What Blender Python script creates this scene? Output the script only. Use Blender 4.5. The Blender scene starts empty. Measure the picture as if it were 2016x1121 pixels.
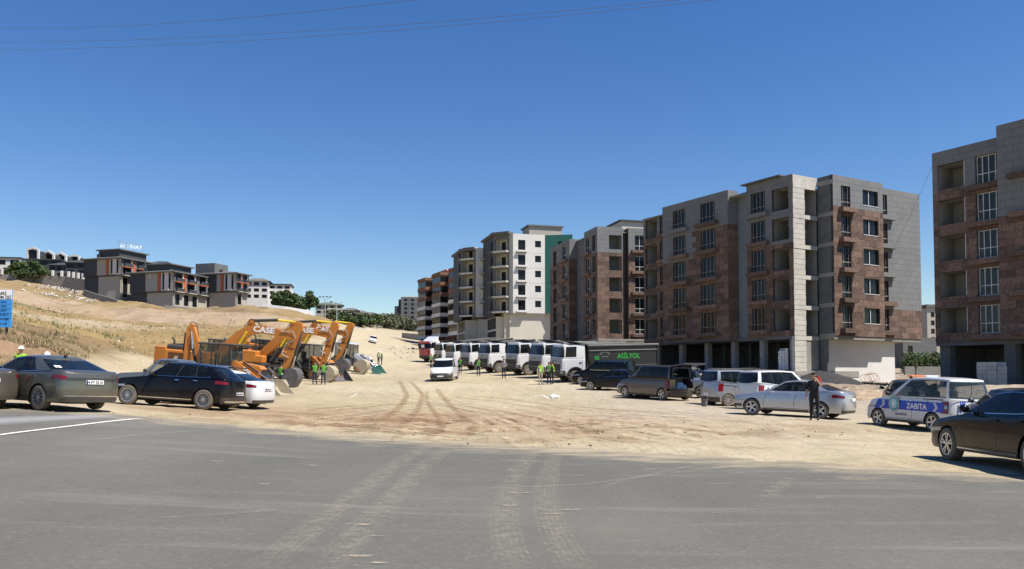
import bpy, bmesh, math, random
import numpy as np
from mathutils import Vector, Matrix
random.seed(7); rng = np.random.default_rng(7)
R = math.radians
scene = bpy.context.scene
COL = scene.collection

# ------------------------------------------------------------------ camera
F_PX, CU, PV, HORIZON = 1600.0, 1008.0, 677.0, 741.0      # photo pixels (2016 x 1121)
CAM_Z = 1.65
TILT = math.atan((HORIZON - PV) / F_PX)
cam_d = bpy.data.cameras.new('camera'); cam = bpy.data.objects.new('camera', cam_d); COL.objects.link(cam)
cam.location = (0, 0, CAM_Z); cam.rotation_euler = (R(90) + TILT, 0, 0)
cam_d.sensor_fit = 'HORIZONTAL'; cam_d.sensor_width = 36.0; cam_d.lens = 36.0 * F_PX / 2016.0
cam_d.shift_y = (PV - 560.5) / 2016.0
cam_d.clip_start = 0.1; cam_d.clip_end = 8000
scene.camera = cam

# ------------------------------------------------------------------ sky + sun
SUN_HEAD, SUN_EL = 116.0, 58.5                 # heading clockwise from +Y
world = bpy.data.worlds.new('World'); scene.world = world; world.use_nodes = True
wn = world.node_tree; wn.nodes.clear()
sky = wn.nodes.new('ShaderNodeTexSky'); sky.sky_type = 'NISHITA'; sky.sun_disc = False
sky.sun_elevation = R(SUN_EL); sky.sun_rotation = R(SUN_HEAD)
sky.altitude = 1500; sky.air_density = 1.3; sky.dust_density = 0.05; sky.ozone_density = 2.6
bg = wn.nodes.new('ShaderNodeBackground'); bg.inputs['Strength'].default_value = 0.08
wo = wn.nodes.new('ShaderNodeOutputWorld')
hs = wn.nodes.new('ShaderNodeHueSaturation'); hs.inputs['Saturation'].default_value = 1.31; hs.inputs['Hue'].default_value = .512
wn.links.new(sky.outputs[0], hs.inputs['Color']); wn.links.new(hs.outputs[0], bg.inputs[0]); wn.links.new(bg.outputs[0], wo.inputs[0])
sun_d = bpy.data.lights.new('sun', 'SUN'); sun_d.energy = 5.0; sun_d.angle = R(0.53); sun_d.color = (1.0, 0.94, 0.85)
sun = bpy.data.objects.new('sun', sun_d); COL.objects.link(sun)
_sd = Vector((math.sin(R(SUN_HEAD)) * math.cos(R(SUN_EL)), math.cos(R(SUN_HEAD)) * math.cos(R(SUN_EL)), math.sin(R(SUN_EL))))
sun.rotation_euler = (-_sd).to_track_quat('-Z', 'Y').to_euler(); sun.location = (60, -30, 90)
vs = scene.view_settings; vs.view_transform = 'Standard'; vs.look = 'None'; vs.exposure = 0.68; vs.gamma = 1.0
vs.use_curve_mapping = False

# ------------------------------------------------------------------ pixel <-> world
_ct, _st = math.cos(TILT), math.sin(TILT)
def px(u, v, d):
    """world point seen at photo pixel (u, v) at depth y = d"""
    cx, cy = (u - CU) / F_PX, -(v - PV) / F_PX
    y = _ct - _st * cy; z = _st + _ct * cy
    return Vector((cx / y * d, d, CAM_Z + z / y * d))

# ------------------------------------------------------------------ numpy noise
def _h(i, j, s):
    n = (i * 374761393 + j * 668265263 + s * 69069) & 0xffffffff
    n = ((n ^ (n >> 13)) * 1274126177) & 0xffffffff
    return ((n ^ (n >> 16)) & 0xffff) / 65535.0
def vnoise(x, y, s=0):
    x = np.asarray(x, float); y = np.asarray(y, float)
    i = np.floor(x).astype(np.int64); j = np.floor(y).astype(np.int64)
    fx = x - i; fy = y - j; fx = fx*fx*(3-2*fx); fy = fy*fy*(3-2*fy)
    a = _h(i, j, s); b = _h(i+1, j, s); c = _h(i, j+1, s); d = _h(i+1, j+1, s)
    return a + (b-a)*fx + (c-a)*fy + (a-b-c+d)*fx*fy
def fbm(x, y, s=0, o=4):
    t = 0; a = .5; k = 1.
    for n in range(o):
        t = t + a*vnoise(x*k, y*k, s+n); a *= .5; k *= 2.03
    return t
def sstep(a, b, x):
    t = np.clip((np.asarray(x, float)-a)/(b-a), 0, 1); return t*t*(3-2*t)
# ------------------------------------------------------------------ materials
MATS = {}
def mat(name, col, rough=.7, metal=0., var=.12, scale=1.5, bump=0., bscale=25., spec=.4, coat=0., alpha=1.,
        dust=0., col2=None, detail=4, stretch=None, panel=0., dustcol=(.42,.34,.24)):
    if name in MATS: return MATS[name]
    m = bpy.data.materials.new(name); m.use_nodes = True; nt = m.node_tree; N = nt.nodes; Lk = nt.links
    b = N['Principled BSDF']
    g = N.new('ShaderNodeNewGeometry'); vec = g.outputs['Position']
    if stretch:
        mp = N.new('ShaderNodeMapping'); mp.inputs['Scale'].default_value = stretch; Lk.new(vec, mp.inputs[0]); vec = mp.outputs[0]
    nz = N.new('ShaderNodeTexNoise'); nz.inputs['Scale'].default_value = scale; nz.inputs['Detail'].default_value = detail
    nz.inputs['Roughness'].default_value = .6; Lk.new(vec, nz.inputs['Vector'])
    rmp = N.new('ShaderNodeMapRange'); rmp.inputs[1].default_value = .3; rmp.inputs[2].default_value = .7; Lk.new(nz.outputs[0], rmp.inputs[0])
    mx = N.new('ShaderNodeMix'); mx.data_type = 'RGBA'
    c2 = col2 if col2 else tuple(min(1, c*(1+var)) for c in col)
    c1 = col if col2 else tuple(c*(1-var) for c in col)
    mx.inputs[6].default_value = (*c1, 1); mx.inputs[7].default_value = (*c2, 1); Lk.new(rmp.outputs[0], mx.inputs[0])
    out = mx.outputs[2]
    if panel:      # every piece its own tone
        oi = N.new('ShaderNodeObjectInfo'); pr = N.new('ShaderNodeMapRange')
        pr.inputs[3].default_value = 1-panel; pr.inputs[4].default_value = 1+panel; ia = N.new('ShaderNodeMath'); ia.operation = 'ADD'; Lk.new(oi.outputs['Random'], ia.inputs[0]); Lk.new(g.outputs['Random Per Island'], ia.inputs[1]); ib = N.new('ShaderNodeMath'); ib.operation = 'FRACT'; Lk.new(ia.outputs[0], ib.inputs[0]); Lk.new(ib.outputs[0], pr.inputs[0])
        pm = N.new('ShaderNodeMix'); pm.data_type = 'RGBA'; pm.blend_type = 'MULTIPLY'; pm.inputs[0].default_value = 1
        Lk.new(out, pm.inputs[6]); cb = N.new('ShaderNodeCombineColor')
        for k in range(3): Lk.new(pr.outputs[0], cb.inputs[k])
        Lk.new(cb.outputs[0], pm.inputs[7]); out = pm.outputs[2]
    if dust:
        tc = N.new('ShaderNodeTexCoord'); sp = N.new('ShaderNodeSeparateXYZ'); Lk.new(tc.outputs['Object'], sp.inputs[0])
        n2 = N.new('ShaderNodeTexNoise'); n2.inputs['Scale'].default_value = 2.2; n2.inputs['Detail'].default_value = 5; Lk.new(tc.outputs['Object'], n2.inputs['Vector'])
        a = N.new('ShaderNodeMapRange'); a.inputs[1].default_value = 1.15; a.inputs[2].default_value = .15
        a.inputs[3].default_value = .0; a.inputs[4].default_value = 1.; Lk.new(sp.outputs[2], a.inputs[0])
        q = N.new('ShaderNodeMath'); q.operation = 'MULTIPLY'; Lk.new(a.outputs[0], q.inputs[0]); Lk.new(n2.outputs[0], q.inputs[1])
        q2 = N.new('ShaderNodeMath'); q2.operation = 'MULTIPLY'; q2.use_clamp = True; Lk.new(q.outputs[0], q2.inputs[0]); q2.inputs[1].default_value = 2*dust
        md = N.new('ShaderNodeMix'); md.data_type = 'RGBA'; Lk.new(q2.outputs[0], md.inputs[0]); Lk.new(out, md.inputs[6]); md.inputs[7].default_value = (*dustcol, 1)
        out = md.outputs[2]
        rr = N.new('ShaderNodeMapRange'); rr.inputs[3].default_value = rough; rr.inputs[4].default_value = .85; Lk.new(q2.outputs[0], rr.inputs[0]); Lk.new(rr.outputs[0], b.inputs['Roughness'])
    Lk.new(out, b.inputs['Base Color'])
    if not dust: b.inputs['Roughness'].default_value = rough
    b.inputs['Metallic'].default_value = metal; b.inputs['Specular IOR Level'].default_value = spec
    b.inputs['Coat Weight'].default_value = coat; b.inputs['Coat Roughness'].default_value = .06
    b.inputs['Alpha'].default_value = alpha
    if bump:
        nb = N.new('ShaderNodeTexNoise'); nb.inputs['Scale'].default_value = bscale; nb.inputs['Detail'].default_value = 4; Lk.new(vec, nb.inputs['Vector'])
        bp = N.new('ShaderNodeBump'); bp.inputs['Strength'].default_value = bump; bp.inputs['Distance'].default_value = .03
        Lk.new(nb.outputs[0], bp.inputs['Height']); Lk.new(bp.outputs[0], b.inputs['Normal'])
    MATS[name] = m; return m
def paint(name, col, rough=.25, metal=0., dust=.25): return mat('paint_'+name, col, rough, metal, .03, .8, coat=.12 if sum(col) < .05 else .7, spec=.2 if sum(col) < .05 else .35, dust=dust)

P_BLACK = paint('black', (.004,.004,.006), .2, 0, .03); P_NAVY = paint('navy_black', (.004,.005,.008), .2, 0, .05)
P_GREEN = paint('green_grey', (.135,.132,.106), .3, .6, .12); P_WHITE = paint('white', (.62,.63,.64), .3, 0, .1)
P_SILVER = paint('silver', (.46,.48,.51), .28, .6, .14); P_GREY = paint('grey', (.17,.18,.19), .3, .5, .2)
P_BROWN = paint('brown_grey', (.085,.075,.07), .32, .5, .3); P_DGREY = paint('dark_grey', (.06,.062,.068), .3, .4, .2)
P_SILV2 = paint('grey_silver', (.40,.41,.42), .3, .6, .3); P_TRUCKW = paint('truck_white', (.62,.62,.62), .35, 0, .08)
P_RED = paint('truck_red', (.33,.012,.02), .35, 0, .15)
M_ORANGE = mat('machine_orange', (.54,.205,.037), .5, 0, .12, 1.2, dust=.3, coat=.1, col2=(.45,.155,.026))
M_STEELG = mat('machine_dark_grey', (.05,.05,.052), .6, 0, .2, 2, dust=.35)
M_BUCKETD = mat('bucket_dark_steel', (.13,.12,.12), .6, .3, .25, 2.5, bump=.2, bscale=12)
M_BUCKETL = mat('bucket_dusty', (.40,.35,.25), .9, 0, .2, 2.5, bump=.3, bscale=12, col2=(.30,.26,.19))
M_YELLOW = mat('cylinder_yellow', (.75,.52,.03), .5, 0, .1); M_TEAL = mat('teal_paint', (.02,.20,.18), .5, 0, .1, dust=.2)
M_CHROME = mat('chrome', (.75,.75,.76), .12, 1., .02); M_ALLOY = mat('alloy', (.55,.56,.58), .3, .8, .04)
M_ALLOYD = mat('alloy_dark', (.16,.16,.17), .35, .7, .05)
M_BLACKP = mat('black_plastic', (.022,.022,.024), .6, 0, .1, dust=.15); M_RUBBER = mat('rubber', (.022,.021,.02), .85, 0, .2, dust=.3)
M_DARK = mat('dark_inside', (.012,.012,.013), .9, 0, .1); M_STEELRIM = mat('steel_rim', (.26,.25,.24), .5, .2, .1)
M_GLASS = mat('car_glass', (.006,.008,.009), .04, 0, .02, spec=.28, alpha=.86); M_GLASSL = mat('light_tint_glass', (.05,.07,.07), .04, 0, .02, spec=.6, alpha=.45)
M_GLASSB = mat('cab_glass', (.03,.045,.045), .05, 0, .02, spec=.6, alpha=.55)
M_TAIL = mat('tail_lamp', (.17,.006,.01), .15, 0, .05, spec=.6); M_HEAD = mat('head_lamp', (.32,.34,.36), .1, .3, .1, spec=.8)
M_PLATE = mat('plate', (.78,.78,.76), .4, 0, .03); M_INK = mat('ink_black', (.015,.015,.016), .6); M_BLUE = mat('livery_blue', (.012,.05,.42), .35, 0, .04, coat=.4)
M_LWHITE = mat('letter_white', (.80,.80,.79), .5, 0, .03); M_LGREEN = mat('letter_green', (.03,.42,.06), .5, 0, .03)
M_SEAT = mat('seat', (.04,.04,.042), .9)
M_CONC = mat('concrete', (.29,.28,.255), .9, 0, .18, .9, bump=.3, bscale=8, col2=(.20,.195,.18)); M_CONCL = mat('concrete_light', (.52,.495,.44), .9, 0, .2, 1.1, bump=.35, bscale=7, col2=(.39,.37,.33))
M_CONCD = mat('block_grey', (.12,.124,.125), .95, 0, .2, 1.3, bump=.3)
M_PLASTER = mat('plaster', (.26,.25,.225), .95, 0, .1, .7); M_WHITEW = mat('white_render', (.58,.57,.545), .9, 0, .05, .5, bump=.1); M_CREAM = mat('cream_render', (.50,.47,.40), .9, 0, .06, .5)
M_BROWNP = mat('brown_cladding', (.08,.046,.034), .75, 0, .3, 4.5, col2=(.185,.122,.09), detail=6, panel=.38)
M_GREYP = mat('grey_cladding', (.15,.155,.156), .8, 0, .06, .8, col2=(.175,.176,.174), panel=.05)
M_JOINT = mat('joint', (.09,.085,.08), .95); M_FRAME = mat('dark_frame', (.02,.02,.022), .5); M_PVC = mat('white_frame', (.62,.62,.62), .5)
M_IRON = mat('grille_iron', (.40,.38,.36), .55, .3, .1); M_WGLASS = mat('window_glass', (.012,.014,.015), .08, 0, .02, spec=.22)
M_ANTH = mat('anthracite', (.045,.05,.055), .7, 0, .1); M_ANTHL = mat('grey_render', (.125,.125,.125), .9, 0, .08)
M_RUST = mat('rust_orange', (.40,.11,.045), .8, 0, .12); M_GREENW = mat('green_render', (.022,.125,.105), .85, 0, .06); M_BEIGE = mat('beige_render', (.36,.335,.29), .9, 0, .06)
M_TERRA = mat('terracotta_panel', (.17,.08,.05), .85, 0, .15, 1); M_ROOFT = mat('roof_tile', (.48,.18,.12), .9, 0, .15, 2); M_STONEW = mat('stone_wall', (.27,.25,.22), .95, 0, .35, 2.2, bump=.5, bscale=3)
M_WOOD = mat('timber', (.45,.34,.21), .9, 0, .25, 3); M_BRICKW = mat('block_white', (.60,.59,.57), .9, 0, .08); M_BLOCKG = mat('concrete_block', (.40,.38,.35), .95, 0, .12, 3, panel=.12)
M_SOILB = mat('black_sand', (.035,.034,.035), .95, 0, .25, 3, bump=.4); M_STONE = mat('stone', (.42,.37,.29), .95, 0, .25, 2, bump=.4, bscale=6)
M_PIPE = mat('galv', (.38,.39,.40), .5, .4, .08); M_CABLE = mat('cable', (.10,.11,.13), .7)
M_VEST = mat('hi_vis', (.20,.40,.02), .7, 0, .1, 6); M_VESTG = mat('hi_vis_green', (.07,.24,.025), .7, 0, .1, 6); M_REFL = mat('reflective_tape', (.62,.64,.62), .4)
M_HELM = mat('helmet_white', (.80,.80,.79), .35, 0, .02, spec=.5); M_SKIN = mat('skin', (.42,.24,.16), .6, 0, .06); M_HAIR = mat('hair', (.012,.01,.009), .7)
M_CLOTHK = mat('cloth_black', (.016,.016,.018), .9); M_CLOTHN = mat('cloth_navy', (.025,.028,.045), .9); M_CLOTHB = mat('cloth_beige', (.42,.36,.27), .9); M_CLOTHR = mat('cloth_red', (.40,.03,.02), .8)
M_CLOTHG = mat('cloth_grey', (.16,.16,.17), .9)

# ------------------------------------------------------------------ mesh builder
class MB:
    def __init__(s): s.v = []; s.f = []; s.m = []
    def add(s, vs, fs, mi=0):
        o = len(s.v); s.v.extend([tuple(p) for p in vs]); s.f.extend([tuple(i+o for i in f) for f in fs]); s.m.extend([mi]*len(fs)); return s
    def box(s, x0, x1, y0, y1, z0, z1, mi=0, M=None):
        vs = [Vector((x, y, z)) for z in (z0, z1) for y in (y0, y1) for x in (x0, x1)]
        if M is not None: vs = [M @ p for p in vs]
        return s.add(vs, [(0,2,3,1),(4,5,7,6),(0,1,5,4),(2,6,7,3),(0,4,6,2),(1,3,7,5)], mi)
    def bbox(s, x0, x1, y0, y1, z0, z1, b=.03, mi=0, M=None):
        """box with chamfered edges"""
        vs = []; X = (x0, x1); Y = (y0, y1); Z = (z0, z1); b = min(b, (x1-x0)*.45, (y1-y0)*.45, (z1-z0)*.45)
        idx = {}
        for i in (0,1):
            for j in (0,1):
                for k in (0,1):
                    for ax in range(3):
                        p = [X[i], Y[j], Z[k]]; sg = [1-2*i, 1-2*j, 1-2*k]
                        for a in range(3):
                            if a != ax: p[a] += sg[a]*b
                        idx[(i,j,k,ax)] = len(vs); vs.append(Vector(p))
        F = []
        for ax in range(3):
            o = [a for a in range(3) if a != ax]
            for e in (0,1):
                c = []
                for (p, q) in ((0,0),(1,0),(1,1),(0,1)):
                    k = [0,0,0]; k[ax] = e; k[o[0]] = p; k[o[1]] = q; c.append(idx[(*k, ax)])
                F.append(tuple(c))
        for a1 in range(3):
            for a2 in range(a1+1, 3):
                a3 = 3-a1-a2
                for e in (0,1):
                    for g in (0,1):
                        k0=[0,0,0]; k0[a1]=e; k0[a2]=g; k0[a3]=0; k1=list(k0); k1[a3]=1
                        F.append((idx[(*k0,a1)], idx[(*k1,a1)], idx[(*k1,a2)], idx[(*k0,a2)]))
        for i in (0,1):
            for j in (0,1):
                for k in (0,1): F.append((idx[(i,j,k,0)], idx[(i,j,k,1)], idx[(i,j,k,2)]))
        if M is not None: vs = [M @ p for p in vs]
        return s.add(vs, F, mi)
    def prism(s, poly, y0, y1, mi=0, plane='xz', M=None):
        """extrude polygon of (a, b) along the third axis"""
        n = len(poly); vs = []
        for c in (y0, y1):
            for a, b in poly:
                p = {'xz': (a, c, b), 'xy': (a, b, c), 'yz': (c, a, b)}[plane]
                vs.append(M @ Vector(p) if M is not None else Vector(p))
        F = [tuple(range(n)), tuple(range(2*n-1, n-1, -1))] + [(i, i+n, (i+1) % n+n, (i+1) % n) for i in range(n)]
        return s.add(vs, F, mi)
    def tube(s, pts, r, n=8, mi=0, caps=True):
        pts = [Vector(p) for p in pts]; rs = r if isinstance(r, (list, tuple)) else [r]*len(pts); vs = []
        for i, p in enumerate(pts):
            t = (pts[min(i+1, len(pts)-1)] - pts[max(i-1, 0)]).normalized()
            a = t.cross(Vector((0,0,1)) if abs(t.z) < .9 else Vector((1,0,0))).normalized(); b = t.cross(a)
            for k in range(n):
                an = 2*math.pi*k/n; vs.append(p + rs[i]*(math.cos(an)*a + math.sin(an)*b))
        F = [(i*n+k, i*n+(k+1) % n, (i+1)*n+(k+1) % n, (i+1)*n+k) for i in range(len(pts)-1) for k in range(n)]
        if caps: F += [tuple(range(n-1, -1, -1)), tuple((len(pts)-1)*n+k for k in range(n))]
        return s.add(vs, F, mi)
    def lathe(s, prof, n=24, M=None, mi=0):
        """profile of (r, y) around the local Y axis"""
        vs = []
        for r, y in prof:
            for k in range(n):
                a = 2*math.pi*k/n; p = Vector((r*math.cos(a), y, r*math.sin(a))); vs.append(M @ p if M is not None else p)
        F = [(i*n+k, (i+1)*n+k, (i+1)*n+(k+1) % n, i*n+(k+1) % n) for i in range(len(prof)-1) for k in range(n)]
        return s.add(vs, F, mi)
    def ball(s, c, r, nu=10, nv=6, mi=0):
        c = Vector(c); r = r if isinstance(r, (tuple, list)) else (r, r, r); vs = []
        for j in range(nv+1):
            th = math.pi*j/nv
            for i in range(nu):
                ph = 2*math.pi*i/nu; vs.append(c + Vector((r[0]*math.sin(th)*math.cos(ph), r[1]*math.sin(th)*math.sin(ph), r[2]*math.cos(th))))
        F = [(j*nu+i, (j+1)*nu+i, (j+1)*nu+(i+1) % nu, j*nu+(i+1) % nu) for j in range(nv) for i in range(nu)]
        return s.add(vs, F, mi)
    def mesh(s, name, mats, smooth=None):
        me = bpy.data.meshes.new(name); me.from_pydata(s.v, [], s.f)
        for m in (mats if isinstance(mats, (list, tuple)) else [mats]): me.materials.append(m)
        if any(s.m): me.polygons.foreach_set('material_index', s.m)
        if smooth is not None:
            bm = bmesh.new(); bm.from_mesh(me); bmesh.ops.remove_doubles(bm, verts=bm.verts, dist=.0008)
            bmesh.ops.recalc_face_normals(bm, faces=bm.faces)
            for f in bm.faces: f.smooth = True
            for e in bm.edges: e.smooth = len(e.link_faces) == 2 and e.calc_face_angle(0) < R(smooth)
            bm.to_mesh(me); bm.free()
        else:
            bm = bmesh.new(); bm.from_mesh(me); bmesh.ops.recalc_face_normals(bm, faces=bm.faces); bm.to_mesh(me); bm.free()
        me.update(); return me
    def obj(s, name, mats, parent=None, smooth=None, label=None):
        o = bpy.data.objects.new(name, s.mesh(name, mats, smooth)); COL.objects.link(o)
        if parent is not None: o.parent = parent
        if label: o['label'] = label
        return o
def thing(name, label, cat, loc=(0,0,0), rotz=0., group=None):
    o = bpy.data.objects.new(name, None); COL.objects.link(o); o.empty_display_size = .3
    o.location = loc; o.rotation_euler = (0, 0, rotz); o['label'] = label; o['category'] = cat
    if group: o['group'] = group
    return o
def tag(o, label, cat, group=None, kind=None):
    o['label'] = label; o['category'] = cat
    if group: o['group'] = group
    if kind: o['kind'] = kind
    return o
def struct(o): o['kind'] = 'structure'; return o
def dup(root, label, group=None):
    r = root.copy(); COL.objects.link(r); r['label'] = label
    if group: r['group'] = group
    for ch in list(root.children):
        c = ch.copy(); COL.objects.link(c); c.parent = r
        for g in list(ch.children):
            d = g.copy(); COL.objects.link(d); d.parent = c
    return r
def text_mesh(txt, size, depth=.01, bold=0.):
    cu = bpy.data.curves.new('t', 'FONT'); cu.body = txt; cu.size = size; cu.extrude = depth; cu.offset = bold; cu.resolution_u = 3
    cu.align_x = 'CENTER'; cu.align_y = 'CENTER'
    o = bpy.data.objects.new('t', cu); COL.objects.link(o); dg = bpy.context.evaluated_depsgraph_get(); dg.update()
    me = bpy.data.meshes.new_from_object(o.evaluated_get(dg)); bpy.data.objects.remove(o); bpy.data.curves.remove(cu); return me
def lettering(txt, size, m, parent, origin, xdir, ndir, depth=.01, bold=0., name='lettering', squash=1.):
    """text with its baseline along xdir on a surface with normal ndir, in the parent's local space"""
    me = text_mesh(txt, size, depth, bold); me.materials.clear(); me.materials.append(m)
    x = Vector(xdir).normalized(); n = Vector(ndir).normalized(); y = n.cross(x).normalized(); x = y.cross(n)
    o = bpy.data.objects.new(name, me); COL.objects.link(o)
    Mx = Matrix((( x.x*squash, y.x, n.x, origin[0]), (x.y*squash, y.y, n.y, origin[1]), (x.z*squash, y.z, n.z, origin[2]), (0,0,0,1)))
    me.transform(Mx); o.parent = parent; return o
# ------------------------------------------------------------------ terrain (heights from surveyed points)
_raw = [(0,-10,0),(-20,-10,.4),(20,-10,-.3),(0,5,0),(-10,5,.25),(10,5,-.15),(-25,10,1.0),(25,8,-.4),(0,13,0),(-21,34.5,1.02),(-24,40,1.9),(-17,36,.65),(-13,40,.5),
        (-45,40,5.0),(-30,25,1.6),(-60,60,9.5),(-150,150,27),(-260,300,52),(60,130,2.4),(100,200,5),(27.7,90.7,1.6),(22.7,99.3,1.9),(14.9,94.8,2.3),(19.9,86.2,1.7),(40,66,.45),(46,75,.5),(50,60,.2),(150,300,12),(250,300,14),(45,40,0),(30,25,-.3),
        (-8,30,.15),(0,32,.0),(4,38,.0),(-200,600,50),(200,600,20),(0,600,26),(-60,5,2.5),(60,5,-1),(18,45,.15),(-19.5,51,.75),(-27,59,1.55),(-22,59,1.15),(-16,59,.95),(-25,67,1.8),(-19.5,67,1.4),(-28,52,1.7),(-20,78,1.9),(-26,78,2.6),(-19,88,2.2)]
_pix = [(2016,940,13.6),(1855,907,17.2),(1718,841,30),(1826,849,28),(1503,816,33.6),(1635,823,31.4),(1423,805,42),(1372,787,48),(1290,788,43),(1190,771,57),
        (1180,764,62),(1110,752,65),(1022,745,72),(968,739,79),(930,733,88),(898,727,98),(873,722,108),(845,714,118),(872,753,68),(620,757,63),(592,766,58),
        (560,783,50),(690,750,72),(720,739,85),(748,732,110),(733,680,203),(740,655,320),(800,657,330),(700,657,300),(82,806,22.4),(182,809,22.7),(388,811,29),
        (250,796,30.5),(500,808,31),(0,800,23.2),(500,842,21.2),(1008,882,18.7),(1500,900,16.5),(1008,800,45),(1000,775,55),(700,790,45),(20,655,50),(120,668,52),
        (250,690,66),(100,735,42),(250,672,85),(400,682,85),(500,692,90),(300,650,110),(150,640,100),(50,620,100),(680,692,105),(640,660,130),
        (200,628,180),(400,645,170),(560,640,180),(650,655,200),(200,605,205),(400,614,205),(560,612,215),(650,632,240),(700,645,260),(240,598,255),(340,607,250),
        (450,607,260),(540,610,270),(0,555,290),(100,562,280),(600,618,290),(640,625,380),(700,635,400),(780,650,450),(850,655,500),(905,690,230),(835,672,290),
        (1010,672,160),(920,680,190),(1177,692,112),(1100,690,130),(1400,735,80),(1565,745,75),(1700,757,77),(1900,765,60),(1740,775,50),(1990,770,50),(840,700,150),
        (1840,735,120),(1840,720,200),(2016,735,120),(780,690,170),(1300,735,75)]
_P = np.array([tuple(map(float, p)) for p in _raw] + [tuple(px(*p)) for p in _pix])
def _dom(x, y):
    s = np.clip(np.asarray(y, float), -20, 700) + 25.0
    return np.stack([np.clip(np.asarray(x, float)/s, -1.5, 1.5)*1.0, np.log(s)*.55], -1), s
_D, _S = _dom(_P[:,0], _P[:,1]); _n = len(_P); _C = .055
_A = np.sqrt(((_D[:,None]-_D[None])**2).sum(-1) + _C*_C); _Q = np.c_[np.ones(_n), _D]
_K = np.zeros((_n+3, _n+3)); _K[:_n,:_n] = _A - np.eye(_n)*.012; _K[:_n,_n:] = _Q; _K[_n:,:_n] = _Q.T
_W = np.linalg.solve(_K, np.r_[_P[:,2]/_S, 0, 0, 0])
def Hn(x, y):
    x = np.asarray(x, float); y = np.asarray(y, float); D, s = _dom(x.ravel(), y.ravel()); out = np.empty(len(D))
    for i in range(0, len(D), 20000):
        d = D[i:i+20000]; a = np.sqrt(((d[:,None]-_D[None])**2).sum(-1) + _C*_C)
        out[i:i+20000] = a@_W[:_n] + _W[_n] + d@_W[_n+1:]
    return (out*s).reshape(x.shape)
def H(x, y): return float(Hn(np.array([x]), np.array([y]))[0])
def gp(u, d):
    """ground point in image column u at depth d"""
    x = (u-CU)/F_PX*d*1.0
    return Vector((x, d, H(x, d)))
# asphalt edge: polyline in plan
EDGE = np.array([(-60,44),(-30,31.5),(-15.4,22.5),(-7,21.2),(0,18.9),(8.4,13.5),(14,10.0),(40,-6)], float)
def edge_y(x): return np.interp(x, EDGE[:,0], EDGE[:,1])
def edge_dist(x, y): return (y - edge_y(x))*.87           # > 0 beyond the road
ROADC = np.array([(25,0),(45,-3),(70,-8),(110,-17),(200,-33),(320,-52),(480,-80)], float)
ROADW = np.array([(25,14),(60,9.5),(110,8),(200,8.5),(320,8.5),(480,6)], float)
def road_off(x, y): return x - np.interp(y, ROADC[:,0], ROADC[:,1])

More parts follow.
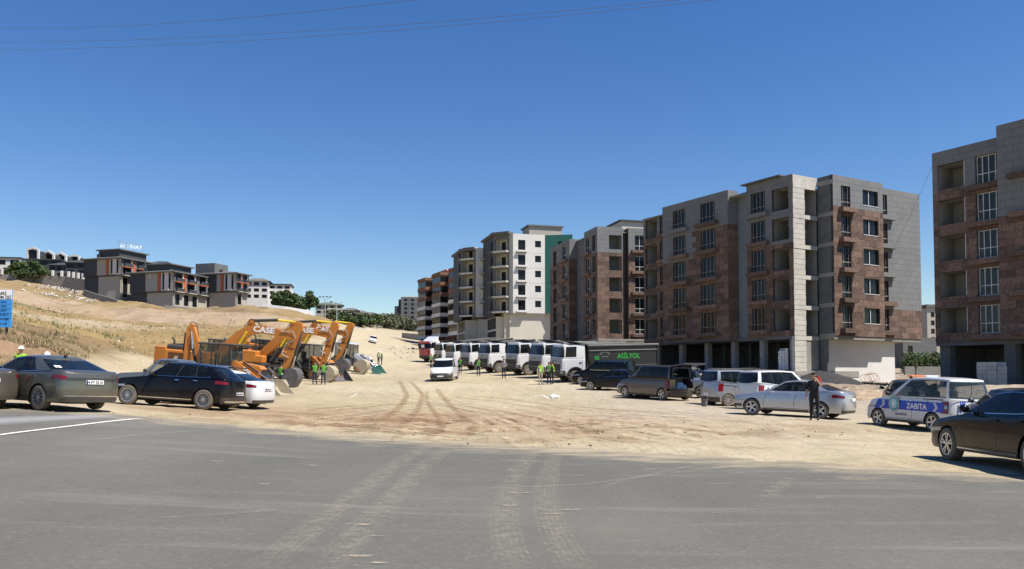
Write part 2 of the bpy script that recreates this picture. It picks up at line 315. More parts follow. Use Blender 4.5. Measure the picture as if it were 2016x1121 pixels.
def build_ground():
    q = np.concatenate([np.linspace(-4,-1.0,26)[:-1], np.linspace(-1.0,1.0,330), np.linspace(1.0,4,26)[1:]])
    l = np.linspace(math.log(7.0), math.log(4000.0), 400); s = np.exp(l)
    X = q[None,:]*s[:,None]; Y = np.repeat((s-25)[:,None], len(q), 1); Z = Hn(X, Y)
    e = edge_dist(X, Y); far = sstep(400, 900, Y)
    n1 = fbm(X*.5, Y*.5, 3)-.5; n2 = fbm(X*1.7, Y*1.7, 9)-.5; n3 = fbm(X*.09, Y*.09, 21)-.5
    ro = road_off(X, Y); rw = np.interp(Y, ROADW[:,0], ROADW[:,1]); xl = np.interp(Y,[30,45,60,80,100,130,200,320],[-15.5,-21.5,-28.5,-27,-25,-28,-42,-61]); left = sstep(0, 5, -(X-xl)+(fbm(X*.2,Y*.2,13)-.5)*6); left *= sstep(30, 44, Y); right = sstep(0, 6, ro-rw)*sstep(35, 60, Y)
    # relief: ruts on the sand, lumps on the hill and among the buildings
    churn = np.exp(-((X+1)/11.)**2)*np.exp(-((Y-27)/8.)**2)
    ang = fbm(X*.06+5, Y*.06, 31)*2.2-1.1; rx = X*np.cos(ang)-Y*np.sin(ang)
    ruts = np.sin(rx*5.2+6*n1)*.5
    Z = Z + churn*(n2*.30 + ruts*.05 + (fbm(X*3.1,Y*3.1,15)-.5)*.12) + left*(n1*.9*sstep(38,60,Y) + n2*.55*sstep(36,46,Y) + n3*3.0*sstep(80,200,Y) + (fbm(X*.16,Y*.16,57)-.5)*2.6*sstep(110,190,Y)) + right*(n2*.35)
    under = sstep(.9, -1.2, e + (fbm(X*.8, Y*.8, 5)-.5)*2.0)*.16
    Z = Z - under + .018 + .03*sstep(.5, 2.5, e)*(n2+.5)
    # base colours by place
    def c(r, g, b): return np.array((r, g, b))
    def mixc(a, b, t): return a*(1-t[...,None]) + b*t[...,None]
    shp = X.shape
    colr = np.broadcast_to(c(.45,.378,.248), shp+(3,)).copy()
    tone = fbm(X*.13, Y*.13, 41)
    colr = mixc(colr, c(.505,.432,.302), sstep(.4,.62,tone))
    tanm = np.exp(-((X+3.5)/10.)**2)*np.exp(-((Y-29)/9.)**2)*sstep(.25,.6,fbm(X*.25,Y*.35,44)+.15); tanm = np.clip(tanm*1.35, 0, 1)*sstep(.6,4,e)
    colr = mixc(colr, c(.375,.255,.16), np.clip(tanm,0,1)*.68)
    dmp = churn*sstep(.47,.62,fbm(X*.5,Y*.9,48)); colr = mixc(colr, c(.24,.15,.088), np.clip(dmp*1.3,0,1)*.85)
    grav = sstep(2,9,X-(Y-25)*-.05)*sstep(26,34,Y); colr = mixc(colr, c(.43,.375,.295), grav*.75)
    colr = mixc(colr, c(.485,.412,.285), sstep(60,120,Y)*.8)
    dirtt = fbm(X*.11, Y*.05, 61)
    colr = mixc(colr, c(.36,.27,.18), sstep(.5,.66,dirtt)*.5*sstep(4,10,np.abs(X)+0*Y)*sstep(34,46,Y)*(1-sstep(60,90,Y)))
    # left hill
    hill = mixc(np.broadcast_to(c(.30,.215,.105), shp+(3,)), c(.23,.16,.09), sstep(.42,.62,fbm(X*.06,Y*.06,71)))
    hill = mixc(hill, c(.37,.275,.16), sstep(.52,.68,fbm(X*.2,Y*.2,75))*.7)
    gold = sstep(60,78,Y)*(1-sstep(140,165,Y)); hill = mixc(hill, c(.34,.24,.10), gold*.6)
    bank = sstep(39,43,Y)*(1-sstep(50,56,Y)); hill = mixc(hill, c(.33,.21,.13), bank*sstep(.35,.6,fbm(X*.35,Y*.35,77)))
    ytop = np.interp(X, [-130,-60,-20], [208,212,235]); emb = sstep(-42,-30,Y-ytop)*(1-sstep(-2,8,Y-ytop))
    emb *= sstep(.30,.5,fbm(X*.05,Y*.05,81)+.08)*(.55+.45*sstep(.38,.6,fbm(X*.25,Y*.12,83))); hill = mixc(hill, c(.43,.325,.235), emb*.9)
    grn = sstep(.58,.72,fbm(X*.16,Y*.16,91)); hill = mixc(hill, c(.15,.15,.075), grn*.45)
    trk = np.exp(-((X+58)/7.)**2)*sstep(88,98,Y)*(1-sstep(125,140,Y)); hill = mixc(hill, c(.46,.37,.26), np.clip(trk*1.3,0,1)*.8)
    colr = mixc(colr, hill, left)
    rub = mixc(np.broadcast_to(c(.36,.29,.21), shp+(3,)), c(.27,.21,.15), sstep(.42,.6,fbm(X*.4,Y*.4,95)))
    rmask = right*sstep(5,12,X-np.interp(Y,[30,60,120],[9,6,-6])); rmask = np.clip(rmask*sstep(43,52,Y),0,1); colr = mixc(colr, rub, rmask*.9)
    farg = sstep(330,420,Y); colr = mixc(colr, c(.17,.16,.09), farg*.8); colr = colr*.82
    Z = Z*(1-far) + far*np.minimum(Z, 24)
    nr, nc = shp; me = bpy.data.meshes.new('ground'); me.vertices.add(nr*nc)
    me.vertices.foreach_set('co', np.stack([X,Y,Z],-1).astype(np.float32).ravel())
    idx = np.arange(nr*nc).reshape(nr,nc); fa = np.stack([idx[:-1,:-1],idx[:-1,1:],idx[1:,1:],idx[1:,:-1]],-1).reshape(-1,4)
    me.loops.add(fa.size); me.polygons.add(len(fa)); me.loops.foreach_set('vertex_index', fa.ravel().astype(np.int32))
    me.polygons.foreach_set('loop_start', np.arange(0,fa.size,4,dtype=np.int32)); me.polygons.foreach_set('loop_total', np.full(len(fa),4,np.int32))
    me.polygons.foreach_set('use_smooth', np.ones(len(fa),bool)); me.update(); me.validate()
    at = me.color_attributes.new('soil', 'FLOAT_COLOR', 'POINT'); at.data.foreach_set('color', np.concatenate([colr, np.ones(shp+(1,))],-1).astype(np.float32).ravel())
    o = bpy.data.objects.new('ground', me); COL.objects.link(o); struct(o)
    m = bpy.data.materials.new('soil'); m.use_nodes = True; N = m.node_tree.nodes; L = m.node_tree.links; b = N['Principled BSDF']
    va = N.new('ShaderNodeVertexColor'); va.layer_name = 'soil'; g = N.new('ShaderNodeNewGeometry')
    def noise(sc, de, st=None):
        n = N.new('ShaderNodeTexNoise'); n.inputs['Scale'].default_value = sc; n.inputs['Detail'].default_value = de; n.inputs['Roughness'].default_value = .65
        if st:
            mp = N.new('ShaderNodeMapping'); mp.inputs['Scale'].default_value = st[0]; mp.inputs['Rotation'].default_value = (0,0,R(st[1])); L.new(g.outputs['Position'], mp.inputs[0]); L.new(mp.outputs[0], n.inputs['Vector'])
        else: L.new(g.outputs['Position'], n.inputs['Vector'])
        return n
    a = noise(1.3, 8); t = noise(.5, 6, ((1,.18,1), 25)); p = noise(9, 5)
    def mul(col, n, lo, hi):
        r = N.new('ShaderNodeMapRange'); r.inputs[1].default_value = .3; r.inputs[2].default_value = .7; r.inputs[3].default_value = lo; r.inputs[4].default_value = hi; L.new(n.outputs[0], r.inputs[0])
        x = N.new('ShaderNodeMix'); x.data_type = 'RGBA'; x.blend_type = 'MULTIPLY'; x.inputs[0].default_value = 1; L.new(col, x.inputs[6])
        cb = N.new('ShaderNodeCombineColor'); [L.new(r.outputs[0], cb.inputs[k]) for k in range(3)]; L.new(cb.outputs[0], x.inputs[7]); return x.outputs[2]
    out = mul(mul(mul(va.outputs[0], a, .86, 1.12), t, .88, 1.08), p, .93, 1.06); L.new(out, b.inputs['Base Color'])
    b.inputs['Roughness'].default_value = .95; b.inputs['Specular IOR Level'].default_value = .1
    h1 = noise(2.2, 10); h2 = noise(1.6, 6, ((1,.10,1), 30)); ad = N.new('ShaderNodeMath'); L.new(h1.outputs[0], ad.inputs[0]); L.new(h2.outputs[0], ad.inputs[1])
    bp = N.new('ShaderNodeBump'); bp.inputs['Strength'].default_value = .8; bp.inputs['Distance'].default_value = .16; L.new(ad.outputs[0], bp.inputs['Height']); L.new(bp.outputs[0], b.inputs['Normal'])
    me.materials.append(m); return o
ground = build_ground()

# ---- asphalt road
def asphalt_mat():
    m = bpy.data.materials.new('asphalt'); m.use_nodes = True; N = m.node_tree.nodes; L = m.node_tree.links; b = N['Principled BSDF']; g = N.new('ShaderNodeNewGeometry')
    def noise(sc, de, st=None, rot=0, ro=.6):
        n = N.new('ShaderNodeTexNoise'); n.inputs['Scale'].default_value = sc; n.inputs['Detail'].default_value = de; n.inputs['Roughness'].default_value = ro
        if st:
            mp = N.new('ShaderNodeMapping'); mp.inputs['Scale'].default_value = st; mp.inputs['Rotation'].default_value = (0,0,R(rot)); L.new(g.outputs['Position'], mp.inputs[0]); L.new(mp.outputs[0], n.inputs['Vector'])
        else: L.new(g.outputs['Position'], n.inputs['Vector'])
        return n
    def rng_(n, a, b_, lo, hi):
        r = N.new('ShaderNodeMapRange'); r.inputs[1].default_value = a; r.inputs[2].default_value = b_; r.inputs[3].default_value = lo; r.inputs[4].default_value = hi; L.new(n, r.inputs[0]); return r.outputs[0]
    def mixn(f, c1, c2):
        x = N.new('ShaderNodeMix'); x.data_type = 'RGBA'; L.new(f, x.inputs[0])
        for c, i in ((c1,6),(c2,7)):
            if isinstance(c, tuple): x.inputs[i].default_value = (*c,1)
            else: L.new(c, x.inputs[i])
        return x.outputs[2]
    big = noise(.35, 5, (1,.35,1), -28); gr = noise(16, 9, ro=.9); strk = noise(.9, 6, (.18,1.6,1), -30, .7); wide = noise(.16, 3)
    c = mixn(rng_(big.outputs[0], .32,.68,0,1), (.097,.094,.081), (.126,.121,.104))
    c = mixn(rng_(gr.outputs[0], .53,.70,0,.75), c, (.27,.258,.23)); c = mixn(rng_(gr.outputs[0], .46,.30,0,.75), c, (.045,.045,.043))
    c = mixn(rng_(strk.outputs[0], .54,.74,0,.35), c, (.27,.25,.21)); c = mixn(rng_(strk.outputs[0], .42,.28,0,.3), c, (.10,.098,.095))
    c = mixn(rng_(wide.outputs[0], .5,.7,0,.3), c, (.20,.18,.15))
    va = N.new('ShaderNodeVertexColor'); va.layer_name = 'dust'; ds = noise(1.4, 7, (.5,1.3,1), -28, .7)
    mm = N.new('ShaderNodeMath'); mm.operation = 'ADD'; L.new(va.outputs[0], mm.inputs[0]); L.new(rng_(ds.outputs[0], .3,.7,-.45,.45), mm.inputs[1])
    c = mixn(rng_(mm.outputs[0], .35,.95,0,.93), c, (.345,.285,.19)); L.new(c, b.inputs['Base Color'])
    b.inputs['Roughness'].default_value = .82; b.inputs['Specular IOR Level'].default_value = .25
    bp = N.new('ShaderNodeBump'); bp.inputs['Strength'].default_value = .5; bp.inputs['Distance'].default_value = .012; L.new(gr.outputs[0], bp.inputs['Height']); L.new(bp.outputs[0], b.inputs['Normal'])
    return m
def build_road():
    xs = np.linspace(-48, 40, 200); ts = np.linspace(-3.5, 45, 90)
    X = np.repeat(xs[None,:], len(ts), 0); T = np.repeat(ts[:,None], len(xs), 1); Y = edge_y(X) - T; Y = np.maximum(Y, -14)
    Z = Hn(X, Y) + .012*(fbm(X*.3,Y*.3,8)-.5)
    e = edge_dist(X, Y); Z = Z - .25*sstep(.9, 2.4, e)
    dust = sstep(-2.2, .5, e)*.62 + .25*np.exp(-((X-1)/9)**2)*sstep(-8,0,e)
    V = np.stack([X,Y,Z],-1).reshape(-1,3); nr, nc = X.shape; idx = np.arange(nr*nc).reshape(nr,nc)
    fa = np.stack([idx[:-1,:-1],idx[1:,:-1],idx[1:,1:],idx[:-1,1:]],-1).reshape(-1,4)
    me = bpy.data.meshes.new('road'); me.from_pydata(V.tolist(), [], fa.tolist()); me.polygons.foreach_set('use_smooth', np.ones(len(fa),bool))
    at = me.color_attributes.new('dust','FLOAT_COLOR','POINT'); at.data.foreach_set('color', np.repeat(dust.reshape(-1,1),4,1).astype(np.float32).ravel())
    me.materials.append(asphalt_mat()); me.update(); o = bpy.data.objects.new('road', me); COL.objects.link(o); return struct(o)
road = build_road()
def ribbon(name, pts, w, m, parent, dz=.012, n=60, w_end=None, kind=None):
    """strip laid on the ground along plan points"""
    pts = np.array(pts, float); L = np.r_[0, np.cumsum(np.hypot(*np.diff(pts,axis=0).T))]; t = np.linspace(0,L[-1],n)
    from_ = lambda k: np.interp(t, L, pts[:,k])
    x, y = from_(0), from_(1)
    for _ in range(6): x[1:-1] = (x[:-2]+2*x[1:-1]+x[2:])/4; y[1:-1] = (y[:-2]+2*y[1:-1]+y[2:])/4
    tx = np.gradient(x); ty = np.gradient(y); k = np.hypot(tx,ty); nx, ny = -ty/k, tx/k; ww = np.linspace(w, w_end or w, n)/2
    cols = 5; V = []; F = []
    for j in range(cols):
        f = (j/(cols-1)*2-1); X = x+nx*ww*f; Y = y+ny*ww*f; V.append(np.stack([X,Y,Hn(X,Y)+dz],-1))
    V = np.stack(V,1).reshape(-1,3)
    for i in range(n-1):
        for j in range(cols-1): F.append((i*cols+j, i*cols+j+1, (i+1)*cols+j+1, (i+1)*cols+j))
    b = MB(); b.add(V.tolist(), F); o = b.obj(name, m, parent)
    fj = np.array([0,.75,1,.75,0])[None,:]*np.minimum(1, np.minimum(np.arange(n), n-1-np.arange(n))/max(1,n*.08))[:,None]
    at_ = o.data.color_attributes.new('fade','FLOAT_COLOR','POINT'); at_.data.foreach_set('color', np.repeat(fj.reshape(-1,1),4,1).astype(np.float32).ravel())
    return o
def patchy(name, col, lo=.45, hi=.6, sc=6., st=(1,1,1), amax=.8):
    m = bpy.data.materials.new(name); m.use_nodes = True; N = m.node_tree.nodes; L = m.node_tree.links; b = N['Principled BSDF']; g = N.new('ShaderNodeNewGeometry')
    mp = N.new('ShaderNodeMapping'); mp.inputs['Scale'].default_value = st; L.new(g.outputs['Position'], mp.inputs[0])
    n = N.new('ShaderNodeTexNoise'); n.inputs['Scale'].default_value = sc; n.inputs['Detail'].default_value = 7; n.inputs['Roughness'].default_value = .75; L.new(mp.outputs[0], n.inputs['Vector'])
    r = N.new('ShaderNodeMapRange'); r.inputs[1].default_value = lo; r.inputs[2].default_value = hi; r.inputs[4].default_value = amax; L.new(n.outputs[0], r.inputs[0])
    fa = N.new('ShaderNodeVertexColor'); fa.layer_name = 'fade'; mu = N.new('ShaderNodeMath'); mu.operation = 'MULTIPLY'; L.new(r.outputs[0], mu.inputs[0]); L.new(fa.outputs[0], mu.inputs[1]); L.new(mu.outputs[0], b.inputs['Alpha']); b.inputs['Base Color'].default_value = (*col,1); b.inputs['Roughness'].default_value = .95; b.inputs['Specular IOR Level'].default_value = .05
    return m
M_TRACK = patchy('track_dust', (.36,.325,.26), .46, .68, 10., amax=.42); M_TRACK2 = patchy('track_dust_faint', (.36,.325,.255), .40, .70, 5., amax=.42)
M_LINE = patchy('worn_white_paint', (.72,.71,.68), .28, .42, 9., amax=1.); M_DUSTY = patchy('dust_patch', (.42,.36,.27), .40, .58, 11., (1,1,1), .8)
def P2(u, v):      # plan point on the (almost level) near road
    d = 20.
    for _ in range(12):
        p = px(u, v, d); z = H(p.x, d); d = max(2, d*(1 + (p.z-z)/CAM_Z*.8))
    return (px(u,v,d).x, d)
def offset_path(pts, o):
    p = np.array(pts, float); t = np.gradient(p, axis=0); k = np.hypot(t[:,0], t[:,1])[:,None]; return p+np.stack([-t[:,1],t[:,0]],-1)/k*o
TRK_A = [P2(882,870), P2(845,892), P2(800,922), P2(757,960), P2(712,1000), P2(672,1035), P2(636,1067), P2(560,1140)]; TRK_B = [P2(1077,886), P2(1060,910), P2(1048,940), P2(1038,975), P2(1035,1010), P2(1040,1040), P2(1050,1070), P2(1085,1140)]
for trk in (TRK_A, TRK_B):
    for wheel in (-.26, .26):
        ribbon('tyre_track', offset_path(trk, wheel), .42, M_TRACK2, road, .008, n=90)
        for k in range(6): ribbon('tread_line', offset_path(trk, wheel+(k-2.5)*.062), random.uniform(.022,.04), M_TRACK, road, .009+.0004*k, n=110)
for pts, w in (([(1500,915),(1300,935),(1150,955),(900,965)],.22), ([(1450,905),(1330,925),(1180,960)],.2), ([(330,868),(480,880),(640,893),(760,893),(1000,893)],.14), ([(560,842),(300,855),(160,870)],.2), ([(1560,940),(1500,985)],.35),
               ([(560,1005),(420,1015),(300,1022)],.14)):
    ribbon('dust_streak', [P2(*p) for p in pts], w, M_TRACK2, road, .010)
ribbon('lane_marking', [P2(-260,905), P2(0,857), P2(140,840), P2(285,824)], .16, M_LINE, road, .012)
M_PATCHG = patchy('pale_asphalt', (.26,.258,.255), .2, .42, 1.2, amax=.95)
ribbon('pale_patch', [P2(-300,850), P2(0,829), P2(150,822), P2(235,818)], 3.0, M_PATCHG, road, .007, w_end=1.0)
random.seed(3)
for i in range(12):        # clods of dry mud dropped by tyres
    u = random.choice((random.gauss(700,70), random.gauss(620,80), random.gauss(1050,45), random.uniform(100,1900))); v = random.uniform(905,1118); x, y = P2(u, v); w = random.uniform(.05,.15)
    ribbon('dried_mud', [(x-w*random.uniform(.6,1.6), y+random.uniform(-.03,.03)), (x,y), (x+w, y+random.uniform(-.03,.03))], random.uniform(.06,.16), M_DUSTY, road, .011, n=7)

# wheel ruts worn into the sand
M_RUTD = patchy('rut_damp', (.27,.175,.10), .40, .58, 2.6, amax=.62); M_RUTL = patchy('rut_dry', (.54,.45,.32), .40, .58, 2.6, amax=.5)
random.seed(11)
RUTS = [[(600,812),(720,800),(820,795),(900,800),(980,815),(1100,842),(1220,862)],[(560,835),(700,820),(830,800),(950,790),(1060,788)],[(640,800),(760,812),(880,830),(1000,842),(1130,846),(1300,852)],[(780,785),(850,795),(930,815),(1010,850),(1060,885)],
        [(870,872),(900,845),(880,815),(860,790),(850,765)],[(1060,885),(1040,850),(960,815),(880,790),(840,770)],[(700,842),(860,836),(1000,826),(1150,832),(1320,848),(1480,868)],[(960,790),(1060,800),(1180,815),(1330,825),(1450,832)],
        [(900,780),(1000,790),(1120,806),(1250,812),(1400,820)],[(520,822),(640,828),(800,845),(960,866)],[(1100,842),(1200,835),(1320,838),(1420,850)],[(740,770),(790,785),(860,800),(960,806),(1080,815)],[(800,750),(815,780),(800,810),(740,850)],[(980,800),(1100,828),(1240,856),(1380,880)]]
for k, pl_ in enumerate(RUTS):
    for du in (-1, 1):
        pts = []
        for (u, v) in pl_: x, y = P2(u+random.uniform(-6,6), v+random.uniform(-2,2)); pts.append((x+du*.45, y+du*.45))
        ribbon('wheel_rut', pts, random.uniform(.28,.5), M_RUTD if (k+du) % 2 else M_RUTL, ground, .055, n=70)

for k in range(26):
    u0, v0 = random.uniform(620,1350), random.uniform(800,872); a = random.uniform(-.12,.30); c_ = random.uniform(-.0006,.0006); Lk_ = random.uniform(120,330); pts = []
    for t in np.linspace(-.5,.5,7): s_ = t*Lk_; pts.append(P2(u0+s_, min(v0+a*s_*.35+c_*s_*s_, 884+(u0+s_-1008)*.05)))
    ribbon('wheel_rut', pts, random.uniform(.12,.32), M_RUTD if k % 3 else M_RUTL, ground, .052, n=50)
# ------------------------------------------------------------------ vehicle shells
def set_pose(o, x, y, head, wb=2.7, tw=1.5, z=None):
    f = Vector((math.sin(R(head)), math.cos(R(head)), 0)); l = Vector((-f.y, f.x, 0)); c = Vector((x, y, 0))
    h = lambda p: H(p.x, p.y)
    zf, zr, zl, zt = h(c+f*wb/2), h(c-f*wb/2), h(c+l*tw/2), h(c-l*tw/2)
    F = Vector((f.x, f.y, (zf-zr)/wb)).normalized(); Lv = Vector((l.x, l.y, (zl-zt)/tw)); U = F.cross(Lv).normalized(); Lv = U.cross(F)
    o.location = (x, y, ((zf+zr+zl+zt)/4 + .022) if z is None else z)
    o.rotation_euler = Matrix((F, Lv, U)).transposed().to_euler()
class Shell:
    """car skin: plan outline (superellipse ends) x height, local X forward, origin on the ground in the middle"""
    def __init__(s, L, W, zt, zb=.24, ef=.42, er=.36, n=3.0, axles=(.9,3.7), wr=.33, ra=None, hw=None, xf=None, xr=None, bow=.03):
        s.L, s.W, s.zt_, s.zb0, s.ef, s.er, s.n, s.axles, s.wr, s.ra, s.bow = L, W, zt, zb, ef, er, n, axles, wr, ra or wr+.05, bow
        s.hw_ = hw or [(.15,.93),(.36,.985),(.62,1.),(.85,.975),(1.1,.94)]
        s.xf_ = xf or [(.2,.05),(.42,0),(.6,.01),(.78,.10),(1.,.25)]; s.xr_ = xr or [(.2,-.07),(.45,0),(.7,-.01),(.95,-.03),(1.2,-.08)]
    def _i(s, t, v): return float(np.interp(v, [a for a,_ in t], [b for _,b in t]))
    def zt(s, x): return s._i(s.zt_, x)
    def nom(s, g):
        if g <= 1: th = g*math.pi/2; return s.ef*(1-max(math.cos(th),0)**(2/s.n)), math.sin(th)**(2/s.n)
        if g >= 2: th = (3-g)*math.pi/2; return s.L-s.er*(1-max(math.cos(th),0)**(2/s.n)), max(math.sin(th),0)**(2/s.n)
        return s.ef+(g-1)*(s.L-s.ef-s.er), 1.
    def sx(s, x): return 1+(x-s.ef)/(s.L-s.ef-s.er)
    def P(s, g, z, side=1, off=0.):
        xh, yf = s.nom(g); xf, xr = s._i(s.xf_, z), s._i(s.xr_, z); x = xf+xh*(s.L+xr-xf)/s.L
        k = 1-s.bow*((xh-s.L/2)/(s.L/2))**2; t = s.zt(xh); sh = 1-.035*max(0, (z-(t-.09))/.09)**2
        p = Vector((s.L/2-x, side*s.W/2*s._i(s.hw_, z)*yf*k*sh, z))
        if off:
            e = .01; a = s.P(min(g+e,3), z, side)-s.P(max(g-e,0), z, side); b = s.P(g, z+.02, side)-s.P(g, z-.02, side); nn = a.cross(b)
            if nn.length > 1e-9:
                nn.normalize(); ref = Vector((p.x*.25, p.y, 0))
                if g < .3: ref = Vector((1,0,0))
                if g > 2.7: ref = Vector((-1,0,0))
                if nn.dot(ref) < 0: nn = -nn
                p = p+nn*off
        return p
    def zb(s, x):
        z = s.zb0
        for a in s.axles:
            if abs(x-a) < s.ra: z = max(z, s.wr+math.sqrt(s.ra**2-(x-a)**2))
        return z
    def cols(s):
        g = list(np.linspace(0,1,9))+list(np.linspace(2,3,9)); xs = list(np.linspace(s.ef, s.L-s.er, 26))[1:-1]
        for a in s.axles:
            xs = [x for x in xs if abs(x-a) > s.ra+.01]+[a-s.ra-.001, a+s.ra+.001]+[a+s.ra*.999*math.cos(t) for t in np.linspace(0,math.pi,15)]
        return sorted(g+[s.sx(x) for x in xs if s.ef < x < s.L-s.er])
    def body(s, mb, cut=None, cabin=None, bed=None, crown=.02):
        G = s.cols(); fr = [0,.05,.16,.32,.5,.68,.82,.92,.97,1.]
        rows = {}
        for side in (1,-1):
            for i, g in enumerate(G):
                xh,_ = s.nom(g); a, b = s.zb(xh), s.zt(xh)
                for j, t in enumerate(fr): rows[(side,i,j)] = s.P(g, a+(b-a)*t, side)
            for i in range(len(G)-1):
                for j in range(len(fr)-1):
                    gm = (G[i]+G[i+1])/2; zm = rows[(side,i,j)].z*.5+rows[(side,i+1,j+1)].z*.5
                    if cut and gm > cut[0] and zm > cut[1]: continue
                    q = [rows[(side,i,j)], rows[(side,i+1,j)], rows[(side,i+1,j+1)], rows[(side,i,j+1)]]
                    mb.add(q if side > 0 else q[::-1], [(0,1,2,3)])
        m = 7; jl = len(fr)-1; grid = []
        for i in range(len(G)):
            a, b = rows[(1,i,jl)], rows[(-1,i,jl)]; w = abs(a.y)/(s.W/2)
            grid.append([a.lerp(b, k/(m-1)) + Vector((0,0,crown*w*(1-(2*k/(m-1)-1)**4))) for k in range(m)])
        for i in range(len(G)-1):
            x = s.nom((G[i]+G[i+1])/2)[0]; mi = 0
            if cabin and cabin[0] < x < cabin[1]: mi = 1
            if bed and bed[0] < x < bed[1]: mi = 1
            if cut and G[i] > cut[0]-.05: continue
            for k in range(m-1): mb.add([grid[i][k], grid[i][k+1], grid[i+1][k+1], grid[i+1][k]], [(0,1,2,3)], mi)
    def patch(s, g0, g1, z0, z1, side=1, off=.006, n=10, nz=3, z0b=None, z1b=None, mb=None, thick=.012):
        """conforming panel on the skin; z0b / z1b: heights at the g1 end"""
        mb = mb or MB(); z0b = z0 if z0b is None else z0b; z1b = z1 if z1b is None else z1b; V = []
        for i in range(n+1):
            f = i/n; g = g0+(g1-g0)*f; a = z0+(z0b-z0)*f; b = z1+(z1b-z1)*f
            ring = [s.P(g, a, side, off-thick)]+[s.P(g, a+(b-a)*j/nz, side, off) for j in range(nz+1)]+[s.P(g, b, side, off-thick)]; V += ring
        w = nz+3; F = [(i*w+j, (i+1)*w+j, (i+1)*w+j+1, i*w+j+1) for i in range(n) for j in range(w-1)]
        mb.add(V, F); return mb
class Cabin:
    def __init__(s, sh, b, t, zr, e0=.55, e1=.35, n=2.4, barrel=.025):
        s.sh, s.b, s.t, s.zr_, s.e0, s.e1, s.n, s.barrel = sh, b, t, zr, e0, e1, n, barrel
    def zr(s, x): return float(np.interp(x, [a for a,_ in s.zr_], [b for _,b in s.zr_]))
    def out(s, g, x0, x1, w, k):
        e0, e1 = s.e0*k, s.e1*k
        if g <= 1: th = g*math.pi/2; return x0+e0*(1-max(math.cos(th),0)**(2/s.n)), w*math.sin(th)**(2/s.n)
        if g >= 2: th = (3-g)*math.pi/2; return x1-e1*(1-max(math.cos(th),0)**(2/s.n)), w*max(math.sin(th),0)**(2/s.n)
        return x0+e0+(g-1)*(x1-e1-x0-e0), w
    def P(s, g, t, side=1, off=0.):
        xa, ya = s.out(g, *s.b, 1.); xb, yb = s.out(g, *s.t, .55); za = s.sh.zt(xa)-.012; zb = s.zr(xb)
        x = xa+(xb-xa)*t; y = ya+(yb-ya)*t+s.barrel*4*t*(1-t)*(1 if .9 < g < 2.1 else .3); z = za+(zb-za)*t
        if 0 < t: z += .0
        p = Vector((s.sh.L/2-x, side*y, z))
        if off: p = p+Vector((p.x*.1 if .8 < g < 2.2 else (1 if g < 1 else -1), side if .6 < g < 2.4 else 0, 0)).normalized()*off
        return p
    def build(s, mb, panes, tb=(.06,.92), ws=.93, rw=2.07, rear=True, cut=None, pillar_black=True):
        """panes: list of (g0,g1) on the side; returns list of (name, MB) for the glass"""
        rng_ = [('windshield', -1, ws)] + [('side_window', 1+a, 1+b) for a, b in panes] + ([('rear_window', rw, 4)] if rear else [])
        brk = {0., 3.}
        for _, a, b in rng_: brk |= {min(max(a,0),3), min(max(b,0),3)}
        brk = sorted(brk); G = []
        for a, b in zip(brk[:-1], brk[1:]):
            n = max(1, int((b-a)/.09)); G += [a+(b-a)*k/n for k in range(n)]
        G.append(3.); T = [0, tb[0], tb[0]+(tb[1]-tb[0])*.33, tb[0]+(tb[1]-tb[0])*.67, tb[1], 1.]; glass = []
        store = {}
        for i in range(len(G)-1):
            gm = (G[i]+G[i+1])/2; pane = next((k for k, (nm, a, b) in enumerate(rng_) if a < gm < b), None)
            for j in range(5):
                for side in (1,-1):
                    q = [s.P(G[i],T[j],side), s.P(G[i+1],T[j],side), s.P(G[i+1],T[j+1],side), s.P(G[i],T[j+1],side)]
                    if side < 0: q = q[::-1]
                    if cut and gm > cut: continue
                    if pane is not None and 1 <= j <= 3:
                        key = (pane, side if rng_[pane][0] == 'side_window' else 0)
                        store.setdefault(key, MB()).add(q, [(0,1,2,3)])
                    else:
                        mi = 0
                        if pillar_black and pane is None and 1 <= j <= 3 and panes and 1+panes[0][0] < gm < 1+panes[-1][1]: mi = 1
                        mb.add(q, [(0,1,2,3)], mi)
        m = 9; grid = []
        for g in G:
            a, b = s.P(g,1.,1), s.P(g,1.,-1); w = abs(a.y)/s.t[2]
            grid.append([a.lerp(b,k/(m-1))+Vector((0,0,.045*w*(1-abs(2*k/(m-1)-1)**2.5))) for k in range(m)])
        for i in range(len(G)-1):
            for k in range(m-1): mb.add([grid[i][k],grid[i][k+1],grid[i+1][k+1],grid[i+1][k]], [(0,1,2,3)])
        return [(rng_[k][0], v) for (k, sd), v in store.items()]

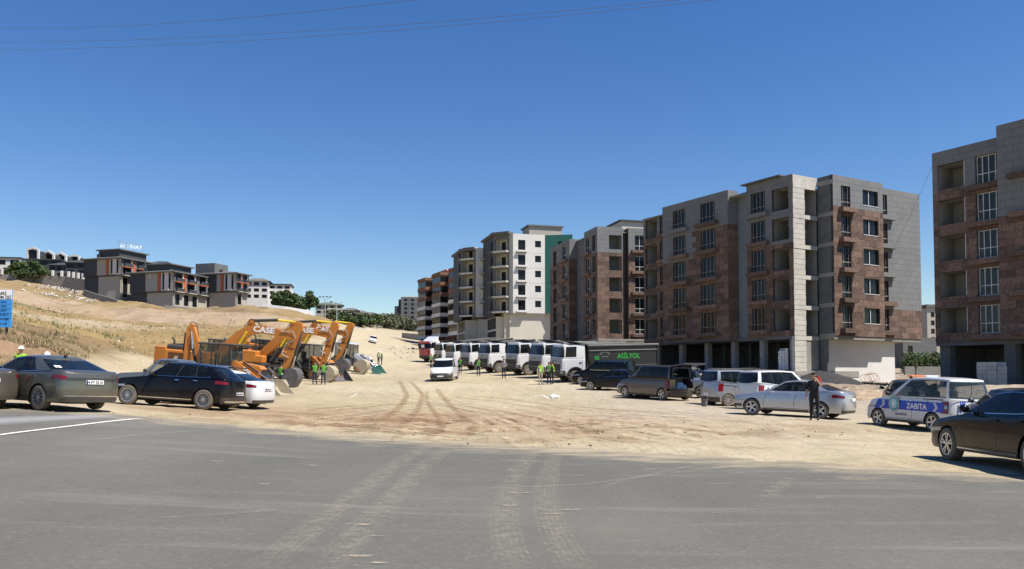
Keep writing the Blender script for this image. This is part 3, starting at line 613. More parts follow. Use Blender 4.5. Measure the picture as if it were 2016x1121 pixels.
WHEELS = {}
def wheel_meshes(r, w, style):
    key = (r, w, style)
    if key in WHEELS: return WHEELS[key]
    rr = r*.66 if style not in ('truck','loader') else r*.55
    h = w/2; t = MB(); t.lathe([(rr*.97,-h*.8),(rr*1.03,-h),(r*.9,-h*1.02),(r*.98,-h*.85),(r,-h*.5),(r,h*.5),(r*.98,h*.85),(r*.9,h*1.02),(rr*1.03,h),(rr*.97,h*.8)], 30)
    d = MB(); d.lathe([(.001,-h*.3),(rr*.96,-h*.3),(rr*.96,h*.45),(rr*.2,h*.45),(.001,h*.45)], 20)
    m = MB(); yo = h*.98                         # rim: lip, hub, spokes on the +Y face
    m.lathe([(rr*1.0,h*.6),(rr*1.03,yo),(rr*.93,yo*.97),(rr*.90,h*.5)], 30); m.lathe([(rr*.2,h*.5),(rr*.2,h*.9),(rr*.12,h*.97),(.001,h*.97)], 14)
    ns, wd, tw = {'multi':(20,.032,.0), 'five':(5,.16,.0), 'ten':(10,.07,.10), 'twin':(10,.075,.0), 'steel':(9,.15,.0), 'truck':(10,.14,0), 'loader':(8,.2,0), 'seven':(7,.11,.05)}[style]
    for k in range(ns):
        a = 2*math.pi*k/ns + (((-1)**k)*.13 if style == 'twin' else 0); a2 = a+tw*2
        c, s_ = math.cos(a), math.sin(a); c2, s2 = math.cos(a2), math.sin(a2); wi, wo_ = rr*wd*.75, rr*wd
        def pt(rad, off, cc, ss, y): return (rad*cc-off*ss, y, rad*ss+off*cc)
        V = [pt(rr*.12,-wi,c,s_,h*.9), pt(rr*.12,wi,c,s_,h*.9), pt(rr*.94,wo_,c2,s2,yo*.95), pt(rr*.94,-wo_,c2,s2,yo*.95),
             pt(rr*.12,-wi,c,s_,h*.55), pt(rr*.12,wi,c,s_,h*.55), pt(rr*.94,wo_,c2,s2,h*.55), pt(rr*.94,-wo_,c2,s2,h*.55)]
        m.add(V, [(0,1,2,3),(0,4,5,1),(1,5,6,2),(2,6,7,3),(3,7,4,0)])
    if style in ('truck','steel','loader'):
        m.lathe([(rr*.94,h*.3),(rr*.6,h*.35),(rr*.3,h*.8),(.001,h*.85)], 20)
    rimmat = {'multi':M_ALLOY,'five':M_ALLOY,'ten':M_ALLOY,'twin':M_ALLOY,'seven':M_ALLOYD,'steel':M_STEELRIM,'truck':M_STEELRIM,'loader':M_ORANGE}[style]
    WHEELS[key] = (d.mesh('wheel', M_DARK), t.mesh('tyre', M_RUBBER, 50), m.mesh('rim', rimmat, 30)); return WHEELS[key]
def add_wheel(root, x, y, r, w, style, side, turn=0):
    a, b, c = wheel_meshes(r, w, style); o = bpy.data.objects.new('wheel', a); COL.objects.link(o); o.parent = root
    o.location = (x, y, r); o.rotation_euler = (0, 0, (0 if side > 0 else math.pi)+turn)
    for nm, me in (('tyre', b), ('rim', c)):
        k = bpy.data.objects.new(nm, me); COL.objects.link(k); k.parent = o
    return o

SED = dict(L=4.80, W=1.85, wr=.335, axles=(.93,3.74), zt=[(0,.66),(.10,.76),(.35,.83),(.9,.91),(1.45,.985),(2.2,1.0),(3.3,1.02),(3.9,1.06),(4.45,1.07),(4.72,1.03),(4.8,.97)],
           cab=dict(b=(1.30,4.32,.86), t=(2.12,3.62,.62), zr=[(2.0,1.33),(2.35,1.41),(2.8,1.455),(3.2,1.44),(3.5,1.385),(3.75,1.31)], e0=.32), panes=[(.05,.395),(.42,.735),(.75,.86)])
SPEC = {
 'sedan': SED,
 'liftback': {**SED, 'L':4.86, 'axles':(.95,3.78), 'zt':[(0,.66),(.10,.77),(.35,.84),(.9,.92),(1.45,.99),(2.2,1.0),(3.3,1.03),(4.0,1.08),(4.6,1.10),(4.8,1.05),(4.86,.99)],
              'cab':dict(b=(1.28,4.55,.86), t=(2.12,3.55,.62), zr=[(2.0,1.34),(2.35,1.42),(2.8,1.465),(3.2,1.45),(3.5,1.40),(3.8,1.32)], e0=.32), 'panes':[(.05,.38),(.40,.66),(.675,.77)]},
 'megane': {**SED, 'L':4.63, 'W':1.81, 'axles':(.92,3.63), 'wr':.325, 'zt':[(0,.64),(.10,.76),(.4,.86),(.9,.94),(1.4,1.0),(2.2,1.0),(3.3,1.03),(3.8,1.08),(4.3,1.10),(4.55,1.05),(4.63,.96)],
            'cab':dict(b=(1.18,4.28,.84), t=(2.02,3.45,.60), zr=[(1.9,1.31),(2.2,1.38),(2.65,1.44),(3.05,1.43),(3.35,1.37),(3.6,1.29)], e0=.32)},
 'suv': {**SED, 'L':4.72, 'W':1.89, 'axles':(.88,3.77), 'wr':.365, 'zb':.27, 'zt':[(0,.72),(.08,.86),(.35,.98),(.9,1.04),(1.4,1.10),(2.2,1.12),(3.4,1.14),(4.2,1.16),(4.6,1.14),(4.72,1.08)],
         'cab':dict(b=(1.30,4.62,.88), t=(2.05,4.05,.64), zr=[(1.9,1.54),(2.3,1.62),(2.8,1.64),(3.4,1.62),(3.9,1.55),(4.2,1.47)], e0=.35, e1=.30), 'panes':[(.05,.36),(.385,.66),(.675,.855)]},
 'hatch': {**SED, 'L':4.3, 'W':1.80, 'axles':(.88,3.48), 'zt':[(0,.66),(.10,.78),(.4,.87),(.9,.95),(1.4,1.0),(2.2,1.02),(3.4,1.05),(4.0,1.06),(4.25,1.0),(4.3,.95)],
           'cab':dict(b=(1.2,4.2,.84), t=(2.0,3.7,.60), zr=[(1.8,1.36),(2.2,1.44),(2.7,1.47),(3.2,1.45),(3.7,1.38),(4,1.34)], e1=.25), 'panes':[(.05,.40),(.42,.72),(.74,.86)]},
 'courier': {**SED, 'L':4.16, 'W':1.76, 'axles':(.82,3.31), 'wr':.315, 'ef':.5, 'zt':[(0,.74),(.06,.86),(.3,.98),(.8,1.06),(1.1,1.12),(2.2,1.10),(3.4,1.12),(4.0,1.12),(4.12,1.10),(4.16,1.05)],
             'cab':dict(b=(.92,4.14,.84), t=(1.95,3.95,.70), zr=[(1.8,1.68),(2.2,1.75),(2.8,1.78),(3.5,1.77),(3.95,1.73)], e1=.16), 'panes':[(.05,.40),(.415,.70),(.715,.955)]},
 'doblo': {**SED, 'L':4.40, 'W':1.83, 'axles':(.88,3.62), 'wr':.32, 'ef':.5, 'zt':[(0,.74),(.06,.88),(.3,1.0),(.8,1.08),(1.1,1.14),(2.2,1.14),(3.2,1.18),(3.9,1.28),(4.34,1.30),(4.40,1.2)],
           'cab':dict(b=(.95,4.38,.86), t=(1.95,4.22,.74), zr=[(1.8,1.74),(2.2,1.82),(2.8,1.86),(3.6,1.85),(4.2,1.81)], e1=.14), 'panes':[(.05,.38),(.40,.66),(.68,.93)]},
 'van': {**SED, 'L':4.95, 'W':1.92, 'axles':(.95,4.15), 'wr':.34, 'ef':.5, 'zt':[(0,.78),(.06,.92),(.35,1.06),(.85,1.14),(1.2,1.18),(2.2,1.16),(3.4,1.17),(4.6,1.18),(4.88,1.18),(4.95,1.1)],
         'cab':dict(b=(1.0,4.92,.90), t=(1.95,4.78,.78), zr=[(1.8,1.80),(2.2,1.88),(2.8,1.92),(3.6,1.92),(4.7,1.89)], e1=.14), 'panes':[(.05,.30),(.315,.60),(.615,.955)]},
 'pickup': {**SED, 'L':5.30, 'W':1.86, 'axles':(.95,4.05), 'wr':.385, 'zb':.40, 'zt':[(0,.84),(.08,.98),(.4,1.10),(.9,1.14),(1.4,1.18),(2.2,1.18),(3.55,1.18),(3.7,1.17),(5.2,1.17),(5.30,1.13)],
            'cab':dict(b=(1.38,3.72,.86), t=(2.05,3.42,.66), zr=[(1.9,1.70),(2.3,1.78),(2.8,1.80),(3.2,1.79),(3.5,1.76)], e1=.16), 'panes':[(.06,.44),(.47,.86)], 'bed':(3.8,5.2)},
}
def car(name, label, cat, spec, pnt, x, y, head, style='ten', glass=None, plates=None, chrome=True, cut=None, detail=True, grille=M_BLACKP, group=None, lowplastic=True, turn=0, handles=None, tailtype='wide'):
    S = SPEC[spec]; glass = glass or M_GLASS; root = thing(name, label, cat, group=group); set_pose(root, x, y, head, S['axles'][1]-S['axles'][0])
    sh = Shell(S['L'], S['W'], S['zt'], zb=S.get('zb',.24), axles=S['axles'], wr=S['wr'], ef=S.get('ef',.42)); C = Cabin(sh, **S['cab']); L, W, wr = S['L'], S['W'], S['wr']
    mb = MB(); cutc = (cut, .62) if cut else None
    sh.body(mb, cut=cutc, cabin=(S['cab']['b'][0]+.25, S['cab']['b'][1]-.12), bed=S.get('bed'))
    gl = C.build(mb, S['panes'], cut=cut, rear=not cut)
    body = mb.obj('body', [pnt, M_DARK], root, 32)
    for nm, g in gl: g.obj(nm, glass, root, 40)
    for a in S['axles']:
        for sd in (1,-1): add_wheel(root, L/2-a, sd*(W/2-.125), wr, .225, style, sd, turn if a < 2 else 0)
        n = 12; ra = sh.ra-.004
        for sd in (1,-1):
            V = []; w = MB()
            for k in range(n+1):
                t = math.pi*k/n; V += [(L/2-a+ra*math.cos(t), sd*(W/2-.05), wr+ra*math.sin(t)), (L/2-a+ra*math.cos(t), sd*(W/2-.36), wr+ra*math.sin(t))]
            w.add(V, [(2*k,2*k+1,2*k+3,2*k+2) for k in range(n)]); w.add([(L/2-a+ra*math.cos(math.pi*k/n), sd*(W/2-.36), wr+ra*math.sin(math.pi*k/n)) for k in range(n+1)], [tuple(range(n+1))])
            w.obj('wheel_well', M_DARK, root)
    u = MB(); u.box(-L/2+.35, L/2-.35, -W/2+.40, W/2-.40, .19, .5); u.obj('underbody', M_DARK, root)
    zs = S['zt'][0][1]; tall = zs > .7; zh = zs-.06 if not tall else zs-.04
    for sd in (1,-1):
        sh.patch(.55, 1.0+.07, zh-.09, zh-.01, sd, z0b=zh+.0, z1b=zh+.075).obj('headlight', M_HEAD, root, 40)
        zr = S['zt'][-1][1]
        if tailtype == 'wide': p = sh.patch(2.0-.05, 2.42, zr-.13, zr-.01, sd, z0b=zr-.14, z1b=zr-.05)
        else: p = sh.patch(2.0-.035, 2.20, zr-.42, zr-.02, sd)
        p.obj('tail_light', M_TAIL, root, 40)
        # door seams, sill, handles, mirror
        b0 = S['cab']['b']; xs0 = b0[0]+S.get('dx',.22); pn = S['panes']; sid = b0[1]-.35-(b0[0]+.55)
        xd = [xs0, b0[0]+.55+(pn[0][1]+pn[1][0])/2*sid, min(b0[0]+.55+pn[1][1]*sid+.05, S['axles'][1]-sh.ra+.12)]
        sm = MB()
        for xx in xd:
            zlow = max(sh.zb(xx)+.05, .34); sh.patch(sh.sx(xx), sh.sx(xx+.014), zlow, sh.zt(xx)-.02, sd, .002, n=1, nz=5, mb=sm, thick=.006)
        sh.patch(sh.sx(xd[0]), sh.sx(min(xd[2], S['axles'][1]-sh.ra-.03)), .335, .35, sd, .002, n=8, nz=1, mb=sm, thick=.006)
        sm.obj('door_seam', M_INK, root)
        for k in (1,2):
            xx = xd[k]-.20 if k == 1 else xd[k]-.18; z = sh.zt(xx)-.13; h = MB(); sh.patch(sh.sx(xx), sh.sx(xx+.17), z, z+.03, sd, .03, n=2, nz=1, mb=h, thick=.03)
            h.obj('door_handle', handles or pnt, root)
        xm = b0[0]+.50; zm = sh.zt(xm)+.09; mm = MB(); mm.ball((L/2-xm, sd*(W/2+.08), zm), (.07,.10,.075), 10, 6); mm.box(L/2-xm-.02, L/2-xm+.02, sd*(W/2-.06) if sd > 0 else sd*(W/2+.04), sd*(W/2+.04) if sd > 0 else sd*(W/2-.06), zm-.07, zm-.03)
        mm.obj('wing_mirror', pnt if not tall else M_BLACKP, root, 40)
        if lowplastic:
            q = MB(); sh.patch(sh.sx(S['axles'][0]+sh.ra+.03), sh.sx(S['axles'][1]-sh.ra-.03), sh.zb0, sh.zb0+.07, sd, .006, n=10, mb=q); q.obj('sill', M_BLACKP, root, 40)
        if chrome:
            q = MB(); ga, gb = 1+pn[0][0], 1+pn[-1][1]; V = []; n = 26
            for i in range(n+1):
                g = ga+(gb-ga)*i/n; V += [C.P(g,.035,sd,.006), C.P(g,.062,sd,.006)]
            q.add(V, [(2*i,2*i+2,2*i+3,2*i+1) for i in range(n)]); V = []
            for i in range(n+1):
                g = ga+(gb-ga)*i/n; V += [C.P(g,.92,sd,.006), C.P(g,.945,sd,.006)]
            q.add(V, [(2*i,2*i+2,2*i+3,2*i+1) for i in range(n)]); q.add([C.P(gb,.035,sd,.007),C.P(gb+.014,.035,sd,.007),C.P(gb+.014,.945,sd,.007),C.P(gb,.945,sd,.007)], [(0,1,2,3)])
            q.obj('window_trim', M_CHROME, root)
    gp_ = MB(); [sh.patch(0, .48, zh-.20, zh-.02, sd, .007, mb=gp_) for sd in (1,-1)]; gp_.obj('grille', grille, root, 40)
    gb_ = MB(); [sh.patch(0, .80, .26, .40, sd, .006, mb=gb_) for sd in (1,-1)]; gb_.obj('front_bumper', M_BLACKP, root, 40)
    rb = MB(); [sh.patch(2.25 if not tall else 2.06, 3., .25, .36 if not tall else .48, sd, .006, mb=rb) for sd in (1,-1)]; rb.obj('rear_bumper', M_BLACKP, root, 40)
    zp = (S['zt'][-1][1]-.20) if not tall else .62
    if not cut and plates is not None:
        pl = MB(); x = -L/2-.012 - min(0, 0); p0 = sh.P(3., zp, 1); pl.bbox(p0.x-.03, p0.x+.02, -.26, .26, zp-.057, zp+.057, .008); o = pl.obj('number_plate', M_PLATE, root)
        if plates: lettering(plates, .105, M_INK, o, (p0.x-.034, .02, zp), (0,-1,0), (-1,0,0), .002, .002)
        eb = MB(); eb.box(p0.x-.033, p0.x-.01, .215, .255, zp-.055, zp+.055); eb.obj('plate_band', M_BLUE, o)
    pf = MB(); p0 = sh.P(0., .46, 1); pf.bbox(p0.x-.02, p0.x+.03, -.26, .26, .40, .51, .008); pf.obj('number_plate', M_PLATE, root)
    for yy in (-.38,.38):
        for xx in (b0[0]+1.05, b0[0]+1.95):
            st = MB(); st.bbox(L/2-xx-.12, L/2-xx+.06, yy-.22, yy+.22, .6, C.zr(xx)-.42 if C.zr(xx) > 1.4 else 1.05, .05); st.bbox(L/2-xx-.10, L/2-xx-.0, yy-.12, yy+.12, C.zr(xx)-.40, C.zr(xx)-.18, .04)
            st.bbox(L/2-xx-.08, L/2-xx-.02, yy-.05, yy+.05, C.zr(xx)-.6, C.zr(xx)-.3, .01); st.obj('seat', M_SEAT, root)
    return root, sh, C
def at(u, d): return (u-CU)/F_PX*d, d
T = '34 YT 5210'
# --- cars on the left verge
x, y = at(108, 23.1)
r_, sh_, C_ = car('sedan', 'green grey liftback sedan seen from behind at the road edge', 'car', 'liftback', P_GREEN, x-.62, y+.35, -62, 'ten', plates='34 FY 5210', tailtype='wide')
p = MB(); [sh_.patch(2.42, 3, .83, .905, sd, .010, mb=p) for sd in (1,-1)]; p.obj('trunk_recess', M_BLACKP, r_, 40)
p = MB(); [sh_.patch(2.35, 3, .40, .425, sd, .010, mb=p) for sd in (1,-1)]; p.obj('bumper_trim', M_CHROME, r_, 40)
p = MB(); p.ball((-1.05,0,1.475), (.07,.02,.05)); p.obj('roof_antenna', M_BLACKP, r_)
p = MB(); q = [C_.P(2.35, .25, 1, .006), C_.P(2.55,.25,1,.006), C_.P(2.55,.42,1,.006), C_.P(2.35,.42,1,.006)]; p.add(q, [(0,1,2,3)]); p.obj('window_sticker', M_PLATE, r_)
x, y = at(-70, 22.5)
car('sedan', 'dark brown car cut by the left frame edge, only its tail showing', 'car', 'sedan', P_BROWN, x-.75, y+.1, -62, 'ten', plates='34 ALM 27')
x, y = at(357, 30.3)
r_, sh_, C_ = car('suv', 'black crossover SUV with multi spoke wheels parked on the left', 'car', 'suv', P_NAVY, x-.1, y, -84, 'multi', plates='38 AB 077', handles=M_CHROME)
p = MB(); [sh_.patch(2.3, 3, .30, .36, sd, .012, mb=p) for sd in (1,-1)]; p.obj('exhaust_trim', M_CHROME, r_, 40)
p = MB(); [p.bbox(-2.28, -2.10, yy-.62, yy+.62, 1.56, 1.60, .015) for yy in (0,)]; p.obj('roof_spoiler', P_NAVY, r_)
for sd in (1,-1): sh_.patch(sh_.sx(1.3), sh_.sx(3.35), .33, .355, sd, .010).obj('sill_trim', M_CHROME, r_)
x, y = at(452, 33.0)
r_, sh_, C_ = car('sedan', 'white sedan with black roof glass behind the black SUV', 'car', 'liftback', P_WHITE, x-.7, y+.1, -78, 'multi', plates='06 BR 512', chrome=False)
x, y = at(295, 37.0)
r_, sh_, C_ = car('pickup', 'grey double cab pickup parked behind the black SUV', 'pickup', 'pickup', P_GREY, x+1.0, y, -84, 'seven', plates='', glass=M_GLASSL)
p = MB(); p.bbox(-2.5, -1.15, -.80, .80, 1.14, 1.66, .10); p.obj('bed_canopy', P_GREY, r_)

# --- cars on the right
x, y = at(1935, 15.9)
r_, sh_, C_ = car('sedan', 'glossy black sedan with chrome trim at the right frame edge', 'car', 'sedan', P_BLACK, 9.78, 15.25, 1.0, 'twin', plates='', handles=P_BLACK)
for sd in (1,-1):
    p = MB(); sh_.patch(sh_.sx(1.32), sh_.sx(3.33), .285, .31, sd, .012, mb=p); p.obj('sill_trim', M_CHROME, r_)
# municipal enforcement car
r_, sh_, C_ = car('municipal_car', 'white municipal van with blue stripe and ZABITA lettering', 'van', 'courier', P_WHITE, 14.4, 28.5, -17, 'five', plates='', glass=M_GLASSL, chrome=False, tailtype='tall', handles=P_WHITE)
for sd in (1,-1):
    p = MB(); sh_.patch(sh_.sx(.62), sh_.sx(3.78), .66, .98, sd, .008, n=26, mb=p, thick=.006, z0b=.66, z1b=.98); st_ = p.obj('blue_stripe', M_BLUE, r_, 40)
    xd = -1 if sd > 0 else 1
    q = sh_.P(sh_.sx(2.62), .80, sd, .014); lettering('ZABITA', .26, M_LWHITE, st_, q, (xd,0,0), (0,sd,0), .004, .004, squash=1.0)
    q = sh_.P(sh_.sx(1.55), .86, sd, .013)
    for rad, mm_, k in ((.27, mat('emblem_gold',(.55,.50,.32),.5), 0), (.235, mat('emblem_teal',(.10,.36,.42),.5), .006), (.16, mat('emblem_pale',(.42,.60,.66),.5), .011), (.06, mat('emblem_white',(.8,.8,.76),.5), .015)):
        e = MB(); e.add([(q.x+rad*math.cos(t)*.93, q.y+sd*(k+.022), q.z+rad*math.sin(t)*1.08) for t in np.linspace(0,2*math.pi,25)[:-1]], [tuple(range(24))]); e.obj('emblem', mm_, st_)
    for xx in (.95, 3.42):
        e = MB(); g0 = sh_.sx(xx); V = [sh_.P(sh_.sx(xx-.10),.97,sd,.012), sh_.P(sh_.sx(xx+.02),.97,sd,.012), sh_.P(sh_.sx(xx+.14),.80,sd,.012), sh_.P(sh_.sx(xx+.03),.67,sd,.012), sh_.P(sh_.sx(xx-.08),.67,sd,.012), sh_.P(sh_.sx(xx+.02),.80,sd,.012)]; e.add(V, [tuple(range(6))]); e.obj('silver_chevron', mat('livery_silver',(.5,.5,.52),.4,.3), st_)
    q = sh_.P(sh_.sx(1.95), .50, sd, .010); lettering('BELEDİYESİ', .10, M_ANTHL, r_, q, (xd,0,0), (0,sd,0), .003, 0)
    p = MB(); sh_.patch(2.01, 2.14, .78, .90, sd, .012, mb=p, n=4); p.obj('reversing_light', M_HEAD, r_)
    p = MB(); sh_.patch(sh_.sx(2.85), sh_.sx(3.75), 1.06, 1.085, sd, .006, mb=p, n=6); p.obj('sliding_rail', M_BLACKP, r_)
    for k in range(3):
        e = MB(); z0 = .70; y0 = sd*(.42+.085*k)
        xb = sh_.P(2.9,.9).x-.01; e.add([(xb,y0,z0),(xb,y0-sd*.05,z0),(xb,y0-sd*.11,z0+.36),(xb,y0-sd*.06,z0+.36)], [(0,1,2,3)]); e.obj('blue_flash', M_BLUE, r_)
q = sh_.P(3., .86, 1); lettering('ZABITA', .19, M_INK, r_, (q.x-.012,-.12,.80), (0,-1,0), (-1,0,0), .004, .006)
p = MB(); p.bbox(-.06,.20,-.58,-.05,1.81,1.86,.03); p.obj('light_bar', mat('beacon_clear',(.6,.62,.66),.2), r_); p = MB(); p.bbox(-.06,.20,.02,.58,1.81,1.86,.03); p.obj('light_bar', mat('beacon_orange',(.65,.16,.05),.2), r_)
for yy in (-.5,.5): MB().box(.02,.12,yy-.02,yy+.02,1.72,1.82).obj('light_bar_mount', M_BLACKP, r_)
p = MB(); p.tube([(-2.10,.0,1.15),(-2.14,-.25,1.18),(-2.13,-.45,1.2)], .012, 5); p.obj('rear_wiper', M_BLACKP, r_)
x, y = at(1745, 37.0)
car('hatchback', 'black hatchback mostly hidden behind the municipal van', 'car', 'hatch', P_BLACK, x+.9, y, 20, 'five', plates='', chrome=False)
x, y = at(1968, 25.0)
car('hatchback', 'dark car whose roof shows above the black sedan', 'car', 'hatch', P_DGREY, x+.5, y+.3, 8, 'five', plates='', chrome=False)
r_, sh_, C_ = car('sedan', 'silver sedan facing left with the man standing beside it', 'car', 'megane', P_SILVER, 11.35, 32.9, -52, 'five', plates='', handles=M_CHROME, chrome=False)
for sd in (1,-1):
    p = MB(); sh_.patch(sh_.sx(1.35), sh_.sx(3.2), .36, .40, sd, .010, mb=p); p.obj('sill_trim', P_WHITE, r_)
    p = MB(); sh_.patch(.62, 1.02, .34, .44, sd, .012, mb=p); p.obj('fog_lamp_surround', M_BLACKP, r_)
x, y = at(1438, 42.6)
r_, sh_, C_ = car('passenger_van', 'silver passenger van with roof rails seen from its rear corner', 'van', 'doblo', P_SILV2, 12.15, 42.8, 74, 'steel', plates='', chrome=False, tailtype='tall')
for yy in (-.62,.62): MB().tube([(1.0,yy,1.87),(.9,yy,1.92),(-1.6,yy,1.92),(-1.75,yy,1.86)], .022, 6).obj('roof_rail', M_BLACKP, r_)
for sd in (1,-1):
    p = MB(); sh_.patch(sh_.sx(3.0), sh_.sx(4.1), 1.06, 1.09, sd, .006, mb=p, n=6); p.obj('sliding_rail', M_BLACKP, r_)
x, y = at(1540, 38.6)
r_, sh_, C_ = car('passenger_van', 'white passenger van parked behind the silver sedan', 'van', 'doblo', P_WHITE, 13.2, 39.6, 72, 'steel', plates='', chrome=False, tailtype='tall')
x, y = at(1376, 49)
r_, sh_, C_ = car('pickup', 'silver pickup bed showing beside the open dark van', 'pickup', 'pickup', P_SILVER, x-.8, y+1.0, -62, 'five', plates='', chrome=False)
p = MB(); p.tube([(-.75,-.75,1.18),(-.80,-.72,1.75),(-.80,.72,1.75),(-.75,.75,1.18)], .035, 8); p.tube([(-.8,-.7,1.72),(-1.6,-.78,1.2)], .03, 6); p.tube([(-.8,.7,1.72),(-1.6,.78,1.2)], .03, 6); p.obj('roll_bar', M_CHROME, r_)
# van with its tailgate up
r_, sh_, C_ = car('open_van', 'dark brown grey van with its tailgate raised and load showing', 'van', 'van', P_BROWN, 8.25, 47.3, -31, 'five', plates=None, chrome=False, cut=2.06, tailtype='tall')
p = MB(); W2 = .86
p.add([(-2.40,-W2,.62),(-2.40,W2,.62),(-.6,W2,.62),(-.6,-W2,.62),(-.6,-W2,1.85),(-.6,W2,1.85),(-2.40,-W2,1.15),(-2.40,W2,1.15),(-2.2,-.74,1.86),(-2.2,.74,1.86)], [(0,1,2,3),(3,2,5,4)]); p.obj('cargo_floor', M_DARK, r_)
tg = MB(); Mx = Matrix.Translation((-2.25,0,1.90)) @ Matrix.Rotation(R(8),4,'Y'); tg.bbox(-1.15,0,-.80,.80,-.03,.05,.03,0,Mx); tg.bbox(-.75,-.15,-.68,.68,-.045,-.028,.005,1,Mx); tg.obj('tailgate', [P_BROWN, M_GLASS], r_)
for sd in (1,-1): MB().tube([(-2.28,sd*.80,1.30),(-2.85,sd*.76,1.83)], .018, 6).obj('gas_strut', M_BLACKP, r_)
p = MB(); p.bbox(-2.47,-2.30,-.88,.88,.50,.64,.03); p.obj('load_sill', M_BLACKP, r_)
def in_car(root, name, label, cat, mb, m):
    o = mb.obj(name, m); o.matrix_world = Matrix.LocRotScale(root.location, root.rotation_euler, None); tag(o, label, cat); return o
p = MB(); p.bbox(-2.15,-1.75,.30,.72,.63,1.18,.015); in_car(r_, 'cardboard_box', 'brown cardboard box inside the open dark van', 'box', p, mat('cardboard',(.42,.30,.17),.9))
p = MB(); p.bbox(-2.22,-1.85,-.45,.22,.63,.88,.05); p.bbox(-2.15,-1.9,-.30,.10,.86,1.0,.04); in_car(r_, 'water_pack', 'pale blue plastic pack on the floor of the open van', 'package', p, mat('pale_blue_wrap',(.30,.48,.66),.4,0,.3,9))
p = MB(); p.bbox(-1.7,-1.0,-.7,.2,.63,1.3,.06); in_car(r_, 'tool_bag', 'dark bag deep inside the open van', 'bag', p, M_CLOTHG)
r_, sh_, C_ = car('minivan', 'black minivan parked between the tipper trucks and the dark sedan', 'van', 'van', P_BLACK, *at(1188,63.0), -58, 'five', plates='', chrome=True)
x, y = at(1206, 57.8)
car('sedan', 'black sedan with bright wheels in front of the black minivan', 'car', 'sedan', P_NAVY, x+.1, y, -62, 'ten', plates='')
x, y = at(1252, 50)
car('hatchback', 'silver grey car nose showing left of the open van', 'car', 'hatch', P_SILV2, x+1.0, y, -60, 'five', plates='', chrome=False)
x, y = at(872, 69.5)
r_, sh_, C_ = car('delivery_van', 'white panel van driving down the dirt road toward the camera', 'van', 'van', P_WHITE, x, y+2, 184, 'steel', plates='', chrome=False, tailtype='tall')
for sd in (1,-1):
    p = MB(); V = []
    for i in range(21):
        g = 1.33+.64*i/20; V += [C_.P(g,.03,sd,.012), C_.P(g,.5,sd,.016), C_.P(g,.95,sd,.012)]
    p.add(V, [(3*i+j,3*i+3+j,3*i+4+j,3*i+1+j) for i in range(20) for j in (0,1)]); p.obj('side_panel', P_WHITE, r_, 40)
p = MB(); [sh_.patch(0,1.02,.26,.66,sd,.009,mb=p) for sd in (1,-1)]; p.obj('black_bumper', M_BLACKP, r_, 40)
x, y = at(733, 203)
car('pickup', 'small white pickup far up the dusty road', 'pickup', 'pickup', P_WHITE, x, y, 172, 'five', plates=None, chrome=False)
x, y = at(100, 300)
car('hatchback', 'white car on the hilltop street below the gabled villas', 'car', 'hatch', P_WHITE, x, y, 80, 'five', plates=None, chrome=False)
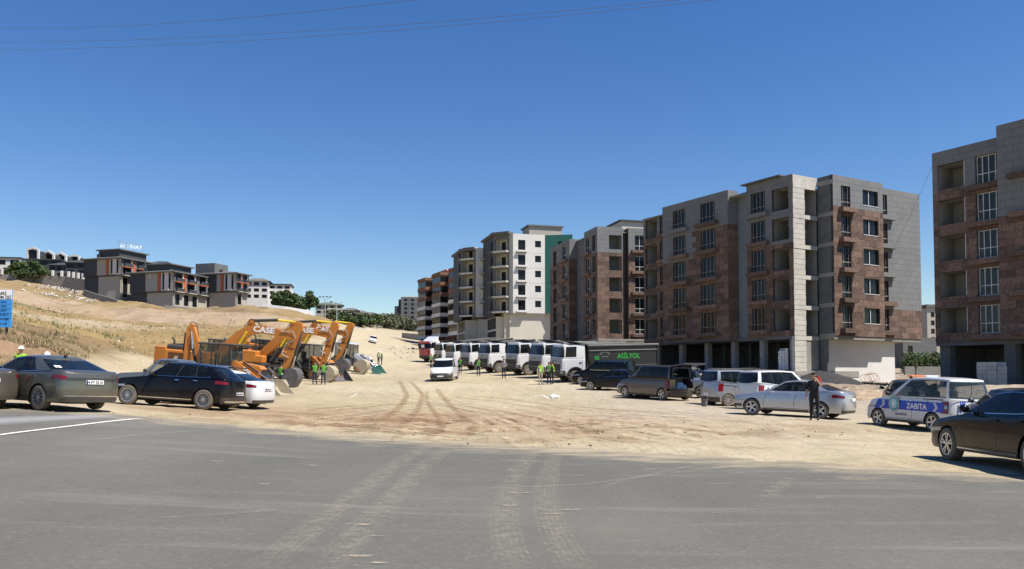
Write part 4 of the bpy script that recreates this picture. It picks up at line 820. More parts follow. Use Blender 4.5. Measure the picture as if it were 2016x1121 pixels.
# ------------------------------------------------------------------ tipper trucks
M_RAIL = mat('tipper_rail', (.16,.16,.155), .5, .2, .1)
def make_truck(label, group, cabpaint=None, front=None, tractor=False):
    cabpaint = cabpaint or P_TRUCKW; front = front or mat('truck_front_grey', (.30,.31,.32), .45, 0, .05, dust=.2)
    root = thing('tipper_truck' if not tractor else 'tractor_unit', label, 'truck', group=group); W = 2.48; XF = 4.25
    # cab shell: front at x = XF, 2.25 m long
    sh = Shell(2.25, W, [(0,1.98),(.3,2.0),(2.25,2.0)], zb=.62, ef=.30, er=.12, n=4., axles=(1.35,), wr=.53, ra=.66, hw=[(.5,.97),(1.2,1.),(2.0,1.)], xf=[(.5,.06),(.9,0),(1.4,.0),(2.0,.04)], xr=[(.5,0),(2,0)], bow=0)
    C = Cabin(sh, b=(.04,2.25,1.24), t=(.30,2.22,1.16), zr=[(.3,3.0),(2.3,3.06)], e0=.30, e1=.12, n=4., barrel=.01); off = XF-2.25/2
    def shift(o): o.location.x = off; return o
    mb = MB(); sh.body(mb, cabin=(.3,2.1)); gl = C.build(mb, [(.07,.60)], tb=(.08,.88), ws=.94, rear=False, pillar_black=False); shift(mb.obj('cab', [cabpaint, M_DARK], root, 32))
    for nm, g in gl: shift(g.obj(nm, M_GLASS, root, 40))
    q = MB(); [sh.patch(0,.94,1.16,1.99,sd,.012,mb=q) for sd in (1,-1)]; shift(q.obj('front_panel', front, root, 40))
    q = MB(); [sh.patch(0,.62,1.02,1.52,sd,.022,mb=q) for sd in (1,-1)]; g_ = shift(q.obj('grille', M_BLACKP, root, 40))
    q = MB(); q.bbox(1.02,1.16,-.45,.45,1.68,1.76,.01); shift(q.obj('badge', M_ALLOYD, root))
    q = MB(); [sh.patch(0,1.0+.10,.62,1.0,sd,.02,mb=q) for sd in (1,-1)]; bmp = shift(q.obj('bumper', M_BLACKP, root, 40))
    for sd in (1,-1):
        shift(sh.patch(.62,.96,.78,.96,sd,.03).obj('headlight', M_HEAD, root, 40))
        q = MB(); sh.patch(sh.sx(.34), sh.sx(.36), .85, 2.0, sd, .006, n=1, mb=q, thick=.01); sh.patch(sh.sx(1.93), sh.sx(1.95), 1.15, 2.0, sd, .006, n=1, mb=q, thick=.01); shift(q.obj('door_seam', M_INK, root))
        q = MB(); sh.patch(sh.sx(1.68), sh.sx(1.86), 1.55, 1.66, sd, .03, n=1, mb=q, thick=.03); shift(q.obj('door_handle', M_BLACKP, root))
        q = MB(); q.bbox(.80,.92,sd*1.36-.12,sd*1.36+.12,2.05,2.75,.04); q.tube([(.86,sd*1.2,2.8),(.86,sd*1.36,2.78)], .02, 5); shift(q.obj('wing_mirror', M_BLACKP, root))
        q = MB(); n = 14; V = []                         # fender over the front wheel
        for k in range(n+1):
            t = math.pi*k/n; cx = 2.25/2-1.35
            V += [(cx+.66*math.cos(t),sd*1.27,.53+.66*math.sin(t)),(cx+.78*math.cos(t),sd*1.27,.53+.78*math.sin(t)),(cx+.66*math.cos(t),sd*.85,.53+.66*math.sin(t)),(cx+.78*math.cos(t),sd*.85,.53+.78*math.sin(t))]
        for k in range(n):
            a = 4*k; q.add([V[i] for i in range(a,a+8)], [(0,4,5,1),(1,5,7,3),(3,7,6,2),(2,6,4,0)])
        shift(q.obj('fender', M_BLACKP, root, 40))
        q = MB(); [q.bbox(.15+.02*k,.62,sd*1.0 if sd > 0 else -1.22,1.22 if sd > 0 else -1.0,.45+.28*k,.52+.28*k,.015) for k in (0,1)]; q.box(.3,.36,sd*1.08-.03,sd*1.08+.03,.45,.8); shift(q.obj('cab_step', M_BLACKP, root))
    q = MB(); q.bbox(.45,.80,-1.1,1.1,2.98,3.05,.02); q.bbox(-.5,.2,-.35,.35,3.02,3.14,.04); shift(q.obj('roof_cap', cabpaint, root))
    q = MB(); q.box(-4.2 if not tractor else -2.2,XF-.3,-.42,-.32,.72,1.0); q.box(-4.2 if not tractor else -2.2,XF-.3,.32,.42,.72,1.0); [q.box(x,x+.12,-.42,.42,.75,.95) for x in np.linspace(-2.1 if tractor else -4.1,3.4,6)]; q.obj('chassis', M_STEELG, root)
    ax = [XF-1.35] + ([XF-3.3] if not tractor else []) + ([-1.9,-3.25] if not tractor else [-.6])
    for i, a in enumerate(ax):
        for sd in (1,-1): add_wheel(root, a, sd*(1.05 if i < 2 and not tractor or i == 0 else .98), .53, .32 if i < 2 and not tractor or i == 0 else .55, 'truck', sd)
        ab = MB(); ab.tube([(a,-1.0,.53),(a,1.0,.53)], .09, 8); ab.obj('axle', M_STEELG, root)
    q = MB(); q.bbox(.2,1.2,.55,1.15,.45,1.05,.06); q.obj('fuel_tank', M_PIPE if tractor else M_STEELG, root)
    if tractor:
        q = MB(); q.prism([(XF-2.1,3.05),(XF-.7,3.1),(XF-1.9,3.7),(XF-2.15,3.72)], -1.0, 1.0); q.obj('wind_deflector', P_WHITE, root)
        q = MB(); q.lathe([(.001,-.04),(.55,-.04),(.55,.04),(.001,.04)], 16, Matrix.Translation((-.6,0,1.1)) @ Matrix.Rotation(R(90),4,'X')); q.obj('fifth_wheel', M_STEELG, root)
        return root
    BD = mat('tipper_black', (.02,.021,.022), .45, 0, .15, .8, dust=.12); ZB, ZT = 1.18, 3.02
    q = MB(); x0, x1 = -4.45, 1.85                  # open-topped body with sloped nose
    q.prism([(x0,ZB),(x1-.5,ZB),(x1,ZB+.9),(x1,ZT),(x1-.05,ZT),(x1-.05,ZB+.92),(x1-.53,ZB+.05),(x0,ZB+.05)], -1.22, 1.22)
    for sd in (1,-1): q.prism([(x0,ZB),(x1-.5,ZB),(x1,ZB+.9),(x1,ZT),(x0,ZT)], sd*1.24-.02, sd*1.24+.02)
    tb = q.obj('tipper_body', BD, root)
    for sd in (1,-1):
        q = MB(); q.bbox(x0-.02,x1+.02,sd*1.29-.05,sd*1.29+.05,ZT-.12,ZT+.02,.02); q.obj('top_rail', M_RAIL, tb)
        q = MB(); q.bbox(x0,x1,sd*1.285-.03,sd*1.285+.03,ZT-.50,ZT-.44,.01); q.obj('side_rib', M_RAIL, tb)
        q = MB(); q.bbox(x0,x1-.5,sd*1.27-.04,sd*1.27+.04,ZB+.02,ZB+.16,.01); q.obj('side_rib', BD, tb)
        for xx in np.linspace(x0+.06,x1-.1,2): q = MB(); q.bbox(xx-.05,xx+.05,sd*1.29-.045,sd*1.29+.045,ZB+(.0 if xx < 0 else .9),ZT-.13,.01); q.obj('corner_post', BD, tb)
    q = MB(); q.bbox(x0-.09,x0-.02,-1.22,1.22,ZB,ZT-.05,.02); [q.bbox(x0-.14,x0-.09,y-.05,y+.05,ZB,ZT-.06,.01) for y in (-1.1,-.4,.4,1.1)]; q.obj('tailgate', BD, tb)
    q = MB(); q.prism([(x1,ZT-.04),(x1+1.35,ZT+.28),(x1+1.35,ZT+.34),(x1,ZT+.06)], -1.22, 1.22); q.obj('cab_protector', M_STEELG, tb)
    q = MB(); q.box(x1+.02,x1+.12,-1.1,1.1,1.0,ZT-.1); q.obj('cab_guard', M_DARK, root)
    q = MB(); q.bbox(-3.9,-3.8,-1.2,1.2,.55,.75,.02); q.obj('rear_bar', M_STEELG, root)
    return root
TR = [(1115,66,'white tipper truck nearest the camera with ASILYOL on its side'), (1072,71.5,'second white tipper truck counting from the ASILYOL truck'), (1024,77,'third white tipper truck counting from the ASILYOL truck'),
      (968,84,'fourth white tipper truck counting from the ASILYOL truck'), (931,93,'fifth white tipper truck counting from the ASILYOL truck'), (900,103,'sixth white tipper truck counting from the ASILYOL truck'), (876,113,'white tipper truck next to the red tractor unit')]
TG = 'white tipper trucks parked in a row'
def put_truck(o, u, d, head):
    x, y = at(u, d); f = Vector((math.sin(R(head)), math.cos(R(head)))); set_pose(o, x-f.x*3.2, y-f.y*3.2, head, 5, 2)
t0 = make_truck(TR[0][2], TG)
others = [dup(t0, t[2], TG) for t in TR[1:]]
for o, (u, d, _), h in zip([t0]+others, TR, (-108,-115,-116,-117,-117,-118,-118)): put_truck(o, u, d, h)
bd = next(c for c in t0.children if c.name.startswith('tipper_body'))
lettering('ASİLYOL', .54, M_LGREEN, bd, (-1.75,1.275,2.05), (-1,0,0), (0,1,0), .006, .004, squash=.95)
lettering('05', .42, M_LGREEN, bd, (1.05,1.275,1.95), (-1,0,0), (0,1,0), .006, .006)
q = MB(); V = []
for k in range(13):
    t = math.pi*(.15+.7*k/12); V += [(.35+.42*math.cos(t),1.27,2.02+.36*math.sin(t)),(.35+.56*math.cos(t),1.27,2.02+.46*math.sin(t))]
q.add(V, [(2*k,2*k+1,2*k+3,2*k+2) for k in range(12)]); q.box(.05,.65,1.262,1.27,2.02,2.09); q.obj('faded_emblem', mat('faded_print',(.12,.13,.13),.6), bd)
t1 = make_truck('red fronted tractor unit with white cab side at the far end', None, None, P_RED, True); t1.pop('group', None) if 'group' in t1 else None
put_truck(t1, 846, 120, -136)
p = MB(); p.box(4.30,4.32,-.40,.30,2.2,2.65); p.obj('windshield_sheet', M_PLATE, t1)
p = MB(); p.bbox(4.02,4.27,-1.18,1.18,2.78,3.12,.06); p.obj('sun_visor', P_RED, t1); p = MB(); p.bbox(4.16,4.285,-1.05,1.05,1.0,2.05,.05); p.obj('red_front', P_RED, t1)

# ------------------------------------------------------------------ excavators
def plate(root, name, poly, y0, y1, m, b=0):
    q = MB(); q.prism(poly, y0, y1); return q.obj(name, m, root)
def rod(root, name, a, b, r, m, r2=None, n=10):
    q = MB(); q.tube([a, b], [r, r2 or r], n); return q.obj(name, m, root, 40)
def curve_pts(P, n=6):
    """round a coarse polyline"""
    P = [Vector(p) for p in P]; out = [P[0]]
    for i in range(1, len(P)-1):
        a = P[i].lerp(P[i-1], .3); b = P[i].lerp(P[i+1], .3)
        out += [a.lerp(P[i], t).lerp(P[i].lerp(b, t), t) for t in np.linspace(0,1,n)]
    return out+[P[-1]]
def bucket(root, ox, oz, sc, ang, w, m):
    """digging bucket: two side plates, curved shell, teeth; pivot at (ox, oz)"""
    c, s = math.cos(R(ang)), math.sin(R(ang)); tr = lambda p: (ox+sc*(p[0]*c-p[1]*s), oz+sc*(p[0]*s+p[1]*c))
    arc = [(-.1,.15),(.45,.62),(1.0,.72),(1.45,.5),(1.65,.05),(1.55,-.4),(1.2,-.9),(1.0,-1.15)]
    side = arc+[(.85,-1.0),(.55,-.35),(-.12,-.1)]; side = [tr(p) for p in side]; A = curve_pts([(x,0,z) for x, z in map(tr, arc)]); V = []; n = len(A)
    b = MB()
    for p in A: V += [(p.x,-w/2,p.z),(p.x,w/2,p.z)]
    b.add(V, [(2*i,2*i+1,2*i+3,2*i+2) for i in range(n-1)]); cc = Vector((sum(p.x for p in A)/n,0,sum(p.z for p in A)/n))
    V = []
    for p in A: q = p.lerp(cc,.05); V += [(q.x,-w/2,q.z),(q.x,w/2,q.z)]
    b.add(V, [(2*i,2*i+1,2*i+3,2*i+2) for i in range(n-1)])
    bo = b.obj('bucket', m, root)
    for sd in (1,-1): k = MB(); k.prism(side, sd*w/2-.02, sd*w/2+.02); k.obj('bucket_side', m, bo)
    for k in range(5):
        y = (k-2)*w/4.4; t = MB(); q = [tr(p) for p in ((1.1,-1.0),(.98,-.98),(.90,-1.36))]; t.prism(q, y-.06, y+.06); t.obj('bucket_tooth', m, bo)
    return tr((.35,.45))
def make_excavator(label, x, y, head, bm, model=None, kb=1., clean=True, bang=0., lift=0., dz=None):
    root = thing('excavator', label, 'excavator', group='orange excavators'); set_pose(root, x, y, head, 3.5, 2.4, dz)
    for sd in (1,-1):
        yc = sd*1.3; q = MB(); n = 10; loop = [(2.0+.45*math.cos(t), .47+.45*math.sin(t)) for t in np.linspace(-math.pi/2,math.pi/2,n)]+[(-2.0-.45*math.cos(t), .47-.45*math.sin(t)) for t in np.linspace(-math.pi/2,math.pi/2,n)]
        V = []
        for a, b in loop: V += [(a,yc-.3,b),(a,yc+.3,b)]
        q.add(V, [(2*i,2*i+1,(2*i+3) % (4*n),(2*i+2) % (4*n)) for i in range(2*n)]); tk = q.obj('track', M_RUBBER if False else M_STEELG, root)
        fr = MB(); fr.bbox(-1.9,1.9,yc-.22,yc+.22,.32,.72,.05); fr.obj('track_frame', M_STEELG, tk)
        for xx in (-2.0,2.0,-1.2,-.6,0,.6,1.2):
            wq = MB(); rr = .36 if abs(xx) == 2. else .16; wq.lathe([(.001,-.24),(rr,-.24),(rr,.24),(.001,.24)], 14, Matrix.Translation((xx,yc,.47 if abs(xx) == 2. else .2))); wq.obj('roller', M_STEELG, tk)
        for k in range(26):
            tt = k/26*2*(4.0+math.pi*.45)                # grousers
            Ls = 4.0; Rr = .47; c = math.pi*Rr
            if tt < Ls: p = (-2+tt, .02, 0)
            elif tt < Ls+c: a = (tt-Ls)/Rr-math.pi/2; p = (2+Rr*math.cos(a), .47+Rr*math.sin(a), a+math.pi/2)
            elif tt < 2*Ls+c: p = (2-(tt-Ls-c), .94, math.pi)
            else: a = (tt-2*Ls-c)/Rr+math.pi/2; p = (-2+Rr*math.cos(a), .47+Rr*math.sin(a), a+math.pi/2)
            sq = MB(); sq.box(-.10,.10,-.31,.31,-.02,.025,0,Matrix.Translation((p[0],yc,p[1])) @ Matrix.Rotation(-p[2],4,'Y')); sq.obj('track_shoe', M_STEELG, tk)
    q = MB(); q.box(-.9,.9,-1.05,1.05,.45,.9); q.lathe([(.001,-.15),(.75,-.15),(.75,.18),(.001,.18)], 20, Matrix.Translation((0,0,1.05)) @ Matrix.Rotation(R(90),4,'X')); q.obj('turntable', M_STEELG, root)
    q = MB(); q.bbox(-3.0,1.6,-1.45,1.45,1.15,1.35,.04); q.obj('deck', M_STEELG, root)
    q = MB(); pl = [(-2.2,-1.48),(-3.0,-1.35),(-3.35,-.7),(-3.42,0),(-3.35,.7),(-3.0,1.35),(-2.2,1.48)]; q.prism(pl, 1.2, 2.42, plane='xy'); q.obj('counterweight', M_ORANGE, root)
    for sd, x1 in ((-1,.95),(1,-.35)):
        q = MB(); q.bbox(-2.22,x1,sd*.45 if sd > 0 else -1.46,1.46 if sd > 0 else -.45,1.36,2.30,.06); hs_ = q.obj('side_housing', M_ORANGE, root)
        for k in range(5): v = MB(); v.box(-1.95,-.75,sd*1.463-.012,sd*1.463+.012,2.05-.09*k,2.09-.09*k); v.obj('vent_slot', M_DARK, hs_)
        for xx in (-1.2+.9,): v = MB(); v.box(xx-.01,xx+.01,sd*1.464-.008,sd*1.464+.008,1.4,2.26); v.obj('panel_seam', M_DARK, hs_)
    q = MB(); q.bbox(-2.25,-.55,-1.2,1.2,2.28,2.66,.10); hd = q.obj('engine_hood', M_STEELG, root)
    for k in range(6): v = MB(); v.box(-2.1,-.8,-1.0+.36*k,-.85+.36*k,2.655,2.675); v.obj('hood_rib', M_DARK, hd)
    q = MB(); q.tube(curve_pts([(-1.9,-.75,2.6),(-1.9,-.75,2.95),(-2.1,-.75,3.1)]), .075, 8); q.obj('exhaust', M_STEELG, root, 40)
    if model: lettering(model, .26, M_INK, root, (-1.6,-1.47,1.52), (1,0,0), (0,-1,0), .004, .006)
    # cab on the left of the boom
    cx0, cx1, cy0, cy1, cz0, cz1 = .0,1.75,.48,1.46,1.36,3.18; P = [(cx0,cz0),(cx0,cz1-.05),(cx0+.1,cz1),(cx1-.35,cz1),(cx1-.12,cz1-.15),(cx1,2.2),(cx1-.05,cz0)]
    q = MB(); q.bbox(cx0,cx1-.35,cy0,cy1,cz1-.06,cz1+.03,.03); q.bbox(cx0,cx1-.03,cy0,cy1,cz0,cz0+.55,.03)
    for yy in (cy0+.04,cy1-.04):
        for a, b in (((cx0+.05,cz0),(cx0+.05,cz1)),((cx0+.85,cz0),(cx0+.85,cz1)),((cx1-.05,cz0+.4),(cx1-.05,2.3)),((cx1-.05,2.3),(cx1-.32,cz1))): q.tube([(a[0],yy,a[1]),(b[0],yy,b[1])], .05, 6)
    cb = q.obj('cab_frame', M_STEELG, root)
    for yy in (cy0+.03,cy1-.03):
        g = MB(); g.add([(cx0+.08,yy,cz0+.55),(cx1-.05,yy,cz0+.55),(cx1-.05,yy,2.3),(cx1-.33,yy,cz1-.06),(cx0+.08,yy,cz1-.06)], [(0,1,2,3,4)]); g.obj('cab_window', M_GLASSB, root)
    g = MB(); g.add([(cx1-.02,cy0+.05,cz0+.55),(cx1-.02,cy1-.05,cz0+.55),(cx1-.02,cy1-.05,2.3),(cx1-.02,cy0+.05,2.3)], [(0,1,2,3)]); g.add([(cx1-.02,cy0+.05,2.3),(cx1-.02,cy1-.05,2.3),(cx1-.32,cy1-.05,cz1-.06),(cx1-.32,cy0+.05,cz1-.06)], [(0,1,2,3)]); g.obj('windshield', M_GLASSB, root)
    g = MB(); g.bbox(.35,.85,.72,1.22,1.6,1.95,.05); g.bbox(.30,.45,.74,1.20,1.9,2.6,.05); g.obj('operator_seat', M_SEAT, root)
    # hand rails on the right front
    for (a, b) in (((.95,-.5),(.95,-1.4)),((.2,-1.4),(.95,-1.4))):
        g = MB(); g.tube([(a[0],a[1],2.3),(a[0],a[1],3.0),(b[0],b[1],3.0),(b[0],b[1],2.3)], .022, 6); g.tube([(a[0],a[1],2.65),(b[0],b[1],2.65)], .018, 6); g.obj('hand_rail', M_STEELG, root)
    g = MB(); g.bbox(.9,1.55,-1.44,-.6,1.36,1.95,.06); g.obj('tool_box', M_ORANGE, root)
    # boom, stick, bucket (side profiles in x, z)
    lf = lambda p: (p[0], p[1]+lift*max(0,(p[0]-.8))/6)
    bt = [(.75,1.72),(.62,2.02),(1.2,2.75),(2.2,3.75),(2.9,4.28),(3.5,4.48),(4.2,4.50),(5.2,4.36),(6.35,4.10),(6.55,3.92),(6.45,3.66),(6.2,3.66),(5.0,3.88),(4.0,3.92),(3.4,3.76),(2.9,3.42),(2.0,2.56),(1.2,1.82)]
    bt = [lf(p) for p in bt]; plate(root, 'boom', bt, -.26, .26, M_ORANGE)
    dz_ = lift*5.6/6; up = lambda pts: [(a+.0, b+dz_) for a, b in pts]
    st = up([(6.62,5.02),(7.02,4.92),(7.12,4.65),(6.86,3.60),(6.45,2.2),(6.05,.98),(5.85,.92),(5.78,1.10),(6.02,2.3),(6.22,3.55),(6.20,3.95)]); plate(root, 'stick', st, -.20, .20, M_ORANGE)
    lk = bucket(root, 5.93, 1.0+dz_, .78*kb, bang, 1.25, bm)
    for sd in (1,-1):
        rod(root, 'boom_cylinder', (1.75,sd*.40,1.5), (2.55,sd*.40,2.75), .105, M_STEELG); rod(root, 'boom_cylinder_rod', (2.5,sd*.40,2.68), (3.15,sd*.40,3.95+lift*.4), .085, M_YELLOW)
    rod(root, 'stick_cylinder', (3.3,0,4.78+lift*.4), (5.25,0,4.98+lift*.75), .115, M_STEELG); rod(root, 'stick_cylinder_rod', (5.2,0,4.98+lift*.75), (6.75,0,4.92+dz_), .085, M_YELLOW)
    g = MB(); g.prism([lf((3.0,4.3)),lf((3.6,4.45)),lf((3.45,4.88)),lf((3.2,4.88))], -.12, .12); g.obj('cylinder_bracket', M_ORANGE, root)
    rod(root, 'bucket_cylinder', (7.0,0,4.35+dz_), (6.72,0,2.5+dz_), .095, M_STEELG); rod(root, 'bucket_cylinder_rod', (6.74,0,2.6+dz_), (6.52,0,1.55+dz_), .06, M_CHROME)
    rod(root, 'bucket_link', (6.52,0,1.55+dz_), (lk[0],0,lk[1]), .07, M_STEELG); rod(root, 'bucket_link', (6.52,0,1.55+dz_), (6.15,0,1.5+dz_), .07, M_STEELG)
    for sd in (1,-1):
        g = MB(); g.tube(curve_pts([(2.9,sd*.2,lf((2.9,4.32))[1]),(3.3,sd*.2,lf((3.3,4.95))[1]),(3.8,sd*.2,lf((3.8,4.7))[1]),(4.0,sd*.2,lf((4.0,4.52))[1])]), .03, 6); g.obj('hydraulic_hose', M_BLACKP, root)
        g = MB(); g.tube(curve_pts([(5.6,sd*.28,lf((5.6,4.15))[1]),(6.5,sd*.30,lf((6.5,4.3))[1]),(6.75,sd*.28,3.7+dz_),(6.0,sd*.28,3.3+dz_),(5.75,sd*.26,2.6+dz_),(6.3,sd*.24,2.35+dz_)],8), .035, 6); g.obj('hydraulic_hose', mat('hose_grey',(.30,.30,.29),.6), root)
        an = math.atan2(lf((5.2,0))[1]-lf((3.6,0))[1]-.05, 1.6)
        lettering('CASE', .56, M_LWHITE, root, (4.35,sd*.268,lf((4.35,4.18))[1]), (-sd*1*-1 if sd < 0 else -1,0,0) if False else ((1,0,-.03+lift/6) if sd < 0 else (-1,0,.03-lift/6)), (0,sd,0), .006, .022, squash=1.2)
    g = MB(); g.prism([(6.2,2.9+dz_),(6.62,2.9+dz_),(6.66,3.08+dz_),(6.25,3.08+dz_)], -.206, .206); g.obj('stick_band', mat('decal_brown',(.20,.06,.02),.6), root)
    return root
def ex_at(u, d, head, *a, **k):
    x, y = at(u, d); return make_excavator(k.pop('label'), x, y, head, *a, **k)
ex_at(398, 59, 93, M_BUCKETD, label='orange excavator nearest the camera with full CASE boom lettering', model='CX300C', bang=8, kb=1.02)
ex_at(492, 67, 94, M_BUCKETL, label='orange excavator second in the row with a dusty bucket', bang=-14, kb=1.05, lift=.15)
ex_at(540, 78, 93, M_BUCKETD, label='orange excavator farthest in the row with a dark bucket', bang=-5, kb=1.02, lift=.55)

# ------------------------------------------------------------------ backhoe loaders
def make_backhoe(label, u, d, head, bm, hoe=True, teal=None, white=False, text=True):
    root = thing('backhoe_loader', label, 'loader', group='backhoe loaders'); x, y = at(u, d); set_pose(root, x, y, head, 2.2, 1.8)
    PB = M_ORANGE if not white else P_WHITE
    for sd in (1,-1): add_wheel(root, -1.15, sd*.95, .78, .48, 'loader', sd); add_wheel(root, 1.15, sd*.95, .55, .36, 'loader', sd)
    q = MB(); q.bbox(-1.9,2.0,-.45,.45,.6,1.0,.05); [q.tube([(a,-.8,r),(a,.8,r)], .12, 8) for a, r in ((-1.15,.78),(1.15,.55))]; q.obj('chassis', M_STEELG, root)
    q = MB(); q.prism([(.45,1.0),(2.15,1.0),(2.2,1.55),(2.0,1.75),(.45,1.95)], -.42, .42); q.obj('engine_hood', PB, root)
    q = MB(); q.bbox(2.14,2.24,-.40,.40,1.0,1.55,.02); q.obj('front_grille', M_BLACKP, root)
    x0, x1, z0, z1 = -1.75,.45,1.0,2.92
    q = MB(); q.bbox(x0-.1,x1+.12,-.86,.86,z1,z1+.12,.05); q.obj('cab_roof', M_STEELG if not white else P_WHITE, root)
    q = MB(); q.bbox(x0+.1,x1,-.80,.80,.9,1.35,.04); q.obj('cab_floor', M_STEELG, root)
    for yy in (-.78,.78):
        for a, b in ((x0+.05,x0+.05),(-.55,-.55),(x1-.02,x1-.15)): MB().tube([(a,yy,1.2),(b,yy,z1)], .045, 6).obj('cab_pillar', M_STEELG, root)
    for yy in (-.78,.78):
        for a, b in ((x0+.1,-.6),(-.5,x1-.07)): g = MB(); g.add([(a,yy,1.35),(b,yy,1.35),(b-.03,yy,z1),(a,yy,z1)], [(0,1,2,3)]); g.obj('cab_window', M_GLASSB, root)
    for xx in (x0+.05,x1-.06): g = MB(); g.add([(xx,-.74,1.35),(xx,.74,1.35),(xx-.03,.74,z1),(xx-.03,-.74,z1)], [(0,1,2,3)]); g.obj('windshield' if xx > 0 else 'rear_window', M_GLASSB, root)
    g = MB(); g.bbox(-.95,-.45,-.25,.25,1.35,1.75,.05); g.bbox(-1.0,-.85,-.25,.25,1.7,2.35,.05); g.tube([(-.1,0,1.3),(.05,0,1.95)], .03, 6); g.obj('operator_seat', M_SEAT, root)
    for sd in (1,-1):
        q = MB(); n = 12; V = []                 # rear fender
        for k in range(n+1):
            t = math.pi*(.05+.9*k/n); V += [(-1.15+.86*math.cos(t),sd*.72,.78+.86*math.sin(t)),(-1.15+.86*math.cos(t),sd*1.2,.78+.86*math.sin(t))]
        q.add(V, [(2*k,2*k+1,2*k+3,2*k+2) for k in range(n)]); q.obj('fender', M_BLACKP, root)
        arm = [(.25,1.95),(.55,2.02),(1.6,1.35),(2.7,.55),(2.75,.38),(2.55,.35),(1.5,1.05),(.3,1.7)]; plate(root, 'loader_arm', arm, sd*.55-.07, sd*.55+.07, PB)
        rod(root, 'loader_cylinder', (.6,sd*.55,1.15), (1.4,sd*.55,1.25), .07, M_STEELG); rod(root, 'loader_cylinder_rod', (1.4,sd*.55,1.25), (1.9,sd*.55,1.1), .04, M_CHROME)
        rod(root, 'tilt_cylinder', (1.0,sd*.4,1.95), (2.0,sd*.4,1.35), .06, M_BLACKP); rod(root, 'tilt_cylinder_rod', (1.95,sd*.4,1.38), (2.85,sd*.4,.85), .045, M_CHROME)
        if text: lettering('CASE', .26, M_LWHITE, root, (1.35,sd*.63,1.42), (1,0,-.66) if sd < 0 else (-1,0,.66), (0,sd,0), .004, .008)
    w = 2.25; A = curve_pts([(2.75,0,.95),(2.62,0,.45),(2.85,0,.08),(3.85,0,.03)],6); V = []; b = MB()
    for p in A: V += [(p.x,-w/2,p.z),(p.x,w/2,p.z)]
    b.add(V, [(2*i,2*i+1,2*i+3,2*i+2) for i in range(len(A)-1)]); b.box(3.7,3.95,-w/2,w/2,.02,.05); V = []
    for p in A: V += [(p.x+.03,-w/2,p.z+.03),(p.x+.03,w/2,p.z+.03)]
    b.add(V, [(2*i,2*i+1,2*i+3,2*i+2) for i in range(len(A)-1)]); bo = b.obj('loader_bucket', teal or bm, root)
    for sd in (1,-1): k = MB(); k.prism([(p.x,p.z) for p in A]+[(3.45,.45),(2.95,.98)], sd*w/2-.025, sd*w/2+.025); k.obj('bucket_side', teal or bm, bo)
    if hoe:
        q = MB(); q.box(-2.2,-1.85,-.9,.9,.5,1.0); q.obj('hoe_frame', M_STEELG, root)
        for sd in (1,-1):
            q = MB(); q.bbox(-2.25,-2.05,sd*.95-.08,sd*.95+.08,.25,1.5,.02); q.bbox(-2.4,-1.9,sd*.95-.2,sd*.95+.2,.22,.28,.01); q.obj('stabiliser', M_ORANGE, root)
        plate(root, 'hoe_boom', [(-2.05,.9),(-1.9,1.1),(-2.0,2.4),(-2.35,3.6),(-2.55,4.05),(-2.75,3.95),(-2.5,3.2),(-2.3,2.3),(-2.25,1.0)], -.16, .10, M_ORANGE)
        plate(root, 'hoe_stick', [(-2.5,4.1),(-2.75,4.18),(-3.0,3.9),(-3.05,2.8),(-3.1,1.5),(-2.95,1.35),(-2.85,1.5),(-2.75,2.9),(-2.62,3.6)], -.13, .13, M_ORANGE)
        rod(root, 'hoe_cylinder', (-2.15,-.2,1.3), (-2.45,-.2,2.6), .08, M_BLACKP); rod(root, 'hoe_cylinder_rod', (-2.45,-.2,2.6), (-2.62,-.2,3.7), .05, M_CHROME)
        rod(root, 'hoe_cylinder', (-3.1,0,3.6), (-3.15,0,2.4), .07, M_BLACKP); bucket(root, -3.0, 1.4, .55, 185, .6, M_BUCKETL)
        g = MB(); g.tube(curve_pts([(-2.2,.2,2.4),(-2.5,.25,4.2),(-2.9,.2,4.35),(-3.0,.2,3.6)]), .025, 6); g.obj('hydraulic_hose', M_BLACKP, root)
    return root
make_backhoe('orange backhoe loader in front with dusty bucket beside the white sedan', 452, 51, 96, M_BUCKETL)
make_backhoe('orange backhoe loader standing between the excavator buckets', 612, 71, 118, M_BUCKETD, hoe=False)
make_backhoe('white hooded loader with a teal bucket at the far end of the machines', 690, 88, 96, M_BUCKETL, hoe=False, teal=M_TEAL, white=True, text=False)
# loose bucket in front of the white loader
rt = thing('spare_bucket', 'dusty excavator bucket on the ground near the teal bucket', 'bucket'); x, y = at(716, 85); set_pose(rt, x, y, 95, 1, 1); bucket(rt, -.9, .98, .85, 0, 1.2, M_BUCKETL)
